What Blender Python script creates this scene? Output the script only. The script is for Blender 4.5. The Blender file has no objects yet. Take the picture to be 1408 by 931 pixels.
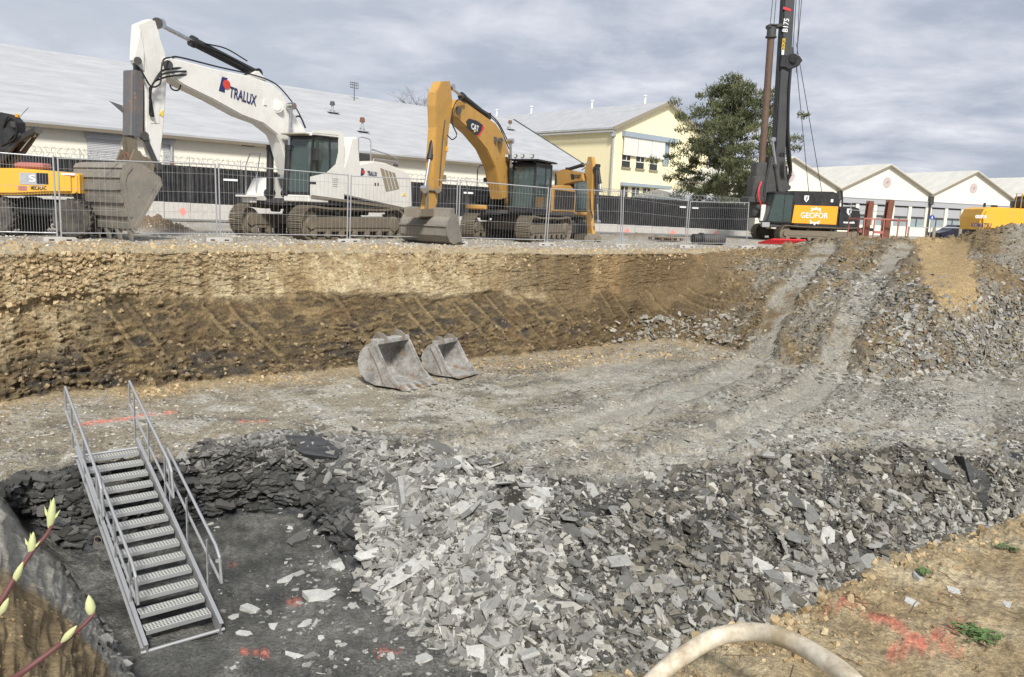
import bpy, bmesh, math, random
import numpy as np
from mathutils import Vector, Matrix
random.seed(7)
R = math.radians
sc = bpy.context.scene
col = sc.collection

# ------------------------------------------------------------------ camera maths (for measuring only)
FPX = 1080.0; PITCH = R(9.3); ROLL = .040; EYE = Vector((0, 0, 1.22))
cF = Vector((0, math.cos(PITCH), -math.sin(PITCH)))
_u0 = Vector((0, math.sin(PITCH), math.cos(PITCH))); _r0 = Vector((1, 0, 0))
cR = _r0*math.cos(ROLL) + _u0*math.sin(ROLL)
cU = -_r0*math.sin(ROLL) + _u0*math.cos(ROLL)
def ray(x, y): return cF + cR*((x-704)/FPX) - cU*((y-465.5)/FPX)
def G(x, y, z=0.0):
    d = ray(x, y); return EYE + d*((z-EYE.z)/d.z)
def atY(x, y, Y):
    d = ray(x, y); return EYE + d*(Y/d.y)

cd = bpy.data.cameras.new('camera'); cam = bpy.data.objects.new('camera', cd); col.objects.link(cam)
cd.sensor_width = 36; cd.lens = 36*FPX/1408; cd.clip_start = .05; cd.clip_end = 3000
mw = Matrix((cR, cU, -cF)).transposed().to_4x4(); mw.translation = EYE; cam.matrix_world = mw
sc.camera = cam

# ------------------------------------------------------------------ scene graph helpers
def tag(o, label=None, cat=None, group=None, kind=None):
    if label: o['label'] = label
    if cat: o['category'] = cat
    if group: o['group'] = group
    if kind: o['kind'] = kind
    return o
def empty(name, loc=(0, 0, 0), rz=0, label=None, cat=None, group=None):
    o = bpy.data.objects.new(name, None); col.objects.link(o); o.empty_display_size = .3
    o.location = loc; o.rotation_euler = (0, 0, rz)
    return tag(o, label, cat, group)
def link(name, bm, mat, parent=None, smooth=False, label=None):
    me = bpy.data.meshes.new(name)
    bmesh.ops.recalc_face_normals(bm, faces=bm.faces[:])
    bm.to_mesh(me); bm.free()
    o = bpy.data.objects.new(name, me); col.objects.link(o)
    for m in (mat if isinstance(mat, (list, tuple)) else [mat]): me.materials.append(m)
    if smooth:
        me.shade_smooth()
        try: me.set_sharp_from_angle(angle=R(38))
        except Exception: pass
    if parent: o.parent = parent
    if label: o['label'] = label
    return o
def copy_tree(o, parent=None):
    c = o.copy(); col.objects.link(c); c.parent = parent
    for ch in [x for x in o.children]: copy_tree(ch, c)
    return c

def B(): return bmesh.new()
def V3(p): return Vector(p)
def box(bm, c, s, rot=None, bev=0.0, mi=0):
    m = Matrix.Translation(V3(c))
    if rot is not None: m = m @ (rot.to_4x4() if hasattr(rot, 'to_4x4') else rot)
    m = m @ Matrix.Diagonal((s[0], s[1], s[2], 1))
    r = bmesh.ops.create_cube(bm, size=1, matrix=m)
    vs = r['verts']
    fs = list({f for v in vs for f in v.link_faces})
    for f in fs: f.material_index = mi
    if bev > 0:
        es = list({e for v in vs for e in v.link_edges})
        bmesh.ops.bevel(bm, geom=es, offset=bev, segments=1, affect='EDGES', clamp_overlap=True)
def box2(bm, a, b, bev=0.0, mi=0):
    box(bm, [(a[i]+b[i])/2 for i in range(3)], [abs(a[i]-b[i]) for i in range(3)], None, bev, mi)
def ez(d):
    return V3(d).to_track_quat('Z', 'Y').to_matrix()
def tube(bm, a, b, r0, r1=None, seg=12, mi=0):
    a, b = V3(a), V3(b); d = b-a; L = d.length
    if L < 1e-6: return
    if r1 is None: r1 = r0
    m = Matrix.Translation((a+b)/2) @ ez(d).to_4x4()
    r = bmesh.ops.create_cone(bm, cap_ends=True, segments=seg, radius1=r0, radius2=r1, depth=L, matrix=m)
    for f in {f for v in r['verts'] for f in v.link_faces}: f.material_index = mi
def path(bm, pts, r, seg=8, mi=0, taper=None):
    pts = [V3(p) for p in pts]; n = len(pts); rings = []
    up = Vector((0.13, 0.21, 1)).normalized()
    for i, p in enumerate(pts):
        t = (pts[min(i+1, n-1)]-pts[max(i-1, 0)]).normalized()
        a = t.cross(up)
        if a.length < .05: a = t.cross(Vector((1, 0, 0)))
        a.normalize(); b = t.cross(a)
        rr = r if taper is None else r*taper[i]
        rings.append([bm.verts.new(p+a*rr*math.cos(k*2*math.pi/seg)+b*rr*math.sin(k*2*math.pi/seg)) for k in range(seg)])
    for i in range(n-1):
        for k in range(seg):
            f = bm.faces.new((rings[i][k], rings[i][(k+1) % seg], rings[i+1][(k+1) % seg], rings[i+1][k])); f.material_index = mi
    for rg in (rings[0], rings[-1]):
        try: bm.faces.new(rg).material_index = mi
        except Exception: pass
def curve_pts(pts, n=6):
    """Catmull-Rom through the points"""
    P = [V3(p) for p in pts]; P = [2*P[0]-P[1]] + P + [2*P[-1]-P[-2]]; out = []
    for i in range(1, len(P)-2):
        for k in range(n):
            t = k/n; a, b, c, d = P[i-1], P[i], P[i+1], P[i+2]
            out.append(.5*((2*b)+(c-a)*t+(2*a-5*b+4*c-d)*t*t+(3*b-a-3*c+d)*t**3))
    out.append(P[-2]); return out
def hose(bm, pts, r, n=6, seg=8, mi=0): path(bm, curve_pts(pts, n), r, seg, mi)
def prism(bm, pts, v0, v1, bev=0.0, mi=0, axis='Y'):
    """extrude a polygon given in (u, z) between v0 and v1 along the local Y axis (axis='X': polygon in (y, z) along X; 'Z': (x, y) along Z)"""
    def mk(p, v):
        if axis == 'Y': return (p[0], v, p[1])
        if axis == 'X': return (v, p[0], p[1])
        return (p[0], p[1], v)
    a = [bm.verts.new(mk(p, v0)) for p in pts]; b = [bm.verts.new(mk(p, v1)) for p in pts]
    n = len(pts); fs = []
    fs.append(bm.faces.new(a)); fs.append(bm.faces.new(b[::-1]))
    for i in range(n):
        j = (i+1) % n
        fs.append(bm.faces.new((a[i], b[i], b[j], a[j])))
    for f in fs: f.material_index = mi
    bmesh.ops.recalc_face_normals(bm, faces=fs)
    if bev > 0:
        es = list({e for f in fs[:2] for e in f.edges})
        bmesh.ops.bevel(bm, geom=es, offset=bev, segments=2, affect='EDGES', clamp_overlap=True)
def lathe(bm, prof, c, axis, seg=24, mi=0):
    """prof: (radius, height) pairs round axis through c"""
    q = ez(axis); rings = []; c = V3(c)
    for (r, h) in prof:
        rings.append([bm.verts.new(c + q @ Vector((r*math.cos(k*2*math.pi/seg), r*math.sin(k*2*math.pi/seg), h))) for k in range(seg)])
    for i in range(len(prof)-1):
        for k in range(seg):
            f = bm.faces.new((rings[i][k], rings[i][(k+1) % seg], rings[i+1][(k+1) % seg], rings[i+1][k])); f.material_index = mi
    for rg in (rings[0], rings[-1]):
        try: bm.faces.new(rg).material_index = mi
        except Exception: pass

def text_mesh(name, s, mat, parent, M, size=1.0, depth=.004, width=None, shear=0, bold=0.0, spacing=1.0):
    """lettering: M maps the text plane (x right, y up, z out of the surface) into the parent's space"""
    cu = bpy.data.curves.new(name, 'FONT'); cu.body = s; cu.size = size; cu.extrude = depth
    cu.align_x = 'CENTER'; cu.align_y = 'CENTER'; cu.shear = shear; cu.offset = bold; cu.space_character = spacing
    to = bpy.data.objects.new(name+'_src', cu); col.objects.link(to)
    bpy.context.view_layer.update()
    dg = bpy.context.evaluated_depsgraph_get()
    me = bpy.data.meshes.new_from_object(to.evaluated_get(dg), depsgraph=dg)
    bpy.data.objects.remove(to, do_unlink=True); bpy.data.curves.remove(cu)
    if width:
        xs = [v.co.x for v in me.vertices]; w = max(xs)-min(xs); k = width/w; cx = (max(xs)+min(xs))/2
        for v in me.vertices: v.co.x = (v.co.x-cx)*k
    me.transform(M)
    o = bpy.data.objects.new(name, me); col.objects.link(o); me.materials.clear(); me.materials.append(mat)
    o.parent = parent
    return o
def plane_M(o, x, y):
    """matrix: text x axis, y axis given, origin o"""
    x = V3(x).normalized(); y = V3(y); y = (y - x*y.dot(x)).normalized(); z = x.cross(y)
    m = Matrix((x, y, z)).transposed().to_4x4(); m.translation = V3(o); return m

# ------------------------------------------------------------------ materials
def mat_new(name):
    m = bpy.data.materials.new(name); m.use_nodes = True
    nt = m.node_tree; return m, nt, nt.nodes['Principled BSDF']
def N(nt, t, **kw):
    n = nt.nodes.new(t)
    for k, v in kw.items():
        if k in n.inputs: n.inputs[k].default_value = v
        else: setattr(n, k, v)
    return n
def L(nt, a, b): nt.links.new(a, b)
def ramp(nt, fac, stops):
    r = nt.nodes.new('ShaderNodeValToRGB'); L(nt, fac, r.inputs[0]); e = r.color_ramp.elements
    e[0].position, e[0].color = stops[0][0], (*stops[0][1], 1); e[1].position, e[1].color = stops[1][0], (*stops[1][1], 1)
    for p, c in stops[2:]:
        q = e.new(p); q.color = (*c, 1)
    return r.outputs[0]
def mixc(nt, fac, a, b, mode='MIX'):
    m = nt.nodes.new('ShaderNodeMix'); m.data_type = 'RGBA'; m.blend_type = mode
    for s, v in ((m.inputs[0], fac), (m.inputs[6], a), (m.inputs[7], b)):
        if hasattr(v, 'is_linked') or hasattr(v, 'links'): L(nt, v, s)
        elif isinstance(v, (int, float)): s.default_value = v
        else: s.default_value = (*v, 1)
    return m.outputs[2]
def noise(nt, scale, detail=6, rough=.6, coord='Object', dist=0.0, vec=None, stretch=None):
    if vec is None:
        tc = nt.nodes.new('ShaderNodeTexCoord'); vec = tc.outputs[coord]
    if stretch:
        mp = nt.nodes.new('ShaderNodeMapping'); mp.inputs['Scale'].default_value = stretch; L(nt, vec, mp.inputs[0]); vec = mp.outputs[0]
    n = N(nt, 'ShaderNodeTexNoise', Scale=scale, Detail=detail, Roughness=rough, Distortion=dist); L(nt, vec, n.inputs['Vector'])
    return n.outputs['Fac']
def bump(nt, b, h, strength=.3, dist=.02):
    bp = N(nt, 'ShaderNodeBump', Strength=strength, Distance=dist); L(nt, h, bp.inputs['Height']); L(nt, bp.outputs[0], b.inputs['Normal'])
def painted(name, c, dirt=(.2, .16, .11), amount=.5, rough=.45, metal=0.0, scale=2.5, chips=None, bumps=.08):
    """paint with dust, streaks and dull patches"""
    m, nt, b = mat_new(name)
    n1 = noise(nt, scale, 8, .65); n2 = noise(nt, scale*7, 6, .7, stretch=(1, 1, .25))
    d = ramp(nt, n1, [(.42, (0, 0, 0)), (.75, (1, 1, 1))])
    d2 = ramp(nt, n2, [(.48, (0, 0, 0)), (.8, (1, 1, 1))])
    mx = N(nt, 'ShaderNodeMath', operation='MULTIPLY_ADD'); L(nt, d, mx.inputs[0]); mx.inputs[1].default_value = .6; 
    m2 = N(nt, 'ShaderNodeMath', operation='MULTIPLY'); L(nt, d2, m2.inputs[0]); m2.inputs[1].default_value = .45; L(nt, m2.outputs[0], mx.inputs[2])
    m3 = N(nt, 'ShaderNodeMath', operation='MULTIPLY'); L(nt, mx.outputs[0], m3.inputs[0]); m3.inputs[1].default_value = amount
    cc = mixc(nt, m3.outputs[0], c, dirt)
    if chips:
        n3 = noise(nt, scale*3.1, 8, .75); k = ramp(nt, n3, [(.60, (0, 0, 0)), (.66, (1, 1, 1))]); cc = mixc(nt, k, cc, chips)
    L(nt, cc, b.inputs['Base Color'])
    rr = N(nt, 'ShaderNodeMapRange'); L(nt, mx.outputs[0], rr.inputs[0]); rr.inputs[3].default_value = rough; rr.inputs[4].default_value = min(1, rough+.4); L(nt, rr.outputs[0], b.inputs['Roughness'])
    b.inputs['Metallic'].default_value = metal
    if bumps: bump(nt, b, n2, bumps, .01)
    return m
def plain(name, c, rough=.6, metal=0.0, emit=None):
    m, nt, b = mat_new(name); b.inputs['Base Color'].default_value = (*c, 1); b.inputs['Roughness'].default_value = rough; b.inputs['Metallic'].default_value = metal
    n1 = noise(nt, 9, 6, .6); cc = mixc(nt, ramp(nt, n1, [(.3, (0, 0, 0)), (.8, (1, 1, 1))]), c, tuple(x*.72 for x in c)); L(nt, cc, b.inputs['Base Color'])
    return m
M = {}
M['white'] = painted('white_paint', (.72, .71, .67), (.38, .34, .27), .5, .42, scale=1.6)
M['yellow'] = painted('machine_yellow', (.50, .275, .06), (.22, .16, .09), .65, .45, scale=2.0, chips=(.10, .07, .04))
M['bright_yellow'] = painted('bright_yellow', (.80, .42, .03), (.40, .28, .10), .35, .4, scale=1.5)
M['orange'] = painted('signal_orange', (.86, .36, .02), (.5, .3, .1), .2, .4, scale=1.5)
M['black'] = painted('black_paint', (.012, .013, .015), (.09, .08, .07), .5, .45)
M['dark_grey'] = painted('dark_grey_paint', (.045, .046, .048), (.14, .12, .09), .6, .5)
M['mast_grey'] = painted('mast_grey', (.04, .042, .044), (.10, .10, .09), .5, .5, scale=.8)
M['rubber'] = painted('rubber', (.045, .042, .038), (.22, .19, .15), .9, .9, scale=4)
M['hose'] = plain('hose_rubber', (.012, .012, .012), .5)
M['mud_steel'] = painted('muddy_steel', (.17, .145, .11), (.26, .21, .14), .9, .7, metal=.15, scale=4, chips=(.06, .045, .035), bumps=.5)
M['bucket'] = painted('worn_bucket_steel', (.20, .185, .16), (.36, .315, .25), .85, .7, metal=.1, scale=2.2, chips=(.10, .07, .045), bumps=.35)
def bucket_steel():
    m, nt, b = mat_new('scoured_steel'); n1 = noise(nt, 3.2, 9, .7); n2 = noise(nt, 2.0, 7, .65, stretch=(1, 1, 3)); n3 = noise(nt, 26, 6, .7)
    c = ramp(nt, n1, [(.34, (.20, .19, .175)), (.62, (.47, .46, .44)), (.5, (.34, .33, .31))])
    c = mixc(nt, ramp(nt, n2, [(.56, (0, 0, 0)), (.70, (.85, .85, .85))]), c, (.26, .15, .07)); c = mixc(nt, 1, c, ramp(nt, n3, [(.3, (.72, .72, .72)), (.7, (1.22, 1.22, 1.22))]), 'MULTIPLY')
    L(nt, c, b.inputs['Base Color']); b.inputs['Roughness'].default_value = .55; b.inputs['Metallic'].default_value = .15; bump(nt, b, n3, .3, .01); return m
M['bright_bucket'] = bucket_steel()
M['chrome'] = plain('chrome_rod', (.65, .65, .66), .2, .95)
M['galv'] = painted('galvanised_steel', (.46, .47, .48), (.30, .28, .24), .45, .42, metal=.6, scale=6, bumps=.05)
M['rust'] = painted('rusty_steel', (.20, .075, .045), (.07, .04, .03), .9, .8, scale=5, chips=(.03, .02, .02), bumps=.3)
M['rack_red'] = painted('faded_red_paint', (.40, .15, .13), (.25, .10, .07), .7, .6, scale=5)
M['red'] = plain('red_plastic', (.75, .035, .045), .5)
M['concrete'] = painted('pale_concrete', (.48, .46, .43), (.26, .24, .2), .6, .9, scale=5, bumps=.4)
M['plaster_white'] = painted('white_plaster', (.77, .735, .63), (.58, .54, .44), .35, .85, scale=.25)
M['plaster_yellow'] = painted('yellow_plaster', (.84, .76, .50), (.62, .55, .36), .25, .85, scale=.3)
M['grey_panel'] = plain('grey_panel', (.42, .43, .45), .6)
M['blue_grey'] = plain('blue_grey_lintel', (.33, .39, .45), .6)
M['window'] = plain('window_glass', (.02, .024, .028), .12)
M['pale_window'] = plain('pale_window_glass', (.30, .36, .38), .2)
M['blue'] = plain('sign_blue', (.02, .08, .40), .4)
M['logo_blue'] = plain('logo_navy', (.025, .03, .12), .4)
M['logo_red'] = plain('logo_red', (.62, .06, .04), .4)
M['white_mark'] = plain('white_lettering', (.82, .82, .82), .4)
M['black_mark'] = plain('black_lettering', (.015, .015, .02), .4)
M['yellow_mark'] = plain('yellow_lettering', (.85, .6, .08), .4)
M['wood'] = painted('weathered_wood', (.16, .11, .075), (.08, .06, .045), .8, .85, scale=8)
M['lamp'] = plain('lamp_lens', (.6, .6, .58), .2)
M['grille'] = plain('beige_grille', (.30, .26, .19), .7)
def glass_mat():
    m, nt, b = mat_new('cab_glass')
    b.inputs['Base Color'].default_value = (.08, .115, .105, 1); b.inputs['Roughness'].default_value = .04
    b.inputs['Transmission Weight'].default_value = .0; b.inputs['Alpha'].default_value = .38
    b.inputs['Specular IOR Level'].default_value = 1.0
    nz = noise(nt, 3, 4, .6); mr = N(nt, 'ShaderNodeMapRange'); L(nt, nz, mr.inputs[0]); mr.inputs[3].default_value = .35; mr.inputs[4].default_value = .62; L(nt, mr.outputs[0], b.inputs['Alpha'])
    return m
M['glass'] = glass_mat()
# ------------------------------------------------------------------ sky and sun
SUN_EL, SUN_AZ = R(42), R(169)          # azimuth clockwise from +Y: behind the camera
w = bpy.data.worlds.new('World'); sc.world = w; w.use_nodes = True; nt = w.node_tree
bg = nt.nodes['Background']
sky = nt.nodes.new('ShaderNodeTexSky'); sky.sky_type = 'NISHITA'; sky.sun_disc = False; sky.sun_elevation = SUN_EL; sky.sun_rotation = SUN_AZ
sky.air_density = 1.2; sky.dust_density = 2.0
tc = nt.nodes.new('ShaderNodeTexCoord'); sp = nt.nodes.new('ShaderNodeSeparateXYZ'); L(nt, tc.outputs['Generated'], sp.inputs[0])
zc = N(nt, 'ShaderNodeMath', operation='ADD'); L(nt, sp.outputs[2], zc.inputs[0]); zc.inputs[1].default_value = .16
zm = N(nt, 'ShaderNodeMath', operation='MAXIMUM'); L(nt, zc.outputs[0], zm.inputs[0]); zm.inputs[1].default_value = .03
dv = []
for k in (0, 1):
    d = N(nt, 'ShaderNodeMath', operation='DIVIDE'); L(nt, sp.outputs[k], d.inputs[0]); L(nt, zm.outputs[0], d.inputs[1]); dv.append(d)
cb = nt.nodes.new('ShaderNodeCombineXYZ'); L(nt, dv[0].outputs[0], cb.inputs[0]); L(nt, dv[1].outputs[0], cb.inputs[1])
n1 = noise(nt, .42, 7, .52, vec=cb.outputs[0], dist=.25, stretch=(.7, .75, 1))
n2 = noise(nt, 2.6, 8, .6, vec=cb.outputs[0], dist=.2, stretch=(.7, .7, 1))
ad = N(nt, 'ShaderNodeMath', operation='MULTIPLY_ADD'); L(nt, n2, ad.inputs[0]); ad.inputs[1].default_value = .46
sb = N(nt, 'ShaderNodeMath', operation='MULTIPLY'); L(nt, n1, sb.inputs[0]); sb.inputs[1].default_value = .54; L(nt, sb.outputs[0], ad.inputs[2])
# cloud shade: slate undersides to pale tops; brighter to the left, as the cloud deck is thinner there
cloud = ramp(nt, ad.outputs[0], [(.38, (.31, .35, .43)), (.62, (.76, .765, .81)), (.46, (.37, .41, .495)), (.54, (.54, .565, .635))])
thin = N(nt, 'ShaderNodeMapRange'); L(nt, sp.outputs[0], thin.inputs[0]); thin.inputs[1].default_value = -.65; thin.inputs[2].default_value = .1; thin.inputs[3].default_value = .45; thin.inputs[4].default_value = 0
c2 = mixc(nt, thin.outputs[0], cloud, (.66, .69, .73))
sk = N(nt, 'ShaderNodeMix', data_type='RGBA'); sk.blend_type = 'MULTIPLY'; sk.inputs[0].default_value = 1; L(nt, sky.outputs[0], sk.inputs[6]); sk.inputs[7].default_value = (.10, .10, .10, 1)
# the deck covers nearly all of the blue
gap = ramp(nt, ad.outputs[0], [(.30, (.25, .25, .25)), (.45, (.03, .03, .03))])
full = mixc(nt, gap, c2, sk.outputs[2])
L(nt, full, bg.inputs[0]); bg.inputs[1].default_value = .84
sd = bpy.data.lights.new('sun', 'SUN'); so = bpy.data.objects.new('sun', sd); col.objects.link(so)
sd.energy = 3.3; sd.angle = R(10); sd.color = (1, .96, .89)
dirv = Vector((math.sin(SUN_AZ)*math.cos(SUN_EL), math.cos(SUN_AZ)*math.cos(SUN_EL), math.sin(SUN_EL)))
so.rotation_euler = dirv.to_track_quat('Z', 'Y').to_euler()
sc.view_settings.view_transform = 'Standard'; sc.view_settings.look = 'None'; sc.view_settings.gamma = 1; sc.view_settings.exposure = .55
sc.render.engine = 'CYCLES'
# ------------------------------------------------------------------ noise on arrays
def _h(ix, iy, iz, s=0):
    n = (ix*374761393 + iy*668265263 + iz*2147483647 + s*974634777) & 0xffffffff
    n = ((n ^ (n >> 13))*1274126177) & 0xffffffff
    n = ((n ^ (n >> 15))*2246822519) & 0xffffffff
    return ((n ^ (n >> 16)) & 0xffffff)/float(0xffffff)
def vnoise(x, y, z=None, s=0):
    if z is None: z = np.zeros_like(x)
    ix, iy, iz = np.floor(x).astype(np.int64), np.floor(y).astype(np.int64), np.floor(z).astype(np.int64)
    fx, fy, fz = x-ix, y-iy, z-iz
    fx, fy, fz = fx*fx*(3-2*fx), fy*fy*(3-2*fy), fz*fz*(3-2*fz)
    def l(a, b, t): return a+(b-a)*t
    r = []
    for dz in (0, 1):
        a = l(_h(ix, iy, iz+dz, s), _h(ix+1, iy, iz+dz, s), fx); b = l(_h(ix, iy+1, iz+dz, s), _h(ix+1, iy+1, iz+dz, s), fx)
        r.append(l(a, b, fy))
    return l(r[0], r[1], fz)*2-1
def fbm(x, y, z=None, o=4, s=0, g=.5):
    t = 0; a = 1; n = 0
    for k in range(o):
        f = 2**k; t = t + a*vnoise(x*f, y*f, None if z is None else z*f, s+k*17); n += a; a *= g
    return t/n
def worley(x, y, s=0):
    """nearest and second nearest distance, and the cell's random number"""
    ix, iy = np.floor(x).astype(np.int64), np.floor(y).astype(np.int64)
    f1 = np.full(x.shape, 9.); f2 = f1.copy(); idn = np.zeros(x.shape)
    zz = np.zeros_like(ix)
    for dx in (-1, 0, 1):
        for dy in (-1, 0, 1):
            cx, cy = ix+dx, iy+dy
            px = cx+_h(cx, cy, zz, s+1); py = cy+_h(cx, cy, zz, s+2)
            d = np.hypot(px-x, py-y); c = _h(cx, cy, zz, s+3)
            m = d < f1
            f2 = np.where(m, f1, np.minimum(f2, d)); idn = np.where(m, c, idn); f1 = np.where(m, d, f1)
    return f1, f2, idn
def sst(a, b, x):
    t = np.clip((x-a)/(b-a), 0, 1); return t*t*(3-2*t)

# ------------------------------------------------------------------ terrain: stations across the view, each with the same nine break lines
# (px, then per line (py, z)):  near-bank edge | pit foot near | pit foot far | trench/rubble top | far-bank foot | bank shoulder | crest
ST = [
 # px    edge(y,z)                footn           footf          top            bankfoot       shoulder       crest        
 (-330, ('d', 4.2, -.9), ('d', 9.0, -2.65), ('d', 9.8, -2.75), ('d', 10.2, -2.8), (575, -2.8), (430, -1.2), (352, .0)),
 (  0,  ('d', 2.0, -.85), ('d', 9.85, -2.78), ('d', 10.0, -2.8), ('d', 10.2, -2.8), (560, -2.8), (420, -1.1), (348, .0)),
 ( 40,  ('d', 2.1, -.85), (735, -3.5), (722, -3.6), (655, -2.8), (552, -2.8), (410, -1.0), (347, .0)),
 ( 75,  ('d', 2.2, -.85), (768, -3.8), (752, -3.85), (650, -2.8), (548, -2.8), (400, -.9), (347, .0)),
 (110,  ('d', 2.3, -.85), (815, -3.9), (762, -3.9), (640, -2.8), (543, -2.8), (398, -.9), (346, .0)),
 (180,  ('d', 2.4, -.75), (938, -3.9), (748, -3.9), (640, -2.8), (537, -2.8), (395, -.9), (346, .0)),
 (240,  ('d', 2.3, -.5), (1050, -3.9), (732, -3.9), (632, -2.8), (530, -2.8), (397, -.95), (346, .0)),
 (350,  ('d', 2.2, -.4), (1200, -3.9), (705, -3.9), (614, -2.8), (520, -2.8), (400, -1.0), (345, .0)),
 (425,  ('d', 2.2, -.4), (1200, -3.95), (715, -3.85), (606, -2.8), (513, -2.8), (403, -1.0), (345, .0)),
 (470,  ('d', 2.2, -.4), (1200, -3.95), (775, -3.85), (612, -2.85), (510, -2.8), (404, -1.0), (345, .0)),
 (540,  ('d', 2.2, -.38), (1200, -3.95), (835, -3.9), (622, -2.85), (504, -2.8), (405, -1.05), (346, .0)),
 (620,  ('d', 2.25, -.38), (1200, -3.95), (895, -3.95), (622, -2.78), (498, -2.8), (404, -1.1), (347, .0)),
 (700,  ('d', 2.25, -.36), (1200, -4.0), (940, -4.0), (645, -2.8), (492, -2.8), (400, -1.1), (347, .0)),
 (800,  ('d', 2.3, -.35), (1200, -4.0), (950, -4.0), (655, -2.82), (482, -2.8), (392, -1.1), (348, .0)),
 (900,  (931, -.35), (1180, -4.0), (935, -4.0), (650, -2.82), (468, -2.7), (385, -1.0), (348, .0)),
 (960, (885, -.35), (1130, -4.0), (905, -4.0), (644, -2.8), (475, -2.7), (380, -.8), (347, .0)),
 (1000, (862, -.35), (1100, -4.0), (890, -4.0), (640, -2.8), (480, -2.72), (375, -.6), (346, .0)),
 (1060, (856, -.33), (1000, -4.0), (865, -4.0), (630, -2.8), (500, -2.72), (388, -.75), (343, .08)),
 (1100, (838, -.33), (960, -4.0), (845, -4.0), (625, -2.8), (508, -2.7), (395, -.8), (334, .35)),
 (1150, (812, -.33), (900, -4.0), (812, -4.0), (620, -2.8), (515, -2.7), (400, -.8), (326, .66)),
 (1200, (785, -.33), (850, -4.0), (788, -4.0), (618, -2.8), (520, -2.7), (400, -.75), (324, .74)),
 (1250, (763, -.33), (810, -4.0), (762, -4.0), (616, -2.8), (520, -2.7), (400, -.6), (326, .74)),
 (1300, (742, -.33), (770, -3.95), (738, -3.9), (622, -2.8), (520, -2.7), (405, -.5), (327, .75)),
 (1350, (728, -.33), (745, -3.9), (722, -3.85), (635, -2.8), (512, -2.7), (400, -.4), (314, 1.2)),
 (1390, (716, -.33), (732, -3.85), (712, -3.8), (652, -2.8), (508, -2.7), (405, -.4), (303, 1.55)),
 (1450, (703, -.33), (725, -3.85), (705, -3.8), (655, -2.8), (508, -2.7), (405, -.4), (312, 1.3)),
 (1750, (640, -.33), (735, -3.85), (715, -3.8), (660, -2.8), (520, -2.7), (420, -.4), (325, .9)),
]
stU, stY, stZ = [], [], []
for s in ST:
    ys, zs, us = [], [], []
    for k, q in enumerate(s[1:]):
        if q[0] == 'd':
            d = ray(s[0], 700); ys.append(q[1]); zs.append(q[2]); us.append(d.x/d.y)
        else:
            p = G(s[0], q[0], q[1]) if q[1] < .9 else None
            if p is None or p.y > 32 or p.y < 0:
                p = atY(s[0], q[0], 27.5 if s[0] > 1250 else 30.0)
            if k == 6 and s[0] >= 1060:          # crest of the ramp and spoil heap stands about 29 m out
                p = atY(s[0], q[0], {1060: 28.5, 1100: 29.3}.get(s[0], 29.5 if s[0] < 1320 else 27.5))
            if k == 5:                             # shoulder: its distance lies between foot and crest
                p = None
            ys.append(p.y if p is not None else None); zs.append(p.z if p is not None else q[1]); us.append(p.x/p.y if p is not None else None)
    # shoulder by interpolation between foot and crest at the given height
    f, c = ys[4], ys[6]
    t = (zs[5]-zs[4])/(zs[6]-zs[4])
    # find Y on the ray where the height is z
    p = G(s[0], s[6][0], s[6][1]); ys[5] = min(max(p.y, f+.12*(c-f)), c-.12*(c-f)); us[5] = p.x/p.y
    stU.append(us); stY.append(ys); stZ.append(zs)
stU, stY, stZ = np.array(stU, float), np.array(stY, float), np.array(stZ, float)
for k in range(1, 7): stY[:, k] = np.maximum(stY[:, k], stY[:, k-1]+.12)
def lines_at(u):
    """distance and height of each break line for azimuths u (array)"""
    Yk = np.empty((7, len(u))); Zk = np.empty((7, len(u)))
    for k in range(7):
        o = np.argsort(stU[:, k]); Yk[k] = np.interp(u, stU[o, k], stY[o, k]); Zk[k] = np.interp(u, stU[o, k], stZ[o, k])
    for k in range(1, 7): Yk[k] = np.maximum(Yk[k], Yk[k-1]+.1)
    return Yk, Zk
NU = 900
u = np.concatenate([np.linspace(-1.5, -.74, 40)[:-1], np.linspace(-.74, .74, NU), np.linspace(.74, 1.5, 40)[1:]])
Yk, Zk = lines_at(u)
# blur the break lines a little along the view so that stations do not show
def blur(a, n):
    k = np.ones(n)/n; p = np.pad(a, ((0, 0), (n//2, n-1-n//2)), 'edge'); return np.array([np.convolve(r, k, 'valid') for r in p])
Yk = blur(Yk, 15); Zk = blur(Zk, 15)
# ragged edges: ledges break off in steps
def ragged(k, amp, sc_, s): 
    X = u*Yk[k]; Yk[k] += amp*fbm(X*sc_, Yk[k]*0+s, o=5, g=.65, s=s)
ragged(0, .10, 1.2, 3); ragged(2, .25, .9, 5); ragged(3, .30, 1.1, 7); ragged(4, .30, .8, 9); ragged(5, .12, 1.0, 11); ragged(6, .25, .8, 13)
for k in range(1, 7): Yk[k] = np.maximum(Yk[k], Yk[k-1]+.08)
NSEG = [60, 26, 50, 125, 140, 95, 95, 50, 36]     # rows: 0.4m->edge, edge->footn, footn->footf, footf->top, top->foot, foot->shoulder, shoulder->crest, crest->+9, ->far
Y0 = np.full_like(u, .4)
near0 = np.where(u < -.25, -.6, -.42)
k_lines_Y = [Y0] + [Yk[k] for k in range(7)] + [Yk[6]+10.0, np.full_like(u, 900.)]
backz = np.zeros_like(u)
k_lines_Z = [Zk[0]*0+near0+0*u] + [Zk[k] for k in range(7)] + [backz, np.zeros_like(u)]
rowsY, rowsZ, rowsS = [], [], []
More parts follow.
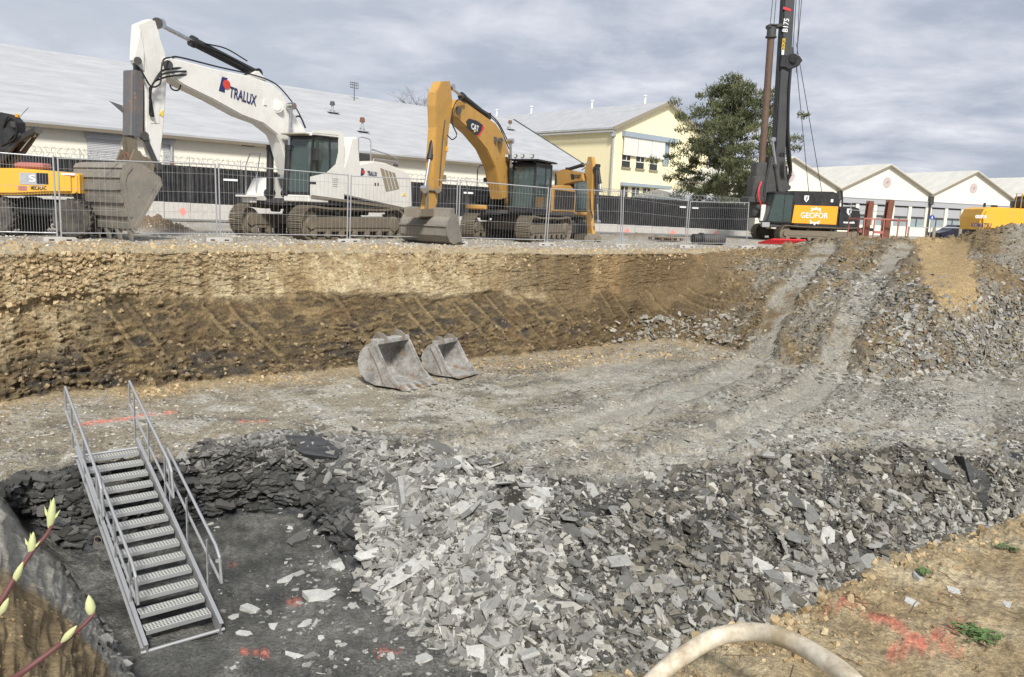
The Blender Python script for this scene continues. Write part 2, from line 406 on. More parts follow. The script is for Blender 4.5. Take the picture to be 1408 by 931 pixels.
for k, n in enumerate(NSEG):
    t = np.linspace(0, 1, n, endpoint=False)
    for tt in t:
        if k == 8: yy = k_lines_Y[8]*(900./k_lines_Y[8])**tt
        elif k == 4: yy = k_lines_Y[k]*(k_lines_Y[k+1]/k_lines_Y[k])**tt
        else: yy = k_lines_Y[k]+(k_lines_Y[k+1]-k_lines_Y[k])*tt
        za, zb = k_lines_Z[k], k_lines_Z[k+1]
        f = tt
        if k == 0: f = tt*tt*(3-2*tt)
        if k == 7: f = min(1, tt*2.2); f = f*f*(3-2*f)
        if k == 3:      # left: sheer ledge; right: slope of rubble
            rub = sst(-.20, -.10, u); f = (1-rub)*(tt**.8) + rub*(tt+.10*math.sin(math.pi*tt))
        if k == 5:
            f = tt
        rowsY.append(yy); rowsZ.append(za+(zb-za)*f); rowsS.append(np.full_like(u, k+tt))
rowsY.append(k_lines_Y[9]); rowsZ.append(k_lines_Z[9]); rowsS.append(np.full_like(u, 9.0))
TY = np.array(rowsY); TZ = np.array(rowsZ); TS = np.array(rowsS); TX = u[None, :]*TY
TU = np.broadcast_to(u, TX.shape)
# soften the creases of the earth banks (not the rock ledge)
def vblur(Z, n, w):
    k = np.ones(n)/n; P = np.pad(Z, ((n//2, n//2), (0, 0)), 'edge'); c = np.cumsum(np.vstack([np.zeros((1, Z.shape[1])), P]), 0)
    b = (c[n:]-c[:-n])/n; return Z*(1-w)+b*w
wbl = sst(4.4, 4.8, TS)*(1-sst(7.6, 8, TS))*.8 + (1-sst(.55, .8, TS))*.7 + sst(1.25, 1.4, TS)*(1-sst(1.7, 1.9, TS))*.6
TZ = vblur(TZ, 25, wbl)

def terr_s(S_): return sst(4.1, 4.3, S_)*(1-sst(4.85, 5.0, S_))
# --- where the tyres and tracks ran: polylines on the ground (world x, y), half width
def trail(pts):
    P = [G(*p) for p in pts]; return np.array([(p.x, p.y) for p in P])
def dist_pl(X, Y, P):
    d = np.full(X.shape, 99.)
    for a, b in zip(P[:-1], P[1:]):
        ab = b-a; t = np.clip(((X-a[0])*ab[0]+(Y-a[1])*ab[1])/(ab@ab), 0, 1)
        d = np.minimum(d, np.hypot(X-(a[0]+t*ab[0]), Y-(a[1]+t*ab[1])))
    return d
def surf_pt(px, py):
    """march the ray to the smooth ground: used to lay out tracks, paint marks and stones"""
    d = ray(px, py); best = None; t = 2.0
    prev = None
    while t < 60:
        p = EYE+d*t
        uu = p.x/p.y
        g = ground_smooth(uu, p.y)
        if p.z < g:
            return Vector((p.x, p.y, g))
        t += max(.02, .1*(p.z-g))
    return G(px, py, 0)
ui = np.arange(len(u))
def ground_smooth(uu, yy):
    i = int(np.clip(np.searchsorted(u, uu), 1, len(u)-1)); c = TY[:, i]
    return float(np.interp(yy, c, ZB[:, i]))
ZB = TZ.copy()
TR = []
for pts in (((1135, 338), (1100, 385), (1068, 430), (1045, 475), (1000, 520), (920, 550), (820, 578), (700, 606), (630, 622)),
            ((1245, 338), (1200, 390), (1170, 440), (1150, 490), (1120, 540), (1040, 585), (950, 622), (870, 645), (760, 668)),
            ((1408, 548), (1300, 560), (1180, 562), (1080, 572))):
    TR.append(np.array([(surf_pt(*p).x, surf_pt(*p).y) for p in pts]))
dT = np.minimum(dist_pl(TX, TY, TR[0]), dist_pl(TX, TY, TR[1])); dT3 = dist_pl(TX, TY, TR[2])
jit = .26*fbm(TX*1.6, TY*1.6, o=5, s=41, g=.65)
on_track = 1-sst(.30, .52, dT+jit)
berm = np.exp(-((dT+jit-.55)/.16)**2)
valid = sst(3.9, 4.1, TS)*(1-sst(7.2, 7.4, TS))
on_track *= valid; berm *= valid*(1-on_track)
streak = fbm(np.minimum(dT, 4)*2.6, (TX+TY)*.22+3, o=4, s=43)
TZ += -.05*on_track + .09*berm*(1+.8*fbm(TX*4, TY*4, o=2, s=44)) + terr_s(TS)*.045*streak*(dT < 3.5)*(TU > -.12)

# --- masks of material: 0..1
X, Y_, Zs = TX, TY, TZ
wn = fbm(X*.55, Y_*.55, o=4, s=5); wn2 = fbm(X*2.1, Y_*2.1, o=4, s=6); wn3 = fbm(X*7, Y_*7, o=3, s=8)
relx = X
# rows: S in [3,4): trench wall / rubble; [4,5) terrace; [5,7) bank; 7+ upper ground
isnear = 1-sst(.98, 1.25, TS)
pit = sst(1.9, 2.0, TS)*(1-sst(2.9, 3.15, TS))
wall = sst(3.0, 3.06, TS)*(1-sst(3.95, 4.05, TS))
rubz = sst(-.21, -.12, TU+.02*wn)
left_face = sst(-.60, -.52, -TU*-1)*0
terr = sst(3.95, 4.08, TS)*(1-sst(4.92, 5.02, TS))
bank = sst(4.97, 5.05, TS)*(1-sst(7.0, 7.1, TS))
rampm = sst(.235, .33, TU+.03*wn)*bank
upper = sst(7.0, 7.12, TS)

sandp = sst(.35, .7, np.exp(-((TU-.553+.035*(TS-6.2)+.01*wn2)/.036)**4))*sst(5.5, 5.9, TS+.1*wn)*(1-sst(6.9, 7.05, TS))
# --- displacement
grid = np.stack([TX, TY, TZ], -1)
du = np.gradient(grid, axis=1); dv_ = np.gradient(grid, axis=0)
nrm = np.cross(du, dv_); nrm /= np.linalg.norm(nrm, axis=-1, keepdims=True)+1e-9
nrm = np.where(nrm[..., 2:3] < 0, -nrm, nrm)
disp = np.zeros_like(TX)
# strata of slate: blocks stretched along the wall
along = X*.77+Y_*.64
f1, f2, cid = worley(along*2.2+.25*wn2, Zs*11+.6*wn2, 21)
f1b, f2b, cidb = worley(along*5+.4*wn3, Zs*26+.7*wn3, 22)
strata = (cid-.5)*.13*sst(0, .12, f2-f1) + (cidb-.5)*.06 + .03*wn3
ledge = wall*(1-rubz)
disp += ledge*strata*1.25
# earth bank: crumbs above, torn strata below, bucket-tooth gouges raking down to the right
f1c, f2c, cidc = worley(along*4.6+1.1*wn2+.6*wn3, Zs*15+1.4*wn2+.9*wn3, 31)
low = bank*(1-rampm)*sst(6.25, 5.75, TS+.25*wn)
low = bank*(1-rampm)*(1-sst(5.93, 6.05, TS+.10*wn+.05*wn2+.5*sst(-.05, .05, TU)*(wn+.3)))
high = bank*(1-rampm)*(1-low/(bank*(1-rampm)+1e-6)*1.0)
f1l, f2l, cidl = worley(along*2.6+.9*wn2+.4*wn3, Zs*15+2.2*wn2+.8*wn3, 45)
disp -= low*.13*sst(5.3, 5.9, TS)*(1-sst(-.05, .1, TU))
wn6 = fbm(along*16, Zs*26, o=3, s=57)
disp += low*.035*wn6
disp += low*(1-.6*sst(5.45, 5.8, TS+.2*wn))*((cidc-.5)*.10+(cidl-.5)*.07*sst(0, .1, f2l-f1l)+.0*(cidc-.5)*sst(0, .15, f2c-f1c)+.07*wn3+.10*wn2)
gv = (X*1.0 - Zs*-.42 + .12*wn)          # gouge phase runs down to the right
gph = (along*1.0+Zs*.60+.12*wn)*1.75
gph = gph+.25*wn; gr = np.abs(gph-np.floor(gph)-.5)*2
gid = _h(np.floor(gph).astype(np.int64), np.floor(gph).astype(np.int64)*0, np.floor(gph).astype(np.int64)*0, 5)
gouge_m = sst(.25, .45, gid)*bank*(1-rampm)*sst(5.15, 5.4, TS+.25*wn2)*(1-sst(5.93, 6.02, TS+.1*wn))*sst(-.63, -.56, TU)
gouge = (1-sst(.12, .30, gr))*sst(.25, .45, gid)*bank*(1-rampm)*sst(5.15, 5.4, TS+.25*wn2)*(1-sst(5.93, 6.02, TS+.1*wn))*sst(-.63, -.56, TU)
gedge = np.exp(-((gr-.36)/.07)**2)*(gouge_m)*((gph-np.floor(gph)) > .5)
disp -= gouge*.16+gedge*.06
disp = disp*(1-gouge*.55)
f1d, f2d, cidd = worley(X*6.5, Zs*9+Y_*6.5, 33)
disp += high*(.07*wn2+.025*wn3+.038*(cidl-.5)*sst(0, .08, f2l-f1l)+.03*wn6+.05*(cidd-.5)*sst(.0, .5, wn2))
bouldery = np.exp(-((TU+.56)/.10)**2)*bank
disp += bouldery*(.07*(cidc-.4)+.05*(cidd-.5))
# ramp and spoil: clods and slate crumbs
f1e, f2e, cide = worley(X*9, Y_*9, 35); f1g, f2g, cidg = worley(X*3.8, Y_*3.8, 36)
clod = (.5-f1e)*.055+(cide-.5)*.045+(.5-f1g)*.08*sst(-.2, .5, wn2)
disp += rampm*(1-on_track)*(1-.85*sandp)*(clod*1.3+.08*wn+.05*wn2)
crestband = np.exp(-((TS-7.0)/.10)**2)
disp += crestband*(.05*wn3+.06*wn2+.05*(cide-.5))*(1+1.2*sst(.235, .33, TU))
# terrace
disp += terr*(1-on_track)*(.035*wn2+.022*wn3+.018*(cide-.5)*sst(-.3, .5, wn2))+terr*on_track*.006*wn3
tedge = terr*(1-sst(4.0, 4.35, TS))
disp += tedge*((cidg-.5)*.10+.04*wn3)
# rubble bed and pit floor
disp += wall*rubz*(.16*wn2+.05*wn3+.08*(cidg-.5)+.05*(cide-.5)+.20*wn)
disp += pit*(.050*wn2+.026*wn3+.06*wn+.035*(cidg-.5)*sst(.0, .5, wn)+.02*(cide-.5))
# near ground: fine, since it is close
wn5 = fbm(X*14, Y_*14, o=4, s=51); f1h, f2h, cidh = worley(X*16+wn5, Y_*16, 52)
disp += isnear*(.028*wn2+.022*wn3+.010*wn5+.012*(cidh-.5)*sst(0, .5, wn2))
nedge = np.exp(-((TS-1.0)/.10)**2)
disp += nedge*(.03*wn3+.025*wn5)
ns = sst(1.05, 1.2, TS)*(1-sst(1.85, 2.0, TS))
fc = (1-sst(-.62, -.44, TU))*1.0
disp += ns*(.05*wn2+.03*wn3+(.02+.045*fc)*wn5+fc*.03*(cidd-.5))
disp += upper*(.02*wn2+.012*wn3)*np.clip(1-(Y_-30)/40, 0, 1)
# dirt mounds on the upper ground
def mound(px, py, r, h, X=TX, Y=TY):
    g = G(px, py, 0); d = np.hypot((X-g.x)/r[0], (Y-g.y)/r[1]); return np.clip(1-d, 0, 1)**1.3*h*(1+.5*wn3+.4*wn2)
P = grid + nrm*disp[..., None]
mnd = mound(215, 320, (1.5, 1.6), .62) 
mn2 = mound(900, 328.5, (4.2, 3.0), .35)
P[..., 2] += upper*(mnd+mn2)
PX, PY, PZ = P[..., 0], P[..., 1], P[..., 2]

# --- albedo
def C(*c): return np.array(c)[None, None, :]
def mixa(a, b, m): return a+(b-a)*m[..., None]
clay = C(.37, .28, .16); clay_l = C(.56, .465, .30); clay_o = C(.33, .19, .08); brown = C(.10, .076, .046); dslate = C(.055, .058, .062)
slate = C(.13, .135, .135); gdust = C(.34, .33, .30); gravel = C(.36, .34, .31)
n_big = .5+.5*wn; n_mid = .5+.5*wn2; n_fin = .5+.5*wn3
A = np.broadcast_to(gravel, P.shape).copy()
# near bank clay
cl = mixa(np.broadcast_to(clay, P.shape), clay_l, sst(.45, .75, n_mid*.6+n_fin*.4)); cl = mixa(cl, C(.60, .52, .36), sst(.5, .75, .5+.5*fbm(X*4.5, Y_*4.5, o=5, s=62))*.6); cl = mixa(cl, clay_o*1.0+C(.02, .02, .01), sst(.55, .85, .5+.5*fbm(X*3, Y_*3, o=4, s=61))*.35)
A = mixa(A, cl, sst(1.9, 1.7, TS)*0+(1-sst(1.55, 1.85, TS)))
# left foot of the bank: brown above, grey slate strip below
lf = (1-sst(-.46, -.38, TU))*(1-sst(2.0, 2.05, TS))*sst(1.0, 1.05, TS)
bc = mixa(np.broadcast_to(C(.29, .21, .11), P.shape), C(.40, .30, .165), sst(.4, .7, n_fin)); A = mixa(A, bc, lf)
gs = lf*sst(1.50, 1.56, TS+.05*wn2); A = mixa(A, mixa(np.broadcast_to(C(.38, .355, .30), P.shape), C(.55, .52, .45), n_fin), gs)
fcl = 1-sst(-.46, -.40, TU)
# pit floor
pf = mixa(np.broadcast_to(C(.085, .085, .080), P.shape), C(.21, .207, .19), sst(.35, .70, .5+.5*fbm(X*2.4, Y_*2.4, o=6, s=73, g=.7))); pf = mixa(pf, C(.27, .262, .24), sst(.62, .85, n_fin*.5+n_mid*.5)*.6); pf = mixa(pf, C(.055, .055, .053), sst(.55, .7, .5+.5*fbm(X*1.1+4, Y_*1.1, o=5, s=74))*.7)
A = mixa(A, pf, sst(1.75+.19*fcl, 2.0, TS))
# trench wall and rubble bed
rockc = dslate*(.45+1.3*cidb[..., None]); rockc = mixa(rockc, C(.15, .15, .14), sst(.86, .97, cid)*.6)
A = mixa(A, rockc, sst(2.97, 3.02, TS))
rb = mixa(np.broadcast_to(C(.05, .05, .048), P.shape), C(.13, .125, .115), cide*sst(.2, .7, n_mid)); rb = mixa(rb, C(.10, .08, .05), sst(.5, .7, n_big)*.6)
gul = surf_pt(705, 690); gully = np.exp(-(((X-gul.x)/.35)**2+((Y_-gul.y)/.8)**2)); rb = mixa(rb, C(.05, .047, .04), gully)
A = mixa(A, rb, sst(2.97, 3.02, TS)*rubz)
# terrace: dusty slate crumbs, brown wash at left, orange stain near the bank
tA = mixa(np.broadcast_to(C(.31, .275, .21), P.shape), C(.42, .40, .345), sst(.40, .66, n_mid)); tA = mixa(tA, C(.13, .12, .10), sst(.52, .74, .5+.5*fbm(X*1.4, Y_*2.2, o=5, s=71))*.8); tA = mixa(tA, C(.115, .11, .10), sst(.08, .38, streak)*.6*sst(-.1, .05, TU)*sst(-.25, .25, fbm(X*.5+7, Y_*.5, o=3, s=87))); tA = mixa(tA, C(.47, .45, .40), sst(.0, .3, -streak)*.45*sst(-.1, .05, TU)); tA = mixa(tA, C(.55, .54, .50), sst(.70, .82, .5+.5*fbm(X*5, Y_*5, o=4, s=72))*.7)
tA = mixa(tA, C(.27, .205, .12), sst(-.18, -.42, TU)*0+(1-sst(-.45, -.15, TU))*.40*sst(.3, .6, n_big+.2*wn3))
tA = mixa(tA, C(.42, .30, .15), sst(4.68, 4.98, TS+.16*wn2+.12*wn)*.6*(1-sst(.25, .38, TU)))
tA = mixa(tA, C(.45, .45, .43), sst(.72, .86, cide)*.55*sst(.45, .6, n_mid))
A = mixa(A, tA, sst(3.96, 4.06, TS+.03*wn3))
# dusty wheel tracks
tk = mixa(np.broadcast_to(C(.33, .315, .27), P.shape), C(.50, .48, .42), n_mid*.6+n_fin*.4)
# bank
bA = mixa(np.broadcast_to(clay, P.shape), clay_l, sst(.4, .7, n_fin*.5+n_mid*.5)); bA = mixa(bA, C(.27, .17, .075), sst(.02, .14, TU+.05*wn)*.8)
bA = mixa(bA, C(.20, .13, .06), sst(.45, .75, .5+.5*fbm(X*2.5, Y_*2.5+Zs*3, o=4, s=75))*.45); bA = mixa(bA, C(.13, .09, .05), (1-sst(.02, .10, f2l-f1l))*.5); bA = mixa(bA, C(.155, .11, .06), sst(-.04, .04, TU+.03*wn)*sst(.45, .6, n_big)*.8)
lw = mixa(np.broadcast_to(brown, P.shape), C(.20, .145, .075), sst(.35, .75, cidc*.6+n_fin*.4)); lw = mixa(lw, C(.055, .052, .05), sst(.50, .72, .5+.5*fbm(along*1.6, Zs*5, o=5, s=77))*.85*(1-sst(5.5, 6.0, TS)))
lw = mixa(lw, C(.16, .10, .05), sst(.55, .8, .5+.5*fbm(along*.9+9, Zs*1.6, o=4, s=79))*.55)
lw = mixa(lw, C(.30, .22, .12), sst(.84, .97, cidc)*.4); lw = mixa(lw, C(.12, .082, .04), sst(.02, .16, TU+.05*wn)*.7)
lowm = low/(bank*(1-rampm)+1e-6)
# at the far left the crumbly yellow scree reaches further down
lowm = lowm*(1-(1-sst(-.60, -.50, TU+.02*wn2))*sst(5.3, 5.6, TS)*.8)
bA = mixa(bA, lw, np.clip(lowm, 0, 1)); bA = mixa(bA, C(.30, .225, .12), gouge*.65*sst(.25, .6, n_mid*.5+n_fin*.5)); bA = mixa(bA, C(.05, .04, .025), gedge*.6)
# ramp
rA = mixa(np.broadcast_to(C(.185, .135, .075), P.shape), C(.27, .20, .11), sst(.4, .7, n_fin*.5+n_mid*.5)); 
gr_ = sst(.47, .66, .5+.5*fbm(X*.7, Y_*.7, o=4, s=81)+.35*(5.9-TS)*.35)
rA = mixa(rA, mixa(np.broadcast_to(C(.15, .145, .13), P.shape), C(.30, .29, .265), cide), gr_*.85)
rA = mixa(rA, C(.40, .29, .15), sandp)
rA = mixa(rA, C(.30, .29, .27), sst(.60, .63, TU)*sst(6.2, 6.6, TS)*.7)
bA = mixa(bA, rA, rampm/(bank+1e-6))
A = mixa(A, bA, sst(4.97, 5.06, TS+.05*wn2))
A = mixa(A, tk*.8, on_track*bank*.85*sst(.2, .5, n_mid)); A = mixa(A, tk, on_track*(1-bank)*(.35+.6*sst(.3, .6, n_big*.5+n_mid*.5))); A = mixa(A, C(.10, .098, .09), berm*.6*sst(.3, .6, n_mid))
A = mixa(A, tk, terr*(1-sst(.6, 1.5, dT3+.6*wn))*.55)
# dust all over the terrace right of the middle
A = mixa(A, C(.27, .26, .23), terr*sst(.0, .2, TU+.06*wn)*sst(4.25, 4.5, TS)*.35)
# upper ground
uA = mixa(np.broadcast_to(C(.35, .31, .245), P.shape), gravel*1.15, sst(.35, .65, n_mid)); uA = mixa(uA, clay_l*.85, (1-sst(7.12, 7.32, TS+.06*wn2))*.9)
rough_g = np.clip((Y_-Yk[6][None, :])/2, 0, 1)
uA = mixa(uA, C(.17, .165, .16), sst(34, 37, Y_-X*.25)*.0)
uA = mixa(uA, C(.20, .14, .08), np.clip((mnd+mn2)*4, 0, 1)*.9)
uA = mixa(uA, C(.22, .17, .10), sst(.235, .30, TU)*(1-sst(7.2, 7.5, TS))*.9)
A = mixa(A, uA, sst(6.96, 7.04, TS+.02*wn3))
# asphalt road in front of the noise barrier
rd = sst(33.5, 34.2, Y_-X*.35)*(TS > 7) if False else np.zeros_like(X)
# sprayed marks (orange-red) lying on the ground
def spray(A, pts, wd, s, c=(.78, .23, .16), k=.9):
    Pl = np.array([(surf_pt(*p).x, surf_pt(*p).y) for p in pts]); d = dist_pl(TX, TY, Pl)
    m = (1-sst(wd*.35, wd, d+wd*.5*fbm(X*24, Y_*24, o=3, s=s)))*sst(.30, .62, .5+.5*fbm(X*11, Y_*11, o=4, s=s+1))
    return mixa(A, C(*c), m*k)
A = spray(A, [(1165, 832), (1225, 860), (1262, 888), (1290, 898)], .045, 91); A = spray(A, [(1322, 862), (1268, 888), (1235, 903)], .05, 93); A = spray(A, [(1262, 895), (1305, 893)], .05, 94)
A = spray(A, [(1130, 842), (1185, 836)], .02, 95, k=.6)
A = spray(A, [(120, 583), (180, 575), (230, 567)], .20, 96, k=.9); A = spray(A, [(335, 578), (365, 578)], .12, 97, k=.8)
A = spray(A, [(330, 900), (350, 897), (370, 901)], .05, 98); A = spray(A, [(345, 893), (352, 902)], .03, 99)
A = spray(A, [(518, 898), (548, 901)], .05, 101); A = spray(A, [(528, 890), (522, 908)], .03, 102); A = spray(A, [(390, 825), (412, 828)], .04, 103, k=.7); A = spray(A, [(315, 776), (328, 770)], .04, 104, k=.7)
A = np.clip(A, .01, .9)
# wetness: pit floor, trench
wet = np.clip(sst(1.8, 2.05, TS)*(1-sst(2.95, 3.3, TS))*(.35+.65*sst(.4, .62, n_big)) + ledge*.25, 0, 1)
wm = surf_pt(470, 880); wet2 = (1-sst(.5, 1.3, np.hypot(X-wm.x, (Y_-wm.y)*1.4)+.5*wn2))
wm = surf_pt(200, 905); wet2 = np.maximum(wet2, (1-sst(.4, 1.2, np.hypot(X-wm.x, (Y_-wm.y)*1.2)+.5*wn2)))
pud = wet2*sst(1.8, 2.0, TS)*(1-sst(2.9, 3.0, TS)); wet = np.maximum(wet, pud)
A = mixa(A, C(.15, .15, .14), pud*.45)

def grid_mesh(name, P, A, wet, mat):
    nr, nc = P.shape[:2]; me = bpy.data.meshes.new(name)
    idx = np.arange(nr*nc).reshape(nr, nc)
    q = np.stack([idx[:-1, :-1], idx[:-1, 1:], idx[1:, 1:], idx[1:, :-1]], -1).reshape(-1, 4)
    me.vertices.add(nr*nc); me.vertices.foreach_set('co', P.reshape(-1).astype(np.float32))
    me.loops.add(q.size); me.loops.foreach_set('vertex_index', q.reshape(-1).astype(np.int32))
    me.polygons.add(len(q)); me.polygons.foreach_set('loop_start', (np.arange(len(q))*4).astype(np.int32)); me.polygons.foreach_set('loop_total', np.full(len(q), 4, np.int32))
    me.update(calc_edges=True); me.shade_smooth()
    ca = me.color_attributes.new('albedo', 'FLOAT_COLOR', 'POINT'); rgba = np.ones((nr*nc, 4), np.float32); rgba[:, :3] = A.reshape(-1, 3); rgba[:, 3] = wet.reshape(-1)
    ca.data.foreach_set('color', rgba.reshape(-1))
    me.materials.append(mat); o = bpy.data.objects.new(name, me); col.objects.link(o); return o
def earth_material():
    m, nt, b = mat_new('earth_and_slate')
    at = nt.nodes.new('ShaderNodeAttribute'); at.attribute_name = 'albedo'
    geo = nt.nodes.new('ShaderNodeNewGeometry')
    n1 = noise(nt, 18, 9, .72, vec=geo.outputs['Position']); n2 = noise(nt, 70, 6, .7, vec=geo.outputs['Position']); n3 = noise(nt, 5, 6, .65, vec=geo.outputs['Position'])
    k = ramp(nt, n1, [(.30, (.45, .45, .45)), (.70, (1.45, 1.45, 1.42))]); c = mixc(nt, 1.0, at.outputs['Color'], k, 'MULTIPLY')
    k2 = ramp(nt, n2, [(.35, (.70, .70, .70)), (.68, (1.3, 1.3, 1.3))]); c = mixc(nt, 1.0, c, k2, 'MULTIPLY')
    k3 = ramp(nt, n3, [(.3, (.8, .8, .8)), (.7, (1.18, 1.18, 1.18))]); c = mixc(nt, 1.0, c, k3, 'MULTIPLY')
    L(nt, c, b.inputs['Base Color'])
    mr = N(nt, 'ShaderNodeMapRange'); L(nt, at.outputs['Alpha'], mr.inputs[0]); mr.inputs[3].default_value = .95; mr.inputs[4].default_value = .38; L(nt, mr.outputs[0], b.inputs['Roughness'])
    b.inputs['Specular IOR Level'].default_value = .35
    vor = N(nt, 'ShaderNodeTexVoronoi', Scale=24.0); vor.distance = 'CHEBYCHEV'; L(nt, geo.outputs['Position'], vor.inputs['Vector'])
    sm = N(nt, 'ShaderNodeMath', operation='ADD'); L(nt, n1, sm.inputs[0]); L(nt, n2, sm.inputs[1])
    sm2 = N(nt, 'ShaderNodeMath', operation='SUBTRACT'); L(nt, sm.outputs[0], sm2.inputs[0]); L(nt, vor.outputs['Distance'], sm2.inputs[1])
    bump(nt, b, sm2.outputs[0], .75, .035)
    return m
M['earth'] = earth_material()
ground = tag(grid_mesh('ground', P, A, wet, M['earth']), kind='structure')
def ground_z(x, y):
    uu = x/max(y, .05); i = int(np.clip(np.searchsorted(u, uu), 1, len(u)-1)); return float(np.interp(y, PY[:, i], PZ[:, i]))
def ground_n(x, y, e=.12):
    a = ground_z(x+e, y)-ground_z(x-e, y); c = ground_z(x, y+e)-ground_z(x, y-e); return Vector((-a/(2*e), -c/(2*e), 1)).normalized()
# ------------------------------------------------------------------ broken slate and crumbs of earth
rng = np.random.default_rng(11)
def slab_proto(n, thick, elong):
    a = np.sort(rng.random(n)*.9+np.arange(n))/n*2*np.pi; r = .5*(.72+.5*rng.random(n))
    x = np.cos(a)*r*elong; y = np.sin(a)*r; rings = []
    tilt = (rng.random(2)-.5)*thick*1.0
    for k, (s, h) in enumerate(((.86, -.5), (1.0, -.12+.2*rng.random()), (.93, .5))):
        jx, jy = (rng.random(n)-.5)*.10, (rng.random(n)-.5)*.10
        z = h*thick + (tilt[0]*x+tilt[1]*y)*(k == 2)*1.2+(rng.random(n)-.5)*thick*.18*(k == 1)
        rings.append(np.stack([x*s+jx, y*s+jy, z], -1))
    V = np.concatenate(rings); F = []
    for k in (0, 1):
        for i in range(n):
            j = (i+1) % n; F.append((k*n+i, k*n+j, (k+1)*n+j, (k+1)*n+i))
    F.append(tuple(range(n-1, -1, -1))); F.append(tuple(range(2*n, 3*n)))
    return V, F
PR_SLAB = [slab_proto(int(rng.integers(4, 8)), rng.uniform(.12, .36), rng.uniform(1.1, 2.0)) for _ in range(36)]
PR_LUMP = [slab_proto(int(rng.integers(5, 8)), rng.uniform(.45, .8), rng.uniform(1.0, 1.3)) for _ in range(24)]
def rot_from(n, yaw):
    """rows of matrices whose z axis is n, spun by yaw"""
    n = n/np.linalg.norm(n, axis=1, keepdims=True); t = np.stack([np.cos(yaw), np.sin(yaw), yaw*0], -1)
    x = t-n*(t*n).sum(1, keepdims=True); x /= np.linalg.norm(x, axis=1, keepdims=True); y = np.cross(n, x)
    return np.stack([x, y, n], -1)
Gn = np.cross(np.gradient(P, axis=1), np.gradient(P, axis=0)); Gn /= np.linalg.norm(Gn, axis=-1, keepdims=True)+1e-9; Gn = np.where(Gn[..., 2:3] < 0, -Gn, Gn)
# smoothed copy of the normals so stones lie on the slope and not on each bump
def bl(a, n):
    k = np.ones(n)/n
    a = np.apply_along_axis(lambda r: np.convolve(r, k, 'same'), 0, a); return np.apply_along_axis(lambda r: np.convolve(r, k, 'same'), 1, a)
Gs = np.stack([bl(Gn[..., i], 15) for i in range(3)], -1)
cellw = np.ones(TS.shape)
def pick(mask, n):
    w_ = (mask*(np.abs(TU) < .70)).reshape(-1).astype(float); w_ /= w_.sum(); return rng.choice(len(w_), n, p=w_)
def place(ix, size, tilt, sink=.15, yaw=None):
    p = P.reshape(-1, 3)[ix].copy(); dy = (rng.random(len(ix))-.5)*.03; p[:, 0] += dy; nn = Gs.reshape(-1, 3)[ix].copy()
    nn += rng.normal(0, 1, nn.shape)*np.asarray(tilt).reshape(-1, 1); nn[:, 2] = np.abs(nn[:, 2])+.05
    yw = rng.random(len(ix))*2*np.pi if yaw is None else yaw
    p += Gs.reshape(-1, 3)[ix]*(np.asarray(size)*(.12-sink)).reshape(-1, 1)
    return p, rot_from(nn, yw)
def merge(name, protos, items, mat, kind='stuff', label=None, cat=None):
    """items: list of (p, Rm, size, colour) arrays"""
    p = np.concatenate([i[0] for i in items]); Rm = np.concatenate([i[1] for i in items]); s = np.concatenate([i[2] for i in items]); c = np.concatenate([i[3] for i in items])
    which = rng.integers(0, len(protos), len(p)); Vs, Ls, St, Cs = [], [], [], []; vo = 0
    tot = []; loops = []
    for k, (V, F) in enumerate(protos):
        ids = np.nonzero(which == k)[0]
        if not len(ids): continue
        W = np.einsum('nij,vj->nvi', Rm[ids], V)*s[ids][:, None, None]+p[ids][:, None, :]
        Vs.append(W.reshape(-1, 3)); shade = np.repeat(c[ids], len(V), axis=0); Cs.append(shade)
        base = vo+np.arange(len(ids))*len(V)
        fl = np.concatenate([np.array(f) for f in F]); ft = np.array([len(f) for f in F])
        loops.append((base[:, None]+fl[None, :]).reshape(-1)); tot.append(np.tile(ft, len(ids)))
        vo += len(ids)*len(V)
    V = np.concatenate(Vs); Lp = np.concatenate(loops); T = np.concatenate(tot); S0 = np.concatenate([[0], np.cumsum(T)[:-1]])
    me = bpy.data.meshes.new(name); me.vertices.add(len(V)); me.vertices.foreach_set('co', V.reshape(-1).astype(np.float32))
    me.loops.add(len(Lp)); me.loops.foreach_set('vertex_index', Lp.astype(np.int32)); me.polygons.add(len(T))
    me.polygons.foreach_set('loop_start', S0.astype(np.int32)); me.polygons.foreach_set('loop_total', T.astype(np.int32)); me.update(calc_edges=True)
    me.shade_flat()
    ca = me.color_attributes.new('albedo', 'FLOAT_COLOR', 'POINT'); rgba = np.zeros((len(V), 4), np.float32); rgba[:, :3] = np.concatenate(Cs); ca.data.foreach_set('color', rgba.reshape(-1))
    me.materials.append(mat); o = bpy.data.objects.new(name, me); col.objects.link(o)
    return tag(o, label, cat, kind=kind)
def stone_mat(name, use_attr=True):
    m, nt, b = mat_new(name); geo = nt.nodes.new('ShaderNodeNewGeometry')
    if use_attr:
        at = nt.nodes.new('ShaderNodeAttribute'); at.attribute_name = 'albedo'; base = at.outputs['Color']
    else:
        oi = nt.nodes.new('ShaderNodeObjectInfo'); base = oi.outputs['Color']
    n1 = noise(nt, 9, 9, .7, vec=geo.outputs['Position']); n2 = noise(nt, 55, 6, .65, vec=geo.outputs['Position'])
    c = mixc(nt, 1, base, ramp(nt, n1, [(.3, (.78, .78, .78)), (.68, (1.16, 1.16, 1.14))]), 'MULTIPLY'); c = mixc(nt, 1, c, ramp(nt, n2, [(.3, (.85, .85, .85)), (.7, (1.12, 1.12, 1.12))]), 'MULTIPLY')
    L(nt, c, b.inputs['Base Color']); b.inputs['Roughness'].default_value = .8; b.inputs['Specular IOR Level'].default_value = .35
    ad = N(nt, 'ShaderNodeMath', operation='ADD'); L(nt, n1, ad.inputs[0]); L(nt, n2, ad.inputs[1]); bump(nt, b, ad.outputs[0], .5, .012); return m
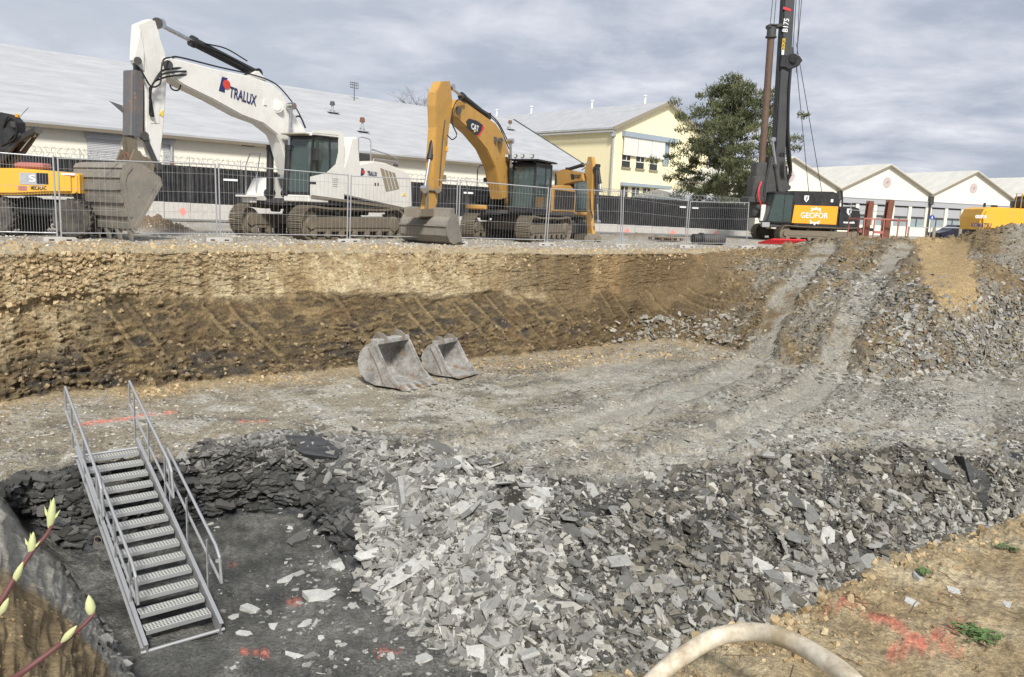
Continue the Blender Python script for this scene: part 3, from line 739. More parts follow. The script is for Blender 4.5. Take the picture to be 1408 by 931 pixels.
M['stone'] = stone_mat('broken_slate'); M['slab'] = stone_mat('slate_slab', False)
def grey(n, lo, hi, warm=.0, pw=1.0):
    g = lo+(hi-lo)*rng.random(n)**pw; return np.stack([g*(1.0+warm*.6), g, g*(.965-warm)], -1)
def sizes(n, lo, hi, pw=2.2): return lo+(hi-lo)*rng.random(n)**pw
SLAB_AREA = np.maximum(sst(2.86, 2.98, TS), sst(2.1, 2.3, TS)*sst(.22, .27, TU))*(1-sst(3.92, 4.04, TS+.03*wn2))
heap = SLAB_AREA*sst(-.205, -.17, TU)
pale = heap*(1-sst(.02, .10, TU))
dens = heap*(.25+.75*sst(.3, .55, n_mid))*(1-.85*gully); pale = pale*(1-.9*gully)
items = []
def add(mask, n, lo, hi, c, tilt=.35, pw=2.2, sink=.15, its=None):
    ix = pick(mask, n); s = sizes(n, lo, hi, pw); p, Rm = place(ix, s, tilt, sink)
    cc = c(n) if callable(c) else c
    (items if its is None else its).append((p, Rm, s, cc))
add(heap, 26000, .012, .045, lambda n: grey(n, .045, .17, .08, 1.4), .6, 1.5); add(dens, 17000, .025, .09, lambda n: grey(n, .05, .28, .05, 1.5), .5)
add(dens, 6500, .05, .17, lambda n: grey(n, .08, .44, .05, 1.5), .45)
add(pale, 3600, .05, .20, lambda n: grey(n, .14, .43, .03, 1.1), .45)
add(heap*sst(.10, .2, TU), 2600, .05, .20, lambda n: grey(n, .07, .22, .15), .4)
add(heap*(1-sst(2.9, 3.5, TS)), 1300, .07, .24, lambda n: grey(n, .16, .45, .03), .35)
rub = merge('rubble', PR_SLAB, items, M['stone'], label='heap of broken pale grey slate below the terrace', cat='rubble')
# chips on pit floor, ledge, terrace, ramp
chips = []
add(pit*sst(-.43, -.36, TU)*sst(-.1, .3, wn2), 1300, .015, .07, lambda n: grey(n, .12, .42, .02, 1.5), .2, 3, its=chips)
nearheap = pit*(1-sst(.03, .6, np.abs(TU+.12)*2.2))
add(pit*sst(-.34, -.26, TU)*(1-sst(-.20, -.1, TU)), 240, .03, .13, lambda n: grey(n, .2, .5, .02), .2, 2.4, its=chips)
led = sst(3.55, 3.8, TS)*(1-sst(4.03, 4.2, TS))*(1-sst(-.19, -.12, TU))*sst(-.44, -.36, TU)
add(led, 2600, .04, .20, lambda n: grey(n, .05, .26, .04, 1.6), .30, 2.4, its=chips)
add(led*sst(-.36, -.30, TU), 800, .06, .22, lambda n: grey(n, .14, .36, .03, 1.3), .32, 2.4, its=chips)
add(sst(3.02, 3.1, TS)*(1-sst(3.9, 4.03, TS))*(1-sst(-.21, -.15, TU)), 1500, .06, .24, lambda n: grey(n, .03, .12, .02), .10, 2.0, its=chips)
add(terr*(1-on_track*.9), 15000, .012, .065, lambda n: grey(n, .10, .55, .08, 1.5), .25, 3, its=chips); add(terr*(1-on_track*.9)*sst(.0, .25, streak)*sst(-.15, 0, TU), 7000, .02, .085, lambda n: grey(n, .07, .20, .12, 1.2), .4, 2.6, its=chips)
add(tedge*sst(-.2, -.1, TU), 1300, .03, .13, lambda n: grey(n, .12, .38, .04), .3, 2.4, its=chips)
add(terr*sst(.25, .35, TU)*sst(.4, .6, n_mid), 1600, .03, .13, lambda n: grey(n, .15, .42, .04), .25, 2.6, its=chips)
add(rampm*(1-on_track*.85)*(1-sandp)*(.4+.6*gr_), 4800, .03, .13, lambda n: grey(n, .10, .30, .26), .45, 2.4, its=chips)
gry = rampm*np.exp(-((TU-.50+.10*(TS-5.6))/.06)**2)*(1-sst(6.0, 6.7, TS))
add(gry, 2000, .04, .19, lambda n: grey(n, .12, .40, .05, 1.5), .4, 2.2, its=chips)
add(rampm*sst(.56, .60, TU)*(1-sst(5.7, 6.1, TS)), 1600, .04, .16, lambda n: grey(n, .15, .36, .03), .4, 2.4, its=chips)
# crest of the talus at the left foot of the ramp
add((bank*(1-rampm)*sst(.10, .2, TU)+terr*sst(4.85, 4.95, TS)*sst(.12, .2, TU))*(1-sst(5.3, 5.5, TS)), 900, .05, .22, lambda n: grey(n, .14, .36, .10), .35, 2.2, its=chips)
lfm = lf*sst(1.25, 1.6, TS)
add(lfm*sst(-.57, -.52, TU)*sst(1.55, 1.8, TS), 500, .03, .15, lambda n: grey(n, .14, .34, .04), .35, 2.0, its=chips)
merge('slate_chips', PR_SLAB, chips, M['stone'], label='loose slate chips strewn over terrace, ramp and pit', cat='slate chips')
crumbs = []
def clayc(n): 
    t = rng.random((n, 1)); return np.array([[.26, .18, .09]])*(1-t)+np.array([[.52, .41, .25]])*t
add(bank*(1-rampm)*sst(6.2, 6.9, TS)*sst(.0, .5, wn2+.2), 1100, .02, .11, clayc, .5, 2.6, its=crumbs)
add(np.exp(-((TU+.58)/.08)**2)*bank*sst(5.7, 6.1, TS), 900, .02, .13, clayc, .5, 2.2, its=crumbs)
add(low*(1-gouge)*(1-sst(5.3, 5.7, TS)), 1300, .02, .12, lambda n: np.array([[.13, .10, .06]])+rng.random((n, 1))*np.array([[.17, .13, .08]]), .3, 2.4, its=crumbs)
add(terr*sst(4.75, 4.98, TS+.1*wn2)*(1-sst(.28, .33, TU))*sst(-.1, .4, wn), 1100, .015, .10, clayc, .4, 2.6, its=crumbs)
add(rampm*(1-on_track*.9)*(1-.9*sandp), 3800, .02, .10, lambda n: np.array([[.11, .085, .05]])+rng.random((n, 1))*np.array([[.13, .10, .06]]), .5, 2.4, its=crumbs)
add(upper*(1-sst(7.2, 7.5, TS)), 2500, .03, .12, clayc, .4, 2.6, its=crumbs)
add(lf*(1-gs/(gs+1e-6)*sst(1.4, 1.6, TS)), 400, .008, .03, lambda n: np.array([[.24, .17, .09]])+rng.random((n, 1))*np.array([[.12, .09, .05]]), .4, 2.4, its=crumbs)
add(isnear*sst(.15, .25, TU)*sst(-.2, .4, wn2), 1500, .003, .02, clayc, .4, 3, its=crumbs)
add(isnear*sst(.12, .2, TU)*nedge, 450, .01, .04, clayc, .4, 2.4, its=crumbs)
merge('clay_crumbs', PR_LUMP, crumbs, M['stone'], label='crumbs and clods of yellow clay on the banks', cat='clods')
gr = []
add(upper*(1-sst(7.9, 8.4, TS))*sst(7.12, 7.4, TS), 8000, .02, .09, lambda n: grey(n, .25, .55, .10), .3, 2.6, its=gr)
merge('gravel', PR_LUMP, gr, M['stone'], label='coarse pale gravel on the upper ground behind the mesh fence', cat='gravel')

# the slabs one can pick out: every one an object of its own
def proto_mesh(name, V, F):
    me = bpy.data.meshes.new(name); me.from_pydata([tuple(v) for v in V], [], F); me.update(); me.materials.append(M['slab']); return me
PM = [proto_mesh('slate_slab', *pr) for pr in PR_SLAB]
def slab(px, py, size, label=None, group=None, tilt=.2, name='slate_rock', k=None, yaw=None, cat='rock', flat=None, stretch=None, facing=None):
    p = surf_pt(px, py); z = ground_z(p.x, p.y); n = ground_n(p.x, p.y, .25)
    nn = np.array([[n.x+rng.normal(0, tilt), n.y+rng.normal(0, tilt), n.z]])
    if facing is not None: nn = np.array([facing], float)
    Rm = rot_from(nn, np.array([rng.random()*6.28 if yaw is None else yaw]))[0]
    o = bpy.data.objects.new(name, PM[int(rng.integers(0, len(PM))) if k is None else k]); col.objects.link(o)
    S = Matrix.Diagonal((size*(stretch or 1), size, size*(flat or 1), 1))
    mw = Matrix([list(r)+[0] for r in Rm]+[[0, 0, 0, 1]]) @ S; mw.translation = Vector((p.x, p.y, z))+n*size*.03
    g_ = .13 if 'dark' in (label or '') else (.46 if ('pale' in label or 'white' in label) else .27); o.color = (g_*1.0, g_, g_*.955, 1)
    o.matrix_world = mw
    return tag(o, label, cat, group)
special = [(548, 800, .34, 'long flat pale slab lying on its side at the foot of the heap', dict(stretch=2.0, yaw=.3, tilt=.06, k=3)),
 (612, 772, .36, 'long pale pointed slab leaning on the heap above the long flat one', dict(stretch=1.5, yaw=1.0, tilt=.15)),
 (412, 741, .27, 'lone pale rounded slab on the dark pit floor left of the heap', dict(tilt=.1)),
 (437, 824, .25, 'lone white slab on the pit floor beside a red paint mark', dict(tilt=.1)),
 (468, 778, .34, 'broad pale slab at the left foot of the heap', dict(tilt=.1)),
 (632, 648, .38, 'large white slab near the top of the heap', dict(tilt=.1)),
 (603, 620, .38, 'dark upright slab standing on the crest of the heap', dict(facing=(-.3, -1, .35))),
 (980, 718, .36, 'square grey slab lying high on the middle of the rubble slope', dict(tilt=.1)),
 (1040, 782, .42, 'square pale grey slab low on the rubble slope beside the clay bank', dict(tilt=.1)),
 (1137, 735, .28, 'tall pale slab standing on edge in the rubble', dict(stretch=1.4, yaw=1.4, tilt=.2)),
 (1195, 778, .42, 'triangular grey slab beside the edge of the clay bank', dict(tilt=.1)),
 (1322, 718, .36, 'wide flat grey slab beside the smooth black rock face', dict(stretch=1.3, yaw=-.3, tilt=.08)),
 (1288, 655, .40, 'dark grey squarish slab at the right of the rubble slope', dict(tilt=.12)),
 (500, 528, .0, None, None)]
for px, py, s, lb, kw in special:
    if s: slab(px, py, s, lb, **kw)
slab(478, 531, .20, 'white flat stone lying against the large toothed bucket', tilt=.05)
n_made = 0; cand = []
hm = (heap*(.3+.7*sst(.3, .55, n_mid))*(TU < .56)); hp = hm*(1-sst(.0, .1, TU)*.45)
ix = pick(hp, 262)
for q in ix:
    p = P.reshape(-1, 3)[q]; s = (.13+.20*rng.random()**1.8)*(1 if TU.reshape(-1)[q] < .06 else .85)
    n = Gs.reshape(-1, 3)[q]; nn = (n+rng.normal(0, .30, 3))[None]; nn[:, 2] = abs(nn[:, 2])+.05
    Rm = rot_from(nn, np.array([rng.random()*6.28]))[0]
    o = bpy.data.objects.new('slate_rock', PM[int(rng.integers(0, len(PM)))]); col.objects.link(o)
    mw = Matrix([list(r)+[0] for r in Rm]+[[0, 0, 0, 1]]) @ Matrix.Diagonal((s*rng.uniform(.9, 1.3), s, s*rng.uniform(.7, 1.2), 1)); mw.translation = Vector(p)+Vector(n)*s*.10
    g_ = (rng.uniform(.16, .50) if TU.reshape(-1)[q] < .06 else rng.uniform(.10, .36)); o.color = (g_*1.0, g_, g_*.955, 1)
    o.matrix_world = mw; tag(o, 'broken grey slate slab lying loose among the rubble of the slope', 'rock', 'slate slabs in the rubble heap')
for px, py, s in [(395, 797, .16), (375, 860, .15), (420, 862, .12), (440, 880, .12), (345, 838, .2), (322, 846, .13), (405, 905, .14), (335, 870, .12), (300, 768, .1), (455, 905, .1), (580, 912, .22), (697, 910, .2), (805, 912, .2)]:
    slab(px, py, s, 'small pale slate piece lying alone on the wet pit floor', 'slate pieces on the pit floor', tilt=.08)
for px, py, s in [(252, 648, .3), (420, 660, .26), (450, 655, .3), (1170, 655, .25), (1185, 622, .25), (1040, 617, .24)]:
    slab(px, py, s, 'slate slab resting on the broken rim of the terrace', 'slate slabs on the terrace rim', tilt=.12)

# two smooth faces of solid black slate
def rock_face(pts, label, lift=.12):
    P_ = [surf_pt(*p) for p in pts]; P_ = [Vector((p.x, p.y, ground_z(p.x, p.y)+lift)) for p in P_]; c = sum(P_, Vector())/len(P_); n = Vector((0, 0, 0))
    for a, b in zip(P_, P_[1:]+P_[:1]): n += (a-c).cross(b-c)
    n.normalize(); n = n if n.z > 0 else -n
    bm = B(); top = [bm.verts.new((p-c)-n*((p-c).dot(n))*.75) for p in P_]; bot = [bm.verts.new((p-c)*1.06-n*.35) for p in P_]; bm.faces.new(top)
    for i in range(len(P_)): j = (i+1) % len(P_); bm.faces.new((top[i], top[j], bot[j], bot[i]))
    bm.faces.new(bot[::-1]); o = link('rock', bm, M['black_slate']); o.location = c; return tag(o, label, 'rock')
m_, nt, b = mat_new('black_slate'); n1 = noise(nt, 3, 8, .65, stretch=(1, 5, 5)); n2 = noise(nt, 30, 5, .6)
L(nt, ramp(nt, n1, [(.35, (.020, .021, .023)), (.7, (.058, .060, .062))]), b.inputs['Base Color']); b.inputs['Roughness'].default_value = .55; ad = N(nt, 'ShaderNodeMath', operation='ADD'); L(nt, n1, ad.inputs[0]); L(nt, n2, ad.inputs[1]); bump(nt, b, ad.outputs[0], .5, .03); M['black_slate'] = m_
rock_face([(1316, 640), (1338, 650), (1366, 672), (1398, 690), (1392, 704), (1366, 722), (1352, 706), (1336, 676)], 'smooth black slate face cutting into the rubble at the right edge')
rock_face([(392, 606), (440, 610), (470, 632), (462, 642), (418, 645), (398, 626)], 'smooth dark slate slab set in the terrace rim left of the pale heap')

for px, py, s_, lb in ((1253, 830, .055, 'flat white stone lying on the clay bank above the red paint mark'), (1310, 812, .05, 'pale stone on the clay bank, right of the flat white one'), (1262, 796, .05, 'pale stone beside the tiny weed near the rim of the clay bank'), (1385, 832, .04, 'small pale stone at the right edge of the clay bank')):
    slab(px, py, s_, lb, tilt=.1)
bm = B(); rr = random.Random(5)
for i in range(46):
    px, py = rr.uniform(1010, 1400), rr.uniform(790, 925); p = surf_pt(px, py)
    if p.z < -.6: continue
    a = rr.uniform(0, 6.28); l = rr.uniform(.03, .13); pts = []
    for k in range(4): x, y = p.x+math.cos(a)*l*k/3+rr.gauss(0, .004), p.y+math.sin(a)*l*k/3+rr.gauss(0, .004); pts.append((x, y, ground_z(x, y)+.005+.004*rr.random()))
    path(bm, pts, rr.uniform(.0008, .0018), 5)
tag(link('dry_twigs', bm, plain('dead_stems', (.16, .10, .06), .9)), 'thin dry twigs and roots littering the clay bank', 'twigs', kind='stuff')
# ------------------------------------------------------------------ machines
class FR:
    """a machine's own axes: X forward, Y to its left, Z up"""
    def __init__(s, x, y, yawdeg, z=0.0):
        s.yaw = R(yawdeg); s.o = Vector((x, y, z)); s.h = Vector((math.cos(s.yaw), math.sin(s.yaw), 0)); s.l = Vector((-s.h.y, s.h.x, 0))
    def loc(s, w): d = w-s.o; return Vector((d.dot(s.h), d.dot(s.l), d.z))
    def side(s, px, py, v=0.0):
        d = ray(px, py); e = s.loc(EYE); t = (v-e.y)/d.dot(s.l); p = s.loc(EYE+d*t); return (p.x, p.z)
    def sd(s, px, py, v=0.0): a = s.side(px, py, v); return Vector((a[0], v, a[1]))
    def sides(s, pts, v): return [s.side(x, y, v) for x, y in pts]
    def front(s, px, py, u_): d = ray(px, py); e = s.loc(EYE); t = (u_-e.x)/d.dot(s.h); p = s.loc(EYE+d*t); return (p.y, p.z)
    def empty(s, name, label, cat, group=None): return empty(name, s.o, s.yaw, label, cat, group)

def stadium(u0, u1, H, n=9, sag=.03):
    r = H/2; pts = []
    for i in range(n+1):
        a = -math.pi/2+math.pi*i/n; pts.append((u1-r+r*math.cos(a), r+r*math.sin(a)))
    m = 6
    for i in range(1, m): t = i/m; pts.append((u1-r+(u0-u1+2*r)*t, H-sag*math.sin(t*math.pi)*2-sag*.6*math.sin(t*3*math.pi)))
    for i in range(n+1):
        a = math.pi/2+math.pi*i/n; pts.append((u0+r+r*math.cos(a), r+r*math.sin(a)))
    return pts
def walk(pts, step):
    out = []; P = [Vector((p[0], p[1])) for p in pts]; P.append(P[0]); acc = 0; 
    for a, b in zip(P[:-1], P[1:]):
        L_ = (b-a).length
        while acc < L_:
            t = acc/L_; out.append((a.lerp(b, t), (b-a).normalized())); acc += step
        acc -= L_
    return out
def track_unit(par, v0, v1, u0, u1, H, pitch=.19, frame_mat='mud_steel', zb=0.0, sprocket_mat=None):
    """one crawler track: shoes on a loop, frame, rollers, idler and sprocket"""
    bm = B(); path_ = stadium(u0, u1, H)
    for p, t in walk(path_, pitch):
        n = Vector((-t.y, t.x)); ang = math.atan2(t.y, t.x)
        rot = Matrix.Rotation(-ang, 3, 'Y')
        c = p - Vector((t.y, -t.x))*-.0
        box(bm, (p.x, (v0+v1)/2, p.y+zb), (pitch*.93, v1-v0, .035), rot)
        for o in (-.3, 0, .3):
            q = p+t*pitch*o + Vector((t.y, -t.x))*.028
            box(bm, (q.x, (v0+v1)/2, q.y+zb), (.022, v1-v0, .04), rot)
        q = p - Vector((t.y, -t.x))*.05
        box(bm, (q.x, (v0+v1)/2, q.y+zb), (pitch*.8, .22, .07), rot)
    tr = link('track', bm, M['mud_steel'], par)
    vm = (v0+v1)/2; r = H/2
    bm = B(); prism(bm, [(u0+r*1.15, H*.24+zb), (u1-r*1.2, H*.24+zb), (u1-r*1.2, H*.62+zb), (u1-r*1.6, H*.70+zb), (u0+r*1.4, H*.74+zb), (u0+r*1.15, H*.66+zb)], vm-.20, vm+.20, .02)
    box(bm, ((u0+u1)/2, vm, H*.40+zb), ((u1-u0)-2.5*r, .46, .05)); link('track_frame', bm, M[frame_mat], par)
    for i in range(7):
        uu = u0+r*1.25+(u1-u0-2.5*r)*i/6; bm = B()
        lathe(bm, [(.06, -.22), (.13, -.20), (.13, -.1), (.09, -.08), (.09, .08), (.13, .1), (.13, .20), (.06, .22)], (uu, vm, .19+zb), (0, 1, 0), 14); link('track_roller', bm, M['mud_steel'], par, True)
    for i in range(2):
        uu = u0+(u1-u0)*(.38+.28*i); bm = B(); lathe(bm, [(.04, -.2), (.08, -.18), (.08, .18), (.04, .2)], (uu, vm, H-.16+zb), (0, 1, 0), 12); link('carrier_roller', bm, M['dark_grey'], par, True)
    bm = B(); lathe(bm, [(.10, -.20), (.18, -.2), (.2, -.14), (r*.70, -.13), (r*.80, -.09), (r*.80, .09), (r*.70, .13), (.2, .14), (.18, .22), (.1, .22)], (u1-r, vm, r+zb), (0, 1, 0), 24); link('idler', bm, M['mud_steel'], par, True)
    bm = B(); lathe(bm, [(.14, -.24), (.26, -.22), (.26, -.1), (r*.74, -.09), (r*.74, .09), (.28, .1), (.26, .24), (.14, .26)], (u0+r, vm, r+zb), (0, 1, 0), 24)
    for k in range(16):
        a = k*math.pi/8; box(bm, (u0+r+r*.80*math.cos(a), vm, r+zb+r*.80*math.sin(a)), (.09, .12, .07), Matrix.Rotation(-a, 3, 'Y'))
    link('sprocket', bm, M['mud_steel'], par, True)
def crawler(par, W, u0, u1, H, sw, zb=0.0, body_top=1.2, mat='mud_steel'):
    track_unit(par, W/2-sw, W/2, u0, u1, H, zb=zb); track_unit(par, -W/2, -W/2+sw, u0, u1, H, zb=zb)
    bm = B(); prism(bm, [(-1.0, .42), (1.0, .42), (.75, H*.95), (-.75, H*.95)], -W/2+sw+.0, W/2-sw, .03)
    box(bm, (.75, 0, .60), (.35, W-2*sw+.3, .32), None, .03); box(bm, (-.75, 0, .60), (.35, W-2*sw+.3, .32), None, .03)
    link('undercarriage', bm, M[mat], par)
    bm = B(); lathe(bm, [(.72, 0), (.76, .03), (.76, body_top-H*.93), (.70, body_top-H*.93+.02)], (0, 0, H*.92), (0, 0, 1), 40); link('slew_ring', bm, M['dark_grey'], par, True)
def cylinder(par, a, b, rb, rr, split=.55, mat='black', v=None, label=None):
    """hydraulic cylinder: barrel from b towards a, chrome rod at the a end"""
    a, b = V3(a), V3(b); m = a.lerp(b, split); d = (b-a).normalized(); side = Vector((0, 1, 0))
    bm = B(); tube(bm, m, b, rb, seg=16); tube(bm, m-d*.02, m+d*.14, rb*1.18, seg=16); tube(bm, b-side*rb*1.3, b+side*rb*1.3, rb*1.1, seg=14)
    c = link('cylinder', bm, M[mat], par, True, label)
    bm = B(); tube(bm, a, m, rr, seg=14); tube(bm, a-side*rb*1.2, a+side*rb*1.2, rb*.95, seg=14); o = link('piston_rod', bm, M['chrome'], c, True)
    return c
def handrail(par, pts, r=.018, mat='galv'):
    bm = B(); path(bm, pts, r, 8); return link('handrail', bm, M[mat], par, True)
def cab(par, u0, u1, v0, v1, z0, z1, mat='black', slant=.12, frame=.07, lower=None, lower_mat=None, seat=True):
    """operator's cab with separate panes; front is at u1"""
    ft = u1-slant
    bm = B()
    # corner pillars
    for v in (v0+frame/2, v1-frame/2):
        prism(bm, [(u1-frame, z0), (u1, z0), (ft, z1-.05), (ft-frame, z1-.05)], v-frame/2, v+frame/2, .008)
        box2(bm, (u0, v-frame/2, z0), (u0+frame*1.3, v+frame/2, z1-.05)); um = u0+(u1-u0)*.36
        box2(bm, (um-frame*.35, v-frame/2, z0), (um+frame*.35, v+frame/2, z1-.05))
        box2(bm, (u0, v-frame/2, z0), (u1-.02, v+frame/2, z0+frame*1.2)); box2(bm, (u0, v-frame/2, z1-.13), (ft, v+frame/2, z1-.05))
    box2(bm, (u0, v0, z0-.02), (u1, v1, z0+.05)); box2(bm, (ft-.05, v0, z1-.14), (ft+.005, v1, z1-.05)); box2(bm, (u1-.05, v0, z0), (u1+.005, v1, z0+.10)); box2(bm, (u0, v0, z1-.14), (u0+.06, v1, z1-.05))
    box2(bm, (u0, v0, z0), (u0+.05, v1, z0+.55))
    f = link('cab', bm, M[mat], par)
    bm = B(); prism(bm, [(u0-.02, z1-.06), (ft+.06, z1-.06), (ft+.02, z1+.03), (u0+.05, z1+.045)], v0-.02, v1+.02, .02); link('cab_roof', bm, M[mat], f)
    if lower:
        bm = B()
        for v in (v0-.012, v1-.012): box2(bm, (u0, v, z0-.01), (u1-.04, v+.024, z0+lower), .01)
        link('cab_panel', bm, M[lower_mat or mat], f)
    zl = z0+(lower or .08)
    def pane(nm, fn): bm = B(); fn(bm); link(nm, bm, M['glass'], f)
    pane('windscreen', lambda bm: prism(bm, [(u1-.02, z0+.1), (u1-.008, z0+.1), (ft-.008, z1-.12), (ft-.02, z1-.12)], v0+frame, v1-frame))
    for v in (v0+.02, v1-.02):
        pane('side_window', lambda bm: prism(bm, [(u0+frame, zl), (u1-frame-.01, zl), (ft-frame-.01, z1-.13), (u0+frame, z1-.13)], v-.005, v+.005))
    pane('rear_window', lambda bm: box2(bm, (u0+.02, v0+frame, z0+.55), (u0+.03, v1-frame, z1-.13)))
    if seat:
        bm = B(); vm = (v0+v1)/2; um = u0+.55
        box(bm, (um, vm, z0+.45), (.5, .5, .14), None, .04); box(bm, (um-.28, vm, z0+.85), (.14, .5, .72), Matrix.Rotation(R(-8), 3, 'Y'), .05); box(bm, (um-.33, vm, z0+1.3), (.1, .28, .2), None, .04); box(bm, (um, vm, z0+.2), (.3, .3, .36))
        for s in (-1, 1): box(bm, (um+.15, vm+s*.33, z0+.62), (.55, .12, .14), None, .03)
        link('seat', bm, M['black'], f)
        bm = B(); box(bm, (u1-.35, vm-.36, z0+.95), (.08, .06, .9)); box(bm, (u1-.36, vm-.34, z0+1.1), (.05, .22, .17)); tube(bm, (um+.45, vm+.33, z0+.6), (um+.5, vm+.33, z0+.95), .02); link('controls', bm, M['dark_grey'], f)
    return f
def beam(par, name, pts, F, v, mat, bev=.03):
    """box-section boom or stick whose side outline was measured in the machine's own plane"""
    bm = B(); prism(bm, F.sides(pts, v), -v, v, bev); return link(name, bm, M[mat], par)
def bucket_shell(bm, outline, back_n, w, th=.05, back_i0=0):
    """open bucket: outline points of the side plate; the first back_n points form the curved back sheet"""
    for s in (-1, 1): prism(bm, outline, s*w-th*.5, s*w+th*.5)
    bk = outline[:back_n]
    n = len(bk); inner = []
    cx = sum(p[0] for p in outline)/len(outline); cz = sum(p[1] for p in outline)/len(outline)
    for p in bk:
        d = Vector((cx-p[0], cz-p[1])).normalized(); inner.append((p[0]+d.x*th, p[1]+d.y*th))
    for i in range(n-1):
        prism(bm, [bk[i], bk[i+1], inner[i+1], inner[i]], -w, w)
def tooth(par, F0, base, tip, v, w=.09, mat='bucket', name='tooth'):
    b, t = Vector(base), Vector(tip); d = (t-b).normalized(); n = Vector((-d.y, d.x)); bm = B()
    prism(bm, [tuple(b-n*.055-d*.10), tuple(b+n*.055-d*.10), tuple(b+n*.06+d*.05), tuple(t+n*.012), tuple(t-n*.012), tuple(b-n*.06+d*.05)], v-w/2, v+w/2, .008)
    return link(name, bm, M[mat], par)

# ============ large white tracked excavator
F = FR(-6.9, 28.1, 239)
ex = F.empty('excavator', 'large white tracked excavator standing on gravel with its big ribbed bucket on the ground', 'excavator')
crawler(ex, 3.4, -2.55, 2.6, 1.06, .60, body_top=1.2)
# superstructure
V = 1.5
hs = F.sides([(470, 268), (470, 243), (480, 205), (484, 190), (492, 188), (495.5, 225), (514, 221.5), (530, 224), (556, 235), (563, 239), (566, 245), (567, 284), (561, 288)], V)
bm = B(); prism(bm, hs, .45, V, .04)
hs2 = [(p[0], min(p[1], 2.75)) for p in hs]; prism(bm, hs2, -V, .447, .04); link('bodywork', bm, M['white'], ex)
bm = B(); box2(bm, (-3.0, -1.45, 1.12), (2.0, 1.45, 1.3), .02); link('main_frame', bm, M['dark_grey'], ex)
bm = B(); prism(bm, F.sides([(428, 268), (566, 286.5), (566, 290), (428, 272)], 1.53), 1.44, 1.53); link('deck_skirt', bm, M['mud_steel'], ex)
cbm = cab(ex, .62, 2.05, .42, 1.5, 1.42, 3.34, 'black', .16, .07)
bm = B()     # white door skin round the side window
prism(bm, F.sides([(427, 270), (427, 243), (449, 238), (462, 226), (465.5, 210), (465.5, 186), (430, 182.5), (431, 179.5), (448, 179), (469, 181), (473, 187), (473, 276)], 1.52), 1.50, 1.525)
link('door_panel', bm, M['white'], cbm)
bm = B(); prism(bm, [(.5, 3.32), (2.02, 3.30), (1.9, 3.40), (.6, 3.44)], .40, 1.52, .03); link('roof_cap', bm, M['white'], cbm)
bm = B(); box2(bm, (1.8, .40, 3.32), (2.22, 1.45, 3.36)); link('sun_visor', bm, M['grille'], cbm)
bm = B(); box2(bm, (1.2, .36, 1.20), (2.10, 1.5, 1.42), .03); link('cab_base', bm, M['white'], ex)
bm = B(); box(bm, (1.95, 1.66, 2.7), (.10, .22, .42), None, .03); tube(bm, (1.95, 1.5, 2.85), (1.95, 1.66, 2.85), .015); link('mirror', bm, M['black'], cbm)
# grille
gp = F.sides([(523, 231), (543, 238), (549, 259), (531, 263)], 1.515); bm = B(); prism(bm, gp, 1.505, 1.52); g = link('side_grille', bm, M['grille'], ex)
bm = B()
for i in (1, 2, 3): t = i/4; a = Vector(gp[0]).lerp(Vector(gp[1]), t); b_ = Vector(gp[3]).lerp(Vector(gp[2]), t); path(bm, [(a.x, 1.524, a.y), (b_.x, 1.524, b_.y)], .012, 6)
link('grille_bar', bm, M['white'], g)
for px in (516, 519.8): 
    bm = B(); box(bm, F.sd(px, 253.5, 1.505), (.06, .02, .10)); link('latch', bm, M['black'], ex)
bm = B(); box(bm, F.sd(430.5, 251.5, 1.53), (.26, .03, .07), None, .01); link('door_handle', bm, M['black'], ex)
for i in range(5): bm = B(); q = F.sd(461, 246+i*2.6, 1.527); box(bm, q, (.32-.03*i, .006, .012)); link('louvre', bm, M['dark_grey'], ex)
# rails and steps on top
for pts in ([(493, 222), (493, 190), (497, 188.5), (507, 191), (510, 194), (510, 224)], [(513, 223), (514, 218), (545, 222), (547, 226)], [(511, 206), (530, 211), (546, 218)]):
    handrail(ex, [F.sd(x, y, 1.35) for x, y in pts])
handrail(ex, [F.sd(511, 214, .9) if False else F.sd(x, y, .6) for x, y in [(512, 205), (545, 217), (548, 225)]])
bm = B(); box2(bm, (-1.5, -.2, 2.75), (-.75, .9, 3.0), .03); link('engine_hood', bm, M['dark_grey'], ex)
bm = B(); tube(bm, (-2.4, -.4, 2.7), (-2.4, -.4, 3.0), .05); tube(bm, (-2.4, -.4, 3.0), (-2.52, -.4, 3.05), .05); link('exhaust', bm, M['dark_grey'], ex, True)
bm = B(); box(bm, (-2.8, 1.0, 2.7), (.18, .12, .1), None, .02); link('work_lamp', bm, M['dark_grey'], ex)
# right-hand platform with rail
bm = B(); prism(bm, [(-.2, 1.2), (2.05, 1.2), (2.1, 1.35), (1.75, 1.95), (-.2, 2.1)], -1.5, -.55, .03); link('right_platform', bm, M['white'], ex)
bm = B(); box2(bm, (1.95, -1.55, 1.30), (2.45, -.9, 1.36)); box2(bm, (2.0, -1.4, 1.1), (2.3, -1.0, 1.3), .03); link('step', bm, M['white'], ex)
handrail(ex, [(2.1, -1.45, 1.4), (2.1, -1.45, 2.3), (1.9, -1.45, 2.75), (1.9, -.95, 2.75), (2.05, -.95, 2.0), (2.1, -.95, 1.5)])
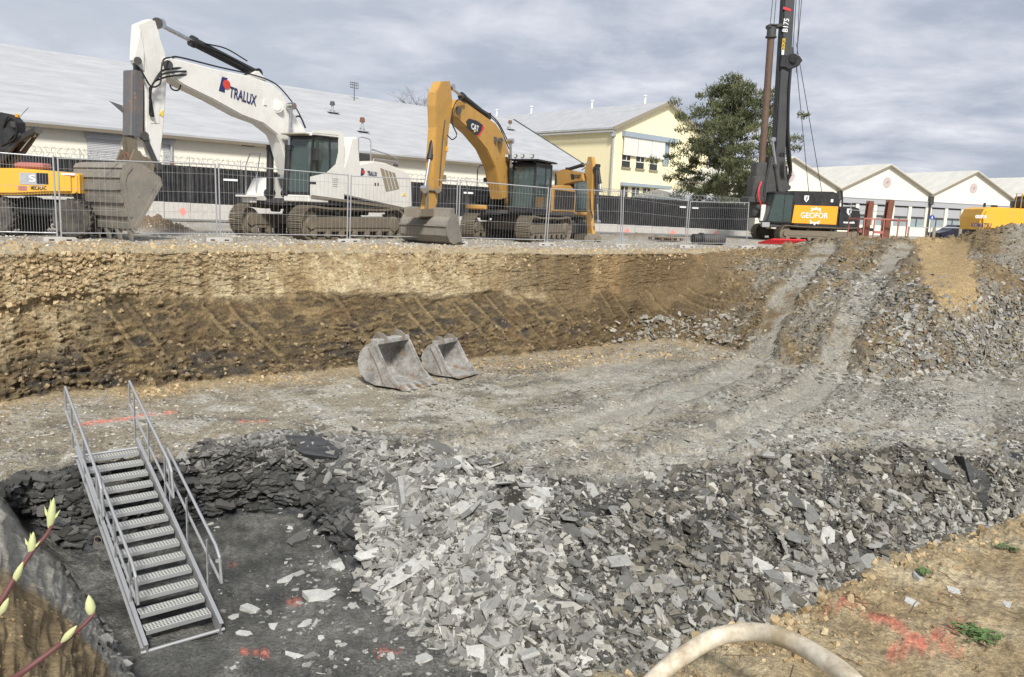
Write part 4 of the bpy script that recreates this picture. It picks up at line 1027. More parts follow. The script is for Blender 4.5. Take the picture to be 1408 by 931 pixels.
# boom
bo = beam(ex, 'boom', [(226, 82), (233, 79), (248, 82), (293, 94), (346, 105), (374, 115), (388, 128), (400, 150), (421, 180), (425, 235), (398, 240), (386, 196), (381, 185), (362, 170), (333, 159), (293, 137), (252, 117), (233, 104), (226, 95)], F, .28, 'white', .035)
bm = B(); prism(bm, F.sides([(341, 105), (352, 97.5), (357, 98), (368, 112)], .2), -.2, .2, .02); link('cylinder_bracket', bm, M['white'], bo)
bm = B(); tube(bm, F.sd(381, 146, .28), F.sd(381, 146, .34), .2, seg=24); tube(bm, F.sd(381, 146, .34), F.sd(381, 146, .36), .14, seg=24); link('pin_cover', bm, M['white'], bo, True); bm = B(); box(bm, F.sd(364.5, 141, .295), (.12, .03, .16)); link('bracket', bm, M['white'], bo, True)
p0, p1 = F.sd(388, 147, 0), F.sd(432, 262, 0)
for s in (-1, 1):
    cylinder(ex, (p0.x+.05, s*.47, p0.z), (2.0, s*.40, 1.45), .115, .055, .45)
st = beam(ex, 'stick', [(190, 33), (207, 26), (217, 28), (221, 53), (228, 74), (230, 103), (229, 125), (225, 180), (220, 222), (212, 222), (203, 190), (201, 174), (200, 126), (196, 97), (189, 86), (187, 82), (188, 61)], F, .16, 'white', .03)
for v in (-.20, .16):
    bm = B(); prism(bm, F.sides([(192, 40), (197, 70), (197, 97), (189, 90), (184, 86), (183, 79), (188, 61)], v), v, v+.04, .008); link('lug', bm, M['white'], st)
bm = B(); prism(bm, F.sides([(198, 38), (211, 35), (215, 60), (221, 80), (222, 100), (219, 170), (207, 170), (205, 120), (201, 90), (197, 70)], .165), .155, .172, .01); link('wear_plate', bm, M['white'], st)
bm = B(); tube(bm, F.sd(189.5, 83.5, .20), F.sd(189.5, 83.5, .25), .10, seg=20); link('pin', bm, M['dark_grey'], st, True); bm = B(); tube(bm, F.sd(231, 89.5, .28), F.sd(231, 89.5, .34), .13, seg=20); link('pin', bm, M['dark_grey'], bo, True); bm = B(); tube(bm, F.sd(216, 32, .18), F.sd(216, 32, -.18), .15, seg=20); link('pin', bm, M['dark_grey'], st, True)
cylinder(ex, F.sd(218, 33, 0), F.sd(351, 101, 0), .135, .06, .31)
# bucket cylinder with its rusty guard
ca, cb_ = F.sd(189, 84, 0), F.sd(190, 188, 0)
bm = B(); tube(bm, ca, cb_, .11, seg=16); c = link('cylinder', bm, M['black'], ex, True)
g0, g1 = F.sd(179, 97, 0), F.sd(178, 188, 0); d_ = (g1-g0)
bm = B(); box(bm, (g0+g1)/2+Vector((.02, 0, 0)), (.14, .40, d_.length), Matrix.Rotation(math.atan2(-d_.x, -d_.z)*1.0, 3, 'Y'), .03)
for s in (-.19, .19): box(bm, (g0+g1)/2+Vector((-.13, s, 0)), (.26, .03, d_.length), Matrix.Rotation(math.atan2(-d_.x, -d_.z)*1.0, 3, 'Y'), .008)
m_guard = painted('guard_grey', (.10, .11, .12), (.33, .15, .06), .55, .5, scale=2.2, chips=(.42, .19, .07))
gd = link('cylinder_guard', bm, m_guard, c)
bm = B(); q = F.sd(163, 147, -.1); prism(bm, [(q.x+.25, q.z+.12), (q.x-.12, q.z+.05), (q.x-.12, q.z-.14)], -.12, -.10); link('bracket', bm, m_guard, gd)
# links, quick coupler and shackle
for v in (-.19, .19):
    bm = B(); a, b_ = F.sd(198, 187, v), F.sd(216, 228, v); bm2 = bm; d2 = b_-a; box(bm, (a+b_)/2, (.17, .05, d2.length+.12), Matrix.Rotation(math.atan2(-d2.x, -d2.z), 3, 'Y'), .03)
    for q in (a, b_): tube(bm, q-Vector((0, .05, 0)), q+Vector((0, .05, 0)), .12, seg=18)
    link('link_arm', bm, M['dark_grey'], ex)
bm = B(); prism(bm, F.sides([(176, 190), (188, 190), (191, 212), (196, 230), (180, 232), (178, 210)], .15), .08, .15, .02); prism(bm, F.sides([(176, 190), (188, 190), (191, 212), (196, 230), (180, 232), (178, 210)], .15), -.15, -.08, .02); prism(bm, F.sides([(200, 215), (220, 224), (221, 236), (200, 236)], .2), -.2, .2, .02); link('quick_coupler', bm, M['mud_steel'], ex)
sh = F.sd(174, 217, -.1); bm = B(); hose(bm, [(sh.x+.02, -.1+.13*math.cos(a), sh.z+.13*math.sin(a)) for a in [k*math.pi/4 for k in range(9)]], .035, 3); link('shackle', bm, M['rust'], ex, True)
# bucket
W_ = 1.06
ol = F.sides([(196, 226), (182, 223), (173, 224), (166.5, 235), (165, 248), (166.5, 265), (171, 283), (176, 302), (181, 318), (187, 316), (201, 283), (212, 264), (222, 252), (220, 244), (208, 235)], W_)
bk = F.sd(180, 280, 0)
bm = B(); bucket_shell(bm, ol, 9, W_, .05); bu = link('bucket', bm, M['bucket'], ex)
bm = B()
for i in (2, 3, 4, 5, 6, 7):
    p = Vector(ol[i]); q = Vector(ol[i+1]); m_ = p.lerp(q, .5); d = (q-p).normalized(); n = Vector((d.y, -d.x)); 
    cen = Vector((sum(a[0] for a in ol)/len(ol), sum(a[1] for a in ol)/len(ol)))
    if (m_-cen).dot(n) < 0: n = -n
    h_ = (q-p).length*.27
    prism(bm, [tuple(m_-d*h_), tuple(m_+d*h_), tuple(m_+d*h_+n*.055), tuple(m_-d*h_+n*.055)], -W_-.02, W_+.02, .008)
link('wear_strip', bm, M['bucket'], bu)
bm = B(); prism(bm, F.sides([(219, 250), (222, 254), (186, 318), (183, 312)], W_), W_+.02, W_+.06, .008)
prism(bm, [(p[0]*1.0, p[1]) for p in F.sides([(178, 226), (169, 238), (167, 250), (170, 275), (178, 300), (181, 298), (174, 272), (171.5, 250), (174, 240), (181, 231)], W_)], W_+.02, W_+.05, .006); link('side_cutter', bm, M['bucket'], bu)
tb, tt = Vector(ol[8]), Vector(F.side(184.5, 336.5, W_)); tt = tb+Vector((-.06, -.26))
for i in range(5): tooth(bu, F, (tb.x, tb.y+.02), (tb.x-.05, max(.0, tb.y-.30)), -W_+.08+i*(2*W_-.16)/4, .13)
bm = B()
for v in (-.3, .3): prism(bm, F.sides([(176, 226), (184, 205), (192, 208), (200, 222), (212, 226), (210, 238)], .3), v-.03, v+.03)
link('bucket_ear', bm, M['mud_steel'], bu)
# hoses
bm = B()
for k, dv in enumerate((-.22, -.12, .05, .16, .26)):
    hose(bm, [F.sd(236, 80-k*.4, dv), F.sd(248, 79, dv), F.sd(300, 92, dv), F.sd(346, 102.5, dv), F.sd(374, 112.5, dv), F.sd(390, 126, dv), F.sd(408, 150, dv), F.sd(420, 176, dv)], .022, 5)
for k, (o, v) in enumerate(((0, .30), (5, .26), (-5, .22))):
    hose(bm, [F.sd(256, 104+o-6, v), F.sd(240, 99+o, v+.08), F.sd(222, 103+o, v+.14), F.sd(209, 118, v+.1), F.sd(206, 140+o*3, v), F.sd(211, 160, v-.02)], .026, 6)
hose(bm, [F.sd(234, 79, .38), F.sd(225, 82, .46), F.sd(222, 95, .46), F.sd(220, 115, .44), F.sd(208, 119, .40), F.sd(198, 104, .36), F.sd(194, 96, .33)], .024, 6)
hose(bm, [F.sd(232, 110, -.3), F.sd(236, 122, -.2), F.sd(245, 124, 0), F.sd(249, 116, .2)], .022, 6)
hose(bm, [F.sd(190, 33, -.05), F.sd(187, 52, -.05), F.sd(186, 70, -.05), F.sd(188, 80, -.05)], .03, 6)
for v in (-.12, -.04, .05, .13): hose(bm, [F.sd(192, 95, v), F.sd(194, 130, v), F.sd(195, 165, v), F.sd(193, 186, v)], .022, 5)
link('hoses', bm, M['hose'], ex, True, 'black hydraulic hoses looped round the boom joint')
bm = B(); 
for k, (a, b_) in enumerate((((262, 56), (352, 99)), ((270, 60), (356, 102)), ((282, 60), (340, 84)))): hose(bm, [F.sd(a[0], a[1], .13), F.sd((a[0]+b_[0])/2, (a[1]+b_[1])/2-3-k, .15), F.sd(b_[0], b_[1], .12)], .02, 6)
link('cylinder_pipe', bm, M['hose'], ex, True)
bm = B(); 
for v in (-.12, .12): hose(bm, [F.sd(400, 165, v), F.sd(412, 160, v), F.sd(420, 176, v)], .03, 4)
link('boom_foot_pipe', bm, M['dark_grey'], ex, True)
# lettering on the boom
def side_text(par, s, F, a, b, v, h, mat, name='lettering', **kw):
    """text whose base line runs from pixel a to pixel b on the machine's left plane Y = v"""
    A_, B_ = F.sd(*a, v), F.sd(*b, v); d = B_-A_; 
    z = Vector((0, 1 if v > 0 else -1, 0)); x = d.normalized(); y = z.cross(x)
    m = Matrix((x, y, z)).transposed().to_4x4(); m.translation = (A_+B_)/2 + z*.004
    return text_mesh(name, s, mat, par, m, size=h, depth=.003, width=d.length, **kw)
side_text(bo, 'TRALUX', F, (315.5, 126.5), (352.5, 139.5), .292, .44, M['logo_blue'], bold=.008)
qs = [(305.5, 105.5), (313, 107.5), (310.5, 112), (312, 117), (309.5, 119), (309, 127.5), (301, 124.5)]
bm = B(); prism(bm, F.sides(qs, .29), .282, .294); link('emblem', bm, M['logo_blue'], bo)
c = F.sd(311.5, 116.3, .29); bm = B(); tube(bm, c, c+Vector((0, .012, 0)), .135, seg=24); link('emblem_disc', bm, M['logo_red'], bo)
side_text(ex, 'TRALUX', F, (505, 238.5), (518.5, 240.5), 1.512, .22, M['logo_blue'], bold=.006)
bm = B(); prism(bm, F.sides([(497, 231), (500, 232), (499.5, 241), (496, 242)], 1.51), 1.503, 1.516); link('emblem', bm, M['logo_blue'], ex)
c = F.sd(499.5, 236.5, 1.505); bm = B(); tube(bm, c, c+Vector((0, .015, 0)), .07, seg=20); link('emblem_disc', bm, M['logo_red'], ex)
bm = B(); prism(bm, F.sides([(224, 151), (218, 157), (224, 161)], .165), .16, .178); link('warning_sign', bm, M['yellow_mark'], st)
bm = B(); prism(bm, F.sides([(555.5, 264), (558.5, 270), (553.5, 269.5)], 1.515), 1.50, 1.512); link('warning_sign', bm, M['yellow_mark'], ex)
# beacon and pan lamp above the engine
# ============ tracked yellow excavator
C_ = FR(0.1, 33, 246); F = C_
ex2 = F.empty('excavator', 'yellow tracked excavator with black cab and wide mud-caked ditching bucket', 'excavator')
crawler(ex2, 3.0, -2.3, 2.35, .98, .60, body_top=1.15)
bm = B(); box2(bm, (-2.9, -1.4, 1.05), (1.9, 1.4, 1.2), .02); link('main_frame', bm, M['dark_grey'], ex2)
bm = B(); prism(bm, [(-2.9, 1.2), (-.1, 1.2), (-.1, 2.2), (-2.3, 2.35), (-2.75, 2.2), (-2.95, 1.9)], -1.4, 1.4, .05); link('bodywork', bm, M['yellow'], ex2)
bm = B(); box2(bm, (-1.6, -1.1, 2.3), (-.4, .3, 2.55), .04); link('engine_hood', bm, M['dark_grey'], ex2)
bm = B(); box2(bm, (.2, -1.42, 1.2), (1.3, -.55, 1.95), .04); box2(bm, (1.3, -1.40, 1.45), (1.75, -.6, 1.75), .03); link('tool_box', bm, M['black'], ex2)
bm = B(); box2(bm, (.3, -1.46, 1.17), (2.05, -.55, 1.36), .05); link('right_platform', bm, M['yellow'], ex2)
bm = B(); box2(bm, (.1, .4, 1.1), (2.02, 1.42, 1.25), .03); link('cab_base', bm, M['black'], ex2)
cb2 = cab(ex2, .1, 1.9, .42, 1.42, 1.25, 3.02, 'black', .10, .075, lower=.10)
bm = B(); prism(bm, [(-.1, 3.10), (2.15, 3.10), (2.15, 3.14), (-.1, 3.14)], .28, 1.56, .01)
for i in range(7): box2(bm, (.0+i*.3, .30, 3.14), (.1+i*.3, 1.54, 3.17))
for u_ in (.2, 1.8):
    for v_ in (.5, 1.35): box2(bm, (u_-.03, v_-.03, 3.0), (u_+.03, v_+.03, 3.12))
link('roof_guard', bm, M['black'], cb2)
for v_ in (.32, .66, .95, 1.35):
    bm = B(); box(bm, (2.1, v_, 3.26), (.10, .15, .13), None, .02); tube(bm, (2.1, v_, 3.14), (2.1, v_, 3.22), .015); lp = link('work_lamp', bm, M['dark_grey'], cb2)
    bm = B(); box(bm, (2.157, v_, 3.26), (.01, .12, .10)); link('lens', bm, M['lamp'], lp)
handrail(ex2, [(1.4, -1.3, 1.9), (1.4, -1.3, 2.75), (1.2, -1.3, 2.95), (.7, -1.3, 2.95), (.5, -1.3, 2.2)], .02, 'black')
bm = B(); tube(bm, (1.2, -.75, 1.9), (1.2, -.75, 2.5), .05); box(bm, (1.2, -.95, 2.35), (.18, .28, .22), None, .03); link('mirror', bm, M['black'], ex2)
bo = beam(ex2, 'boom', [(624, 148), (629, 137), (640, 140), (662, 156), (682, 170), (692, 184), (700, 210), (704, 240), (703, 272), (690, 274), (688, 262), (681, 230), (670, 206), (652, 184), (634, 168), (626, 160)], F, .25, 'yellow', .03)
bm = B(); tube(bm, F.sd(680, 192, .25), F.sd(680, 192, .28), .11, seg=20); link('pin', bm, M['dark_grey'], bo, True); bm = B(); tube(bm, F.sd(688.5, 193, .25), F.sd(688.5, 193, .44), .10, seg=20); link('pin', bm, M['dark_grey'], bo, True); bm = B(); tube(bm, F.sd(630, 152, .24), F.sd(630, 152, .32), .12, seg=20); link('pin', bm, M['dark_grey'], bo, True)
for s in (-1, 1): cylinder(ex2, (F.sd(688.5, 194, 0).x, s*.42, F.sd(688.5, 194, 0).z), (1.75, s*.40, 1.3), .10, .05, .40)
st = beam(ex2, 'stick', [(600, 127), (607, 112), (619, 111.5), (622, 135), (622, 148), (618, 175), (614, 215), (607, 264), (596, 264), (597, 220), (600, 175), (599, 145)], F, .16, 'yellow', .02)
cylinder(ex2, F.sd(619.5, 120, 0), F.sd(669, 160, 0), .115, .05, .28)
cylinder(ex2, F.sd(584, 259, .0), F.sd(601, 157, .0), .095, .05, .40)
bm = B(); tube(bm, F.sd(584, 262, .25), F.sd(584, 262, -.25), .09, seg=16); tube(bm, F.sd(602, 262, .25), F.sd(602, 262, -.25), .09, seg=16); a, b_ = F.sd(584, 262, 0), F.sd(602, 262, 0); box(bm, (a+b_)/2, ((a-b_).length, .36, .07), None, .02)
for v in (-.2, .2): 
    a, b_ = F.sd(588, 262, v), F.sd(586, 290, v); box(bm, (a+b_)/2, (.16, .06, (b_-a).length), None, .02)
link('link_arm', bm, M['mud_steel'], ex2)
bm = B(); prism(bm, F.sides([(578, 288), (604, 287), (607, 298), (576, 299)], .25), -.27, .27, .03); link('quick_coupler', bm, M['mud_steel'], ex2); bm = B(); prism(bm, F.sides([(590, 264), (603, 264), (602, 276), (598, 290), (586, 290), (588, 275)], .12), -.12, .12, .02); link('bucket_link', bm, M['yellow'], ex2)
bm = B(); hose(bm, [F.sd(612, 165, .17), F.sd(609, 190, .19), F.sd(606, 230, .19), F.sd(604, 255, .17)], .018, 5); link('stick_pipe', bm, M['dark_grey'], st, True); bm = B(); box(bm, F.sd(611, 245, .19), (.12, .1, .22), None, .02); link('valve', bm, M['mud_steel'], st)
# ditching bucket: a long trough
W_ = .88; c0 = F.sd(592, 310, 0)
cu, cz = 7.25, .52; r_ = .50
prof = [(cu+r_*math.cos(a)*1.05, cz+r_*math.sin(a)) for a in [R(x) for x in (88, 60, 30, 5, -25, -55, -85, -110)]]
ol = prof+[(cu-.55, .12), (cu-.40, .55), (cu-.2, .98)]
bm = B(); bucket_shell(bm, ol, 8, W_, .035); bu = link('bucket', bm, M['bucket'], ex2)
bm = B(); prism(bm, [(cu-.02, .98), (cu+.30, .92), (cu+.28, 1.16), (cu-.02, 1.2)], -W_, W_, .02); box(bm, (cu+.55, 0, .62), (.05, 2*W_, .05)); link('top_beam', bm, M['bucket'], bu)
bm = B(); box(bm, (cu-.62, 0, .10), (.22, 2*W_, .035), Matrix.Rotation(R(18), 3, 'Y')); link('cutting_edge', bm, M['bucket'], bu)
bm = B()
for s, v in ((-.25, .30), (.1, .34), (.3, .30)): hose(bm, [F.sd(640, 142, v), F.sd(630, 137, v+.1), F.sd(623, 150, v+.12), F.sd(622, 170, v+.1), F.sd(628, 185, v+.06), F.sd(622, 192, v), F.sd(615, 186, v)], .02, 6)
hose(bm, [F.sd(641, 141, .1), F.sd(662, 153, .1), F.sd(684, 170, .1), F.sd(700, 205, .1)], .022, 6); hose(bm, [F.sd(641, 139, -.1), F.sd(662, 150, -.1), F.sd(684, 167, -.1), F.sd(701, 200, -.1)], .022, 6)
link('hoses', bm, M['hose'], ex2, True)
bm = B(); qs = F.sides([(641, 167), (645, 163), (656, 166), (664, 172), (661, 184), (655, 186), (643, 176)], .26); prism(bm, qs, .252, .258); bd = link('badge', bm, M['black_mark'], bo)
side_text(bd, 'CAT', F, (648, 173.5), (658, 178), .262, .28, M['white_mark'], bold=.008)
c = F.sd(652.8, 178.6, .262); bm = B(); prism(bm, [(c.x-.09, c.z-.05), (c.x+.07, c.z-.09), (c.x, c.z+.01)], .259, .264); link('badge_triangle', bm, M['yellow_mark'], bd)
bm = B(); prism(bm, F.sides([(664, 171), (666, 176), (659, 187), (656, 187), (662, 180)], .26), .253, .261); link('badge_stripe', bm, M['red'], bo)
bm = B(); box(bm, F.sd(614.5, 205, .18), (.12, .05, .16), None, .02); link('work_lamp', bm, M['orange'], st)
bm = B(); box2(bm, (-2.7, 1.405, 1.3), (-.3, 1.41, 2.1)); link('side_panel', bm, M['black'], ex2)

# ============ wheeled yellow excavator behind it
F = FR(1.42, 37.8, 300)
ex3 = F.empty('excavator', 'smaller yellow wheeled excavator parked behind the black cab of the tracked one', 'excavator')
def wheel(par, c, r, w, rim, name='wheel', lugs=True):
    bm = B(); c = V3(c)
    lathe(bm, [(rim, -w/2), (r*.90, -w/2), (r*.97, -w*.38), (r*.97, w*.38), (r*.90, w/2), (rim, w/2)], c, (0, 1, 0), 30)
    if lugs:
        for k in range(20):
            a = k*math.pi/10
            for s in (-1, 1):
                aa = a+(s > 0)*math.pi/20
                box(bm, c+Vector((math.cos(aa)*r*.98, s*w*.24, math.sin(aa)*r*.98)), (.05, w*.5, r*.11), Matrix.Rotation(-aa+math.pi/2, 3, 'Y') @ Matrix.Rotation(R(22*s), 3, 'Z'))
    t = link('tyre', bm, M['rubber'], par, True)
    bm = B(); lathe(bm, [(.05, -w*.30), (rim*.5, -w*.28), (rim*.6, -w*.12), (rim*.96, -w*.10), (rim, -w*.46), (rim, w*.46), (rim*.96, w*.10), (rim*.6, w*.12), (rim*.5, w*.28), (.05, w*.30)], c, (0, 1, 0), 24)
    rm = link('rim', bm, M['yellow'], t, True)
    bm = B()
    for k in range(8): a = k*math.pi/4; tube(bm, c+Vector((rim*.35*math.cos(a), -w*.33, rim*.35*math.sin(a))), c+Vector((rim*.35*math.cos(a), w*.33, rim*.35*math.sin(a))), .018, seg=6)
    return t
for u_ in (1.25, -1.25):
    for s in (-1, 1):
        for dv in (.0, .32): wheel(ex3, (u_, s*(1.13-dv), .49), .49, .28, .26)
bm = B(); box2(bm, (-1.7, -.5, .5), (1.7, .5, .85), .04); tube(bm, (1.25, -1, .49), (1.25, 1, .49), .1); tube(bm, (-1.25, -1, .49), (-1.25, 1, .49), .1); link('chassis', bm, M['dark_grey'], ex3)
bm = B(); lathe(bm, [(.6, 0), (.6, .25)], (0, 0, .84), (0, 0, 1), 30); link('slew_ring', bm, M['dark_grey'], ex3)
bm = B(); box2(bm, (-2.0, -1.25, 1.05), (1.7, 1.25, 1.28), .05); prism(bm, [(-2.1, 1.28), (.0, 1.28), (.1, 2.0), (.05, 2.6), (-.1, 2.65), (-.4, 2.4), (-2.0, 2.2)], -1.25, -.35, .05); prism(bm, [(-2.1, 1.28), (-.2, 1.28), (-.2, 2.2), (-2.0, 2.2)], -.345, 1.25, .04); link('bodywork', bm, M['yellow'], ex3)
bm = B(); box2(bm, (-1.6, -1.262, 1.45), (-.1, -1.255, 2.1)); link('vent_grille', bm, M['dark_grey'], ex3)
bm = B(); box2(bm, (-.3, -1.0, 2.5), (.35, -.3, 2.85), .05); link('engine_hood', bm, M['black'], ex3)
cab(ex3, .05, 1.7, .32, 1.25, 1.28, 2.98, 'black', .1, .07)
bm = B(); box2(bm, (1.3, -1.25, 1.1), (1.75, 1.25, 1.24), .03); link('front_step', bm, M['yellow'], ex3)
bm = B(); box2(bm, (1.9, -1.15, .25), (2.1, 1.15, .75), .03); link('dozer_blade', bm, M['black'], ex3)
bo = beam(ex3, 'boom', [(772, 238), (781, 233), (796, 236), (808, 239), (809, 249), (796, 251), (783, 254), (781, 262), (776, 280), (770, 280), (774, 256)], F, .15, 'yellow', .02)
cylinder(ex3, F.sd(811, 224, 0), F.sd(781, 233, 0), .08, .045, .30)
st = beam(ex3, 'stick', [(808, 236), (813, 216), (818, 216), (820, 232), (818, 262), (817, 300), (819, 322), (812, 322), (811, 300), (812, 262), (811, 245)], F, .09, 'yellow', .015)
cylinder(ex3, F.sd(822, 305, .0), F.sd(820, 232, .0), .085, .04, .35); cylinder(ex3, F.sd(826, 262, .1), F.sd(822, 228, .1), .07, .04, .3)
bm = B(); prism(bm, F.sides([(806, 322), (824, 321), (827, 334), (824, 337), (804, 336)], .3), -.35, .35, .03); bu = link('bucket', bm, M['mud_steel'], ex3)
bm = B(); tube(bm, F.sd(808, 328, -.4), F.sd(808, 328, .4), .14, seg=16); tube(bm, F.sd(823, 328, -.4), F.sd(823, 328, .4), .12, seg=16); link('roller', bm, M['mud_steel'], bu)
bm = B()
for k in range(4): hose(bm, [F.sd(800, 234, .18-.08*k), F.sd(809, 229, .25-.1*k), F.sd(811, 245, .25-.1*k), F.sd(812, 262+6*k, .2-.1*k), F.sd(815, 300, .2-.1*k)], .02, 5)
link('hoses', bm, M['hose'], ex3, True)
# badge on the boom's right-hand side
def rside_text(par, s, F, a, b, v, h, mat, **kw):
    A_, B_ = F.sd(*a, -v), F.sd(*b, -v); d = B_-A_; z = Vector((0, -1, 0)); x = d.normalized(); y = z.cross(x)
    m = Matrix((x, y, z)).transposed().to_4x4(); m.translation = (A_+B_)/2+z*.004
    return text_mesh('lettering', s, mat, par, m, size=h, depth=.003, width=d.length, **kw)
bm = B(); prism(bm, F.sides([(785, 239), (790, 240), (790, 246), (786, 247)], -.155), -.165, -.153); bd = link('badge', bm, M['black_mark'], bo)
rside_text(bd, 'CAT', F, (791, 242.5), (798, 243.5), .156, .20, M['black_mark'], bold=.008)
bm = B(); tube(bm, (0, .9, 3.02), (0, .9, 3.2), .06); link('beacon', bm, M['orange'], ex3)

# ============ foundation drilling rig
F = FR(18.35, 50, 190)
rg = F.empty('drilling_rig', 'black and orange foundation drilling rig with its tall mast raised', 'drilling rig')
crawler(rg, 3.8, -2.6, 2.9, .95, .7, body_top=.95)
zb_ = .80
bm = B(); box2(bm, (-3.6, -1.45, .78), (2.2, 1.45, .98), .03); link('main_frame', bm, M['black'], rg)
S_ = 1.5
bm = B(); prism(bm, F.sides([(1091, 311), (1152, 314), (1155, 282), (1152, 266), (1146, 263.5), (1091, 262.5)], S_), -S_, S_, .05); link('bodywork', bm, M['black'], rg)
bm = B(); prism(bm, F.sides([(1088.5, 306.5), (1092.5, 282), (1152.5, 284), (1149.5, 309)], S_+.012), S_+.003, S_+.02); pn = link('side_panel', bm, M['orange'], rg)
bm = B(); prism(bm, F.sides([(1153, 285), (1175, 284), (1183, 287), (1184.5, 296), (1183, 314), (1178, 316), (1150, 315)], S_), -S_, S_, .12); cw = link('counterweight', bm, M['black'], rg)
bm = B(); prism(bm, F.sides([(1046, 308), (1183, 315), (1183, 317), (1046, 311)], 1.52), 1.40, 1.52); link('deck_edge', bm, M['dark_grey'], rg)
fz = F.sides([(1054, 306), (1089, 308), (1092, 264), (1066, 266), (1057, 283)], S_)
f_ = cab(rg, fz[1][0]+.02, fz[0][0], .55, S_, fz[0][1]+.0, fz[2][1]-.05, 'black', .35, .06)
bm = B(); hose(bm, [F.sd(1158, 290, .9), F.sd(1158, 268, .9), F.sd(1156, 262, .9)], .05, 5); box(bm, F.sd(1167, 281, .8), (.35, .3, .1)); link('exhaust', bm, M['black'], rg, True)
def ltext(par, s, a, b, v, h, mat, **kw): return side_text(par, s, F, a, b, v, h, mat, **kw)
ltext(pn, 'GEOFOR', (1101, 296.2), (1138.5, 297.2), S_+.030, .46, M['white_mark'], bold=.008)
bm = B()
cg = F.sd(1121, 297, S_+.02)
for k in range(12):
    a = k*math.pi/6
    if -.6 < math.sin(a) < .6: continue
    q = cg+Vector((.50*math.cos(a), 0, .50*math.sin(a))); box(bm, (q.x, S_+.022, q.z), (.10, .006, .12), Matrix.Rotation(-a, 3, 'Y'))
for sg in (1, -1):
    arc = [(cg.x+.38*math.cos(R(x)), cg.z+.38*math.sin(R(x))) for x in range(40, 141, 10)]+[(cg.x+.47*math.cos(R(x)), cg.z+.47*math.sin(R(x))) for x in range(140, 39, -10)]
    prism(bm, [(x, cg.z+(z-cg.z)*sg) for x, z in arc], S_+.0215, S_+.024)
link('emblem', bm, M['white_mark'], pn)
ltext(cw, 'ecodrill', (1160, 305.5), (1174, 306), S_+.006, .17, M['white_mark'], bold=.01) if False else None
for (a, par) in (((1109, 273), rg), ((1167.5, 291), cw)):
    q = F.sd(a[0], a[1], S_+.006); bm = B(); s = .15
    prism(bm, [(q.x-s, q.z+s*1.2), (q.x+s, q.z+s*1.2), (q.x+s, q.z-s*.4), (q.x, q.z-s*1.5), (q.x-s, q.z-s*.4)], S_-.01, S_+.01); sh_ = link('emblem', bm, M['white_mark'], par)
    bm = B(); prism(bm, [(q.x-s*.5, q.z+s*.7), (q.x+s*.1, q.z+s*.8), (q.x+s*.1, q.z-s*.9), (q.x-s*.15, q.z-s*.9)], S_+.011, S_+.014); link('emblem_mark', bm, M['black_mark'], sh_)
bm = B(); box(bm, F.sd(1144, 276, S_+.004), (.16, .012, .18)); link('sticker', bm, M['white_mark'], rg)
bm = B(); q = F.sd(1167, 305.5, S_+.006)
for i in range(9): box(bm, (q.x-.36+i*.09, S_+.006, q.z+(.01 if i % 3 else .02)), (.06, .008, .09+.03*(i % 3 == 0)))
bm.free()
ltext(cw, 'ecosynth', (1159.5, 305.6), (1175, 306.2), S_+.008, .17, M['white_mark'], bold=.012)
# mast
ma, mb = F.sd(1064, 305, 0), F.sd(1085.5, -40, 0)
mt_d = (mb-ma); top = ma+mt_d*1.25
bm = B(); ctr = (ma+top)/2; rotm = Matrix.Rotation(math.atan2(mt_d.x, mt_d.z), 3, 'Y')
box(bm, ctr, (.62, .62, (top-ma).length), rotm, .04); mast = link('mast', bm, M['mast_grey'], rg)
def mp(px, py, v=0): return F.sd(px, py, v)
bm = B(); 
box(bm, ctr+Vector((.34, 0, 0)), (.07, .4, (top-ma).length*.98), rotm); link('mast_guide', bm, M['black'], mast)
k0 = (mb-ma).normalized()
def on_mast(py, off): 
    t = (305-py)/345.0; return ma+(mb-ma)*t+Vector((off, 0, 0))
# mast foot
bm = B(); prism(bm, F.sides([(1048, 300), (1052, 255), (1060, 215), (1080, 215), (1084, 262), (1088, 300)], .6), -.6, .6, .06); link('mast_foot', bm, M['dark_grey'], mast)
bm = B(); box(bm, F.sd(1040, 262, 0), (.9, .9, 1.7), None, .06); box(bm, F.sd(1036, 275, 0), (1.2, 1.1, .35), None, .05); box(bm, F.sd(1043, 235, 0), (.7, .8, 1.0), None, .05); tube(bm, F.sd(1041, 296, 0), F.sd(1041, 240, 0), .42, seg=24); link('rotary_head', bm, M['dark_grey'], mast)
bm = B(); hose(bm, [F.sd(1047, 250, .7), F.sd(1043, 262, .8), F.sd(1044, 275, .8), F.sd(1049, 285, .7)], .05, 5); link('red_hose', bm, M['red'], mast, True)
bm = B(); box(bm, F.sd(1052, 283, .7), (.4, .1, .16), Matrix.Rotation(R(25), 3, 'Y'), .02); link('red_flag', bm, M['red'], mast)
# kelly bar
ka, kb = F.sd(1045, 262, 0), F.sd(1060, 52, 0)
bm = B(); tube(bm, ka, kb, .21, seg=20); kel = link('kelly_bar', bm, painted('rusty_kelly', (.10, .065, .045), (.20, .13, .08), .8, .6, scale=3, chips=(.035, .03, .03), bumps=.3), rg, True)
kc = F.sd(1061.5, 36, 0); bm = B(); tube(bm, kb, kc, .27, seg=20); tube(bm, kb, kb+(kc-kb)*.12, .33, seg=20); tube(bm, kc, kc+(kc-kb)*.15, .36, .20, seg=20); link('kelly_head', bm, M['dark_grey'], kel, True)
bm = B(); a = F.sd(1056, 38, 0); b_ = F.sd(1073, 35, 0); box(bm, (a+b_)/2, ((a-b_).length+.1, .5, .22), Matrix.Rotation(R(8), 3, 'Y'), .05); link('kelly_guide', bm, M['dark_grey'], mast)
bm = B(); 
for s in (-.12, .12): tube(bm, kc+Vector((s, 0, 0)), kc+Vector((s*.6, 0, 7)), .022, seg=6)
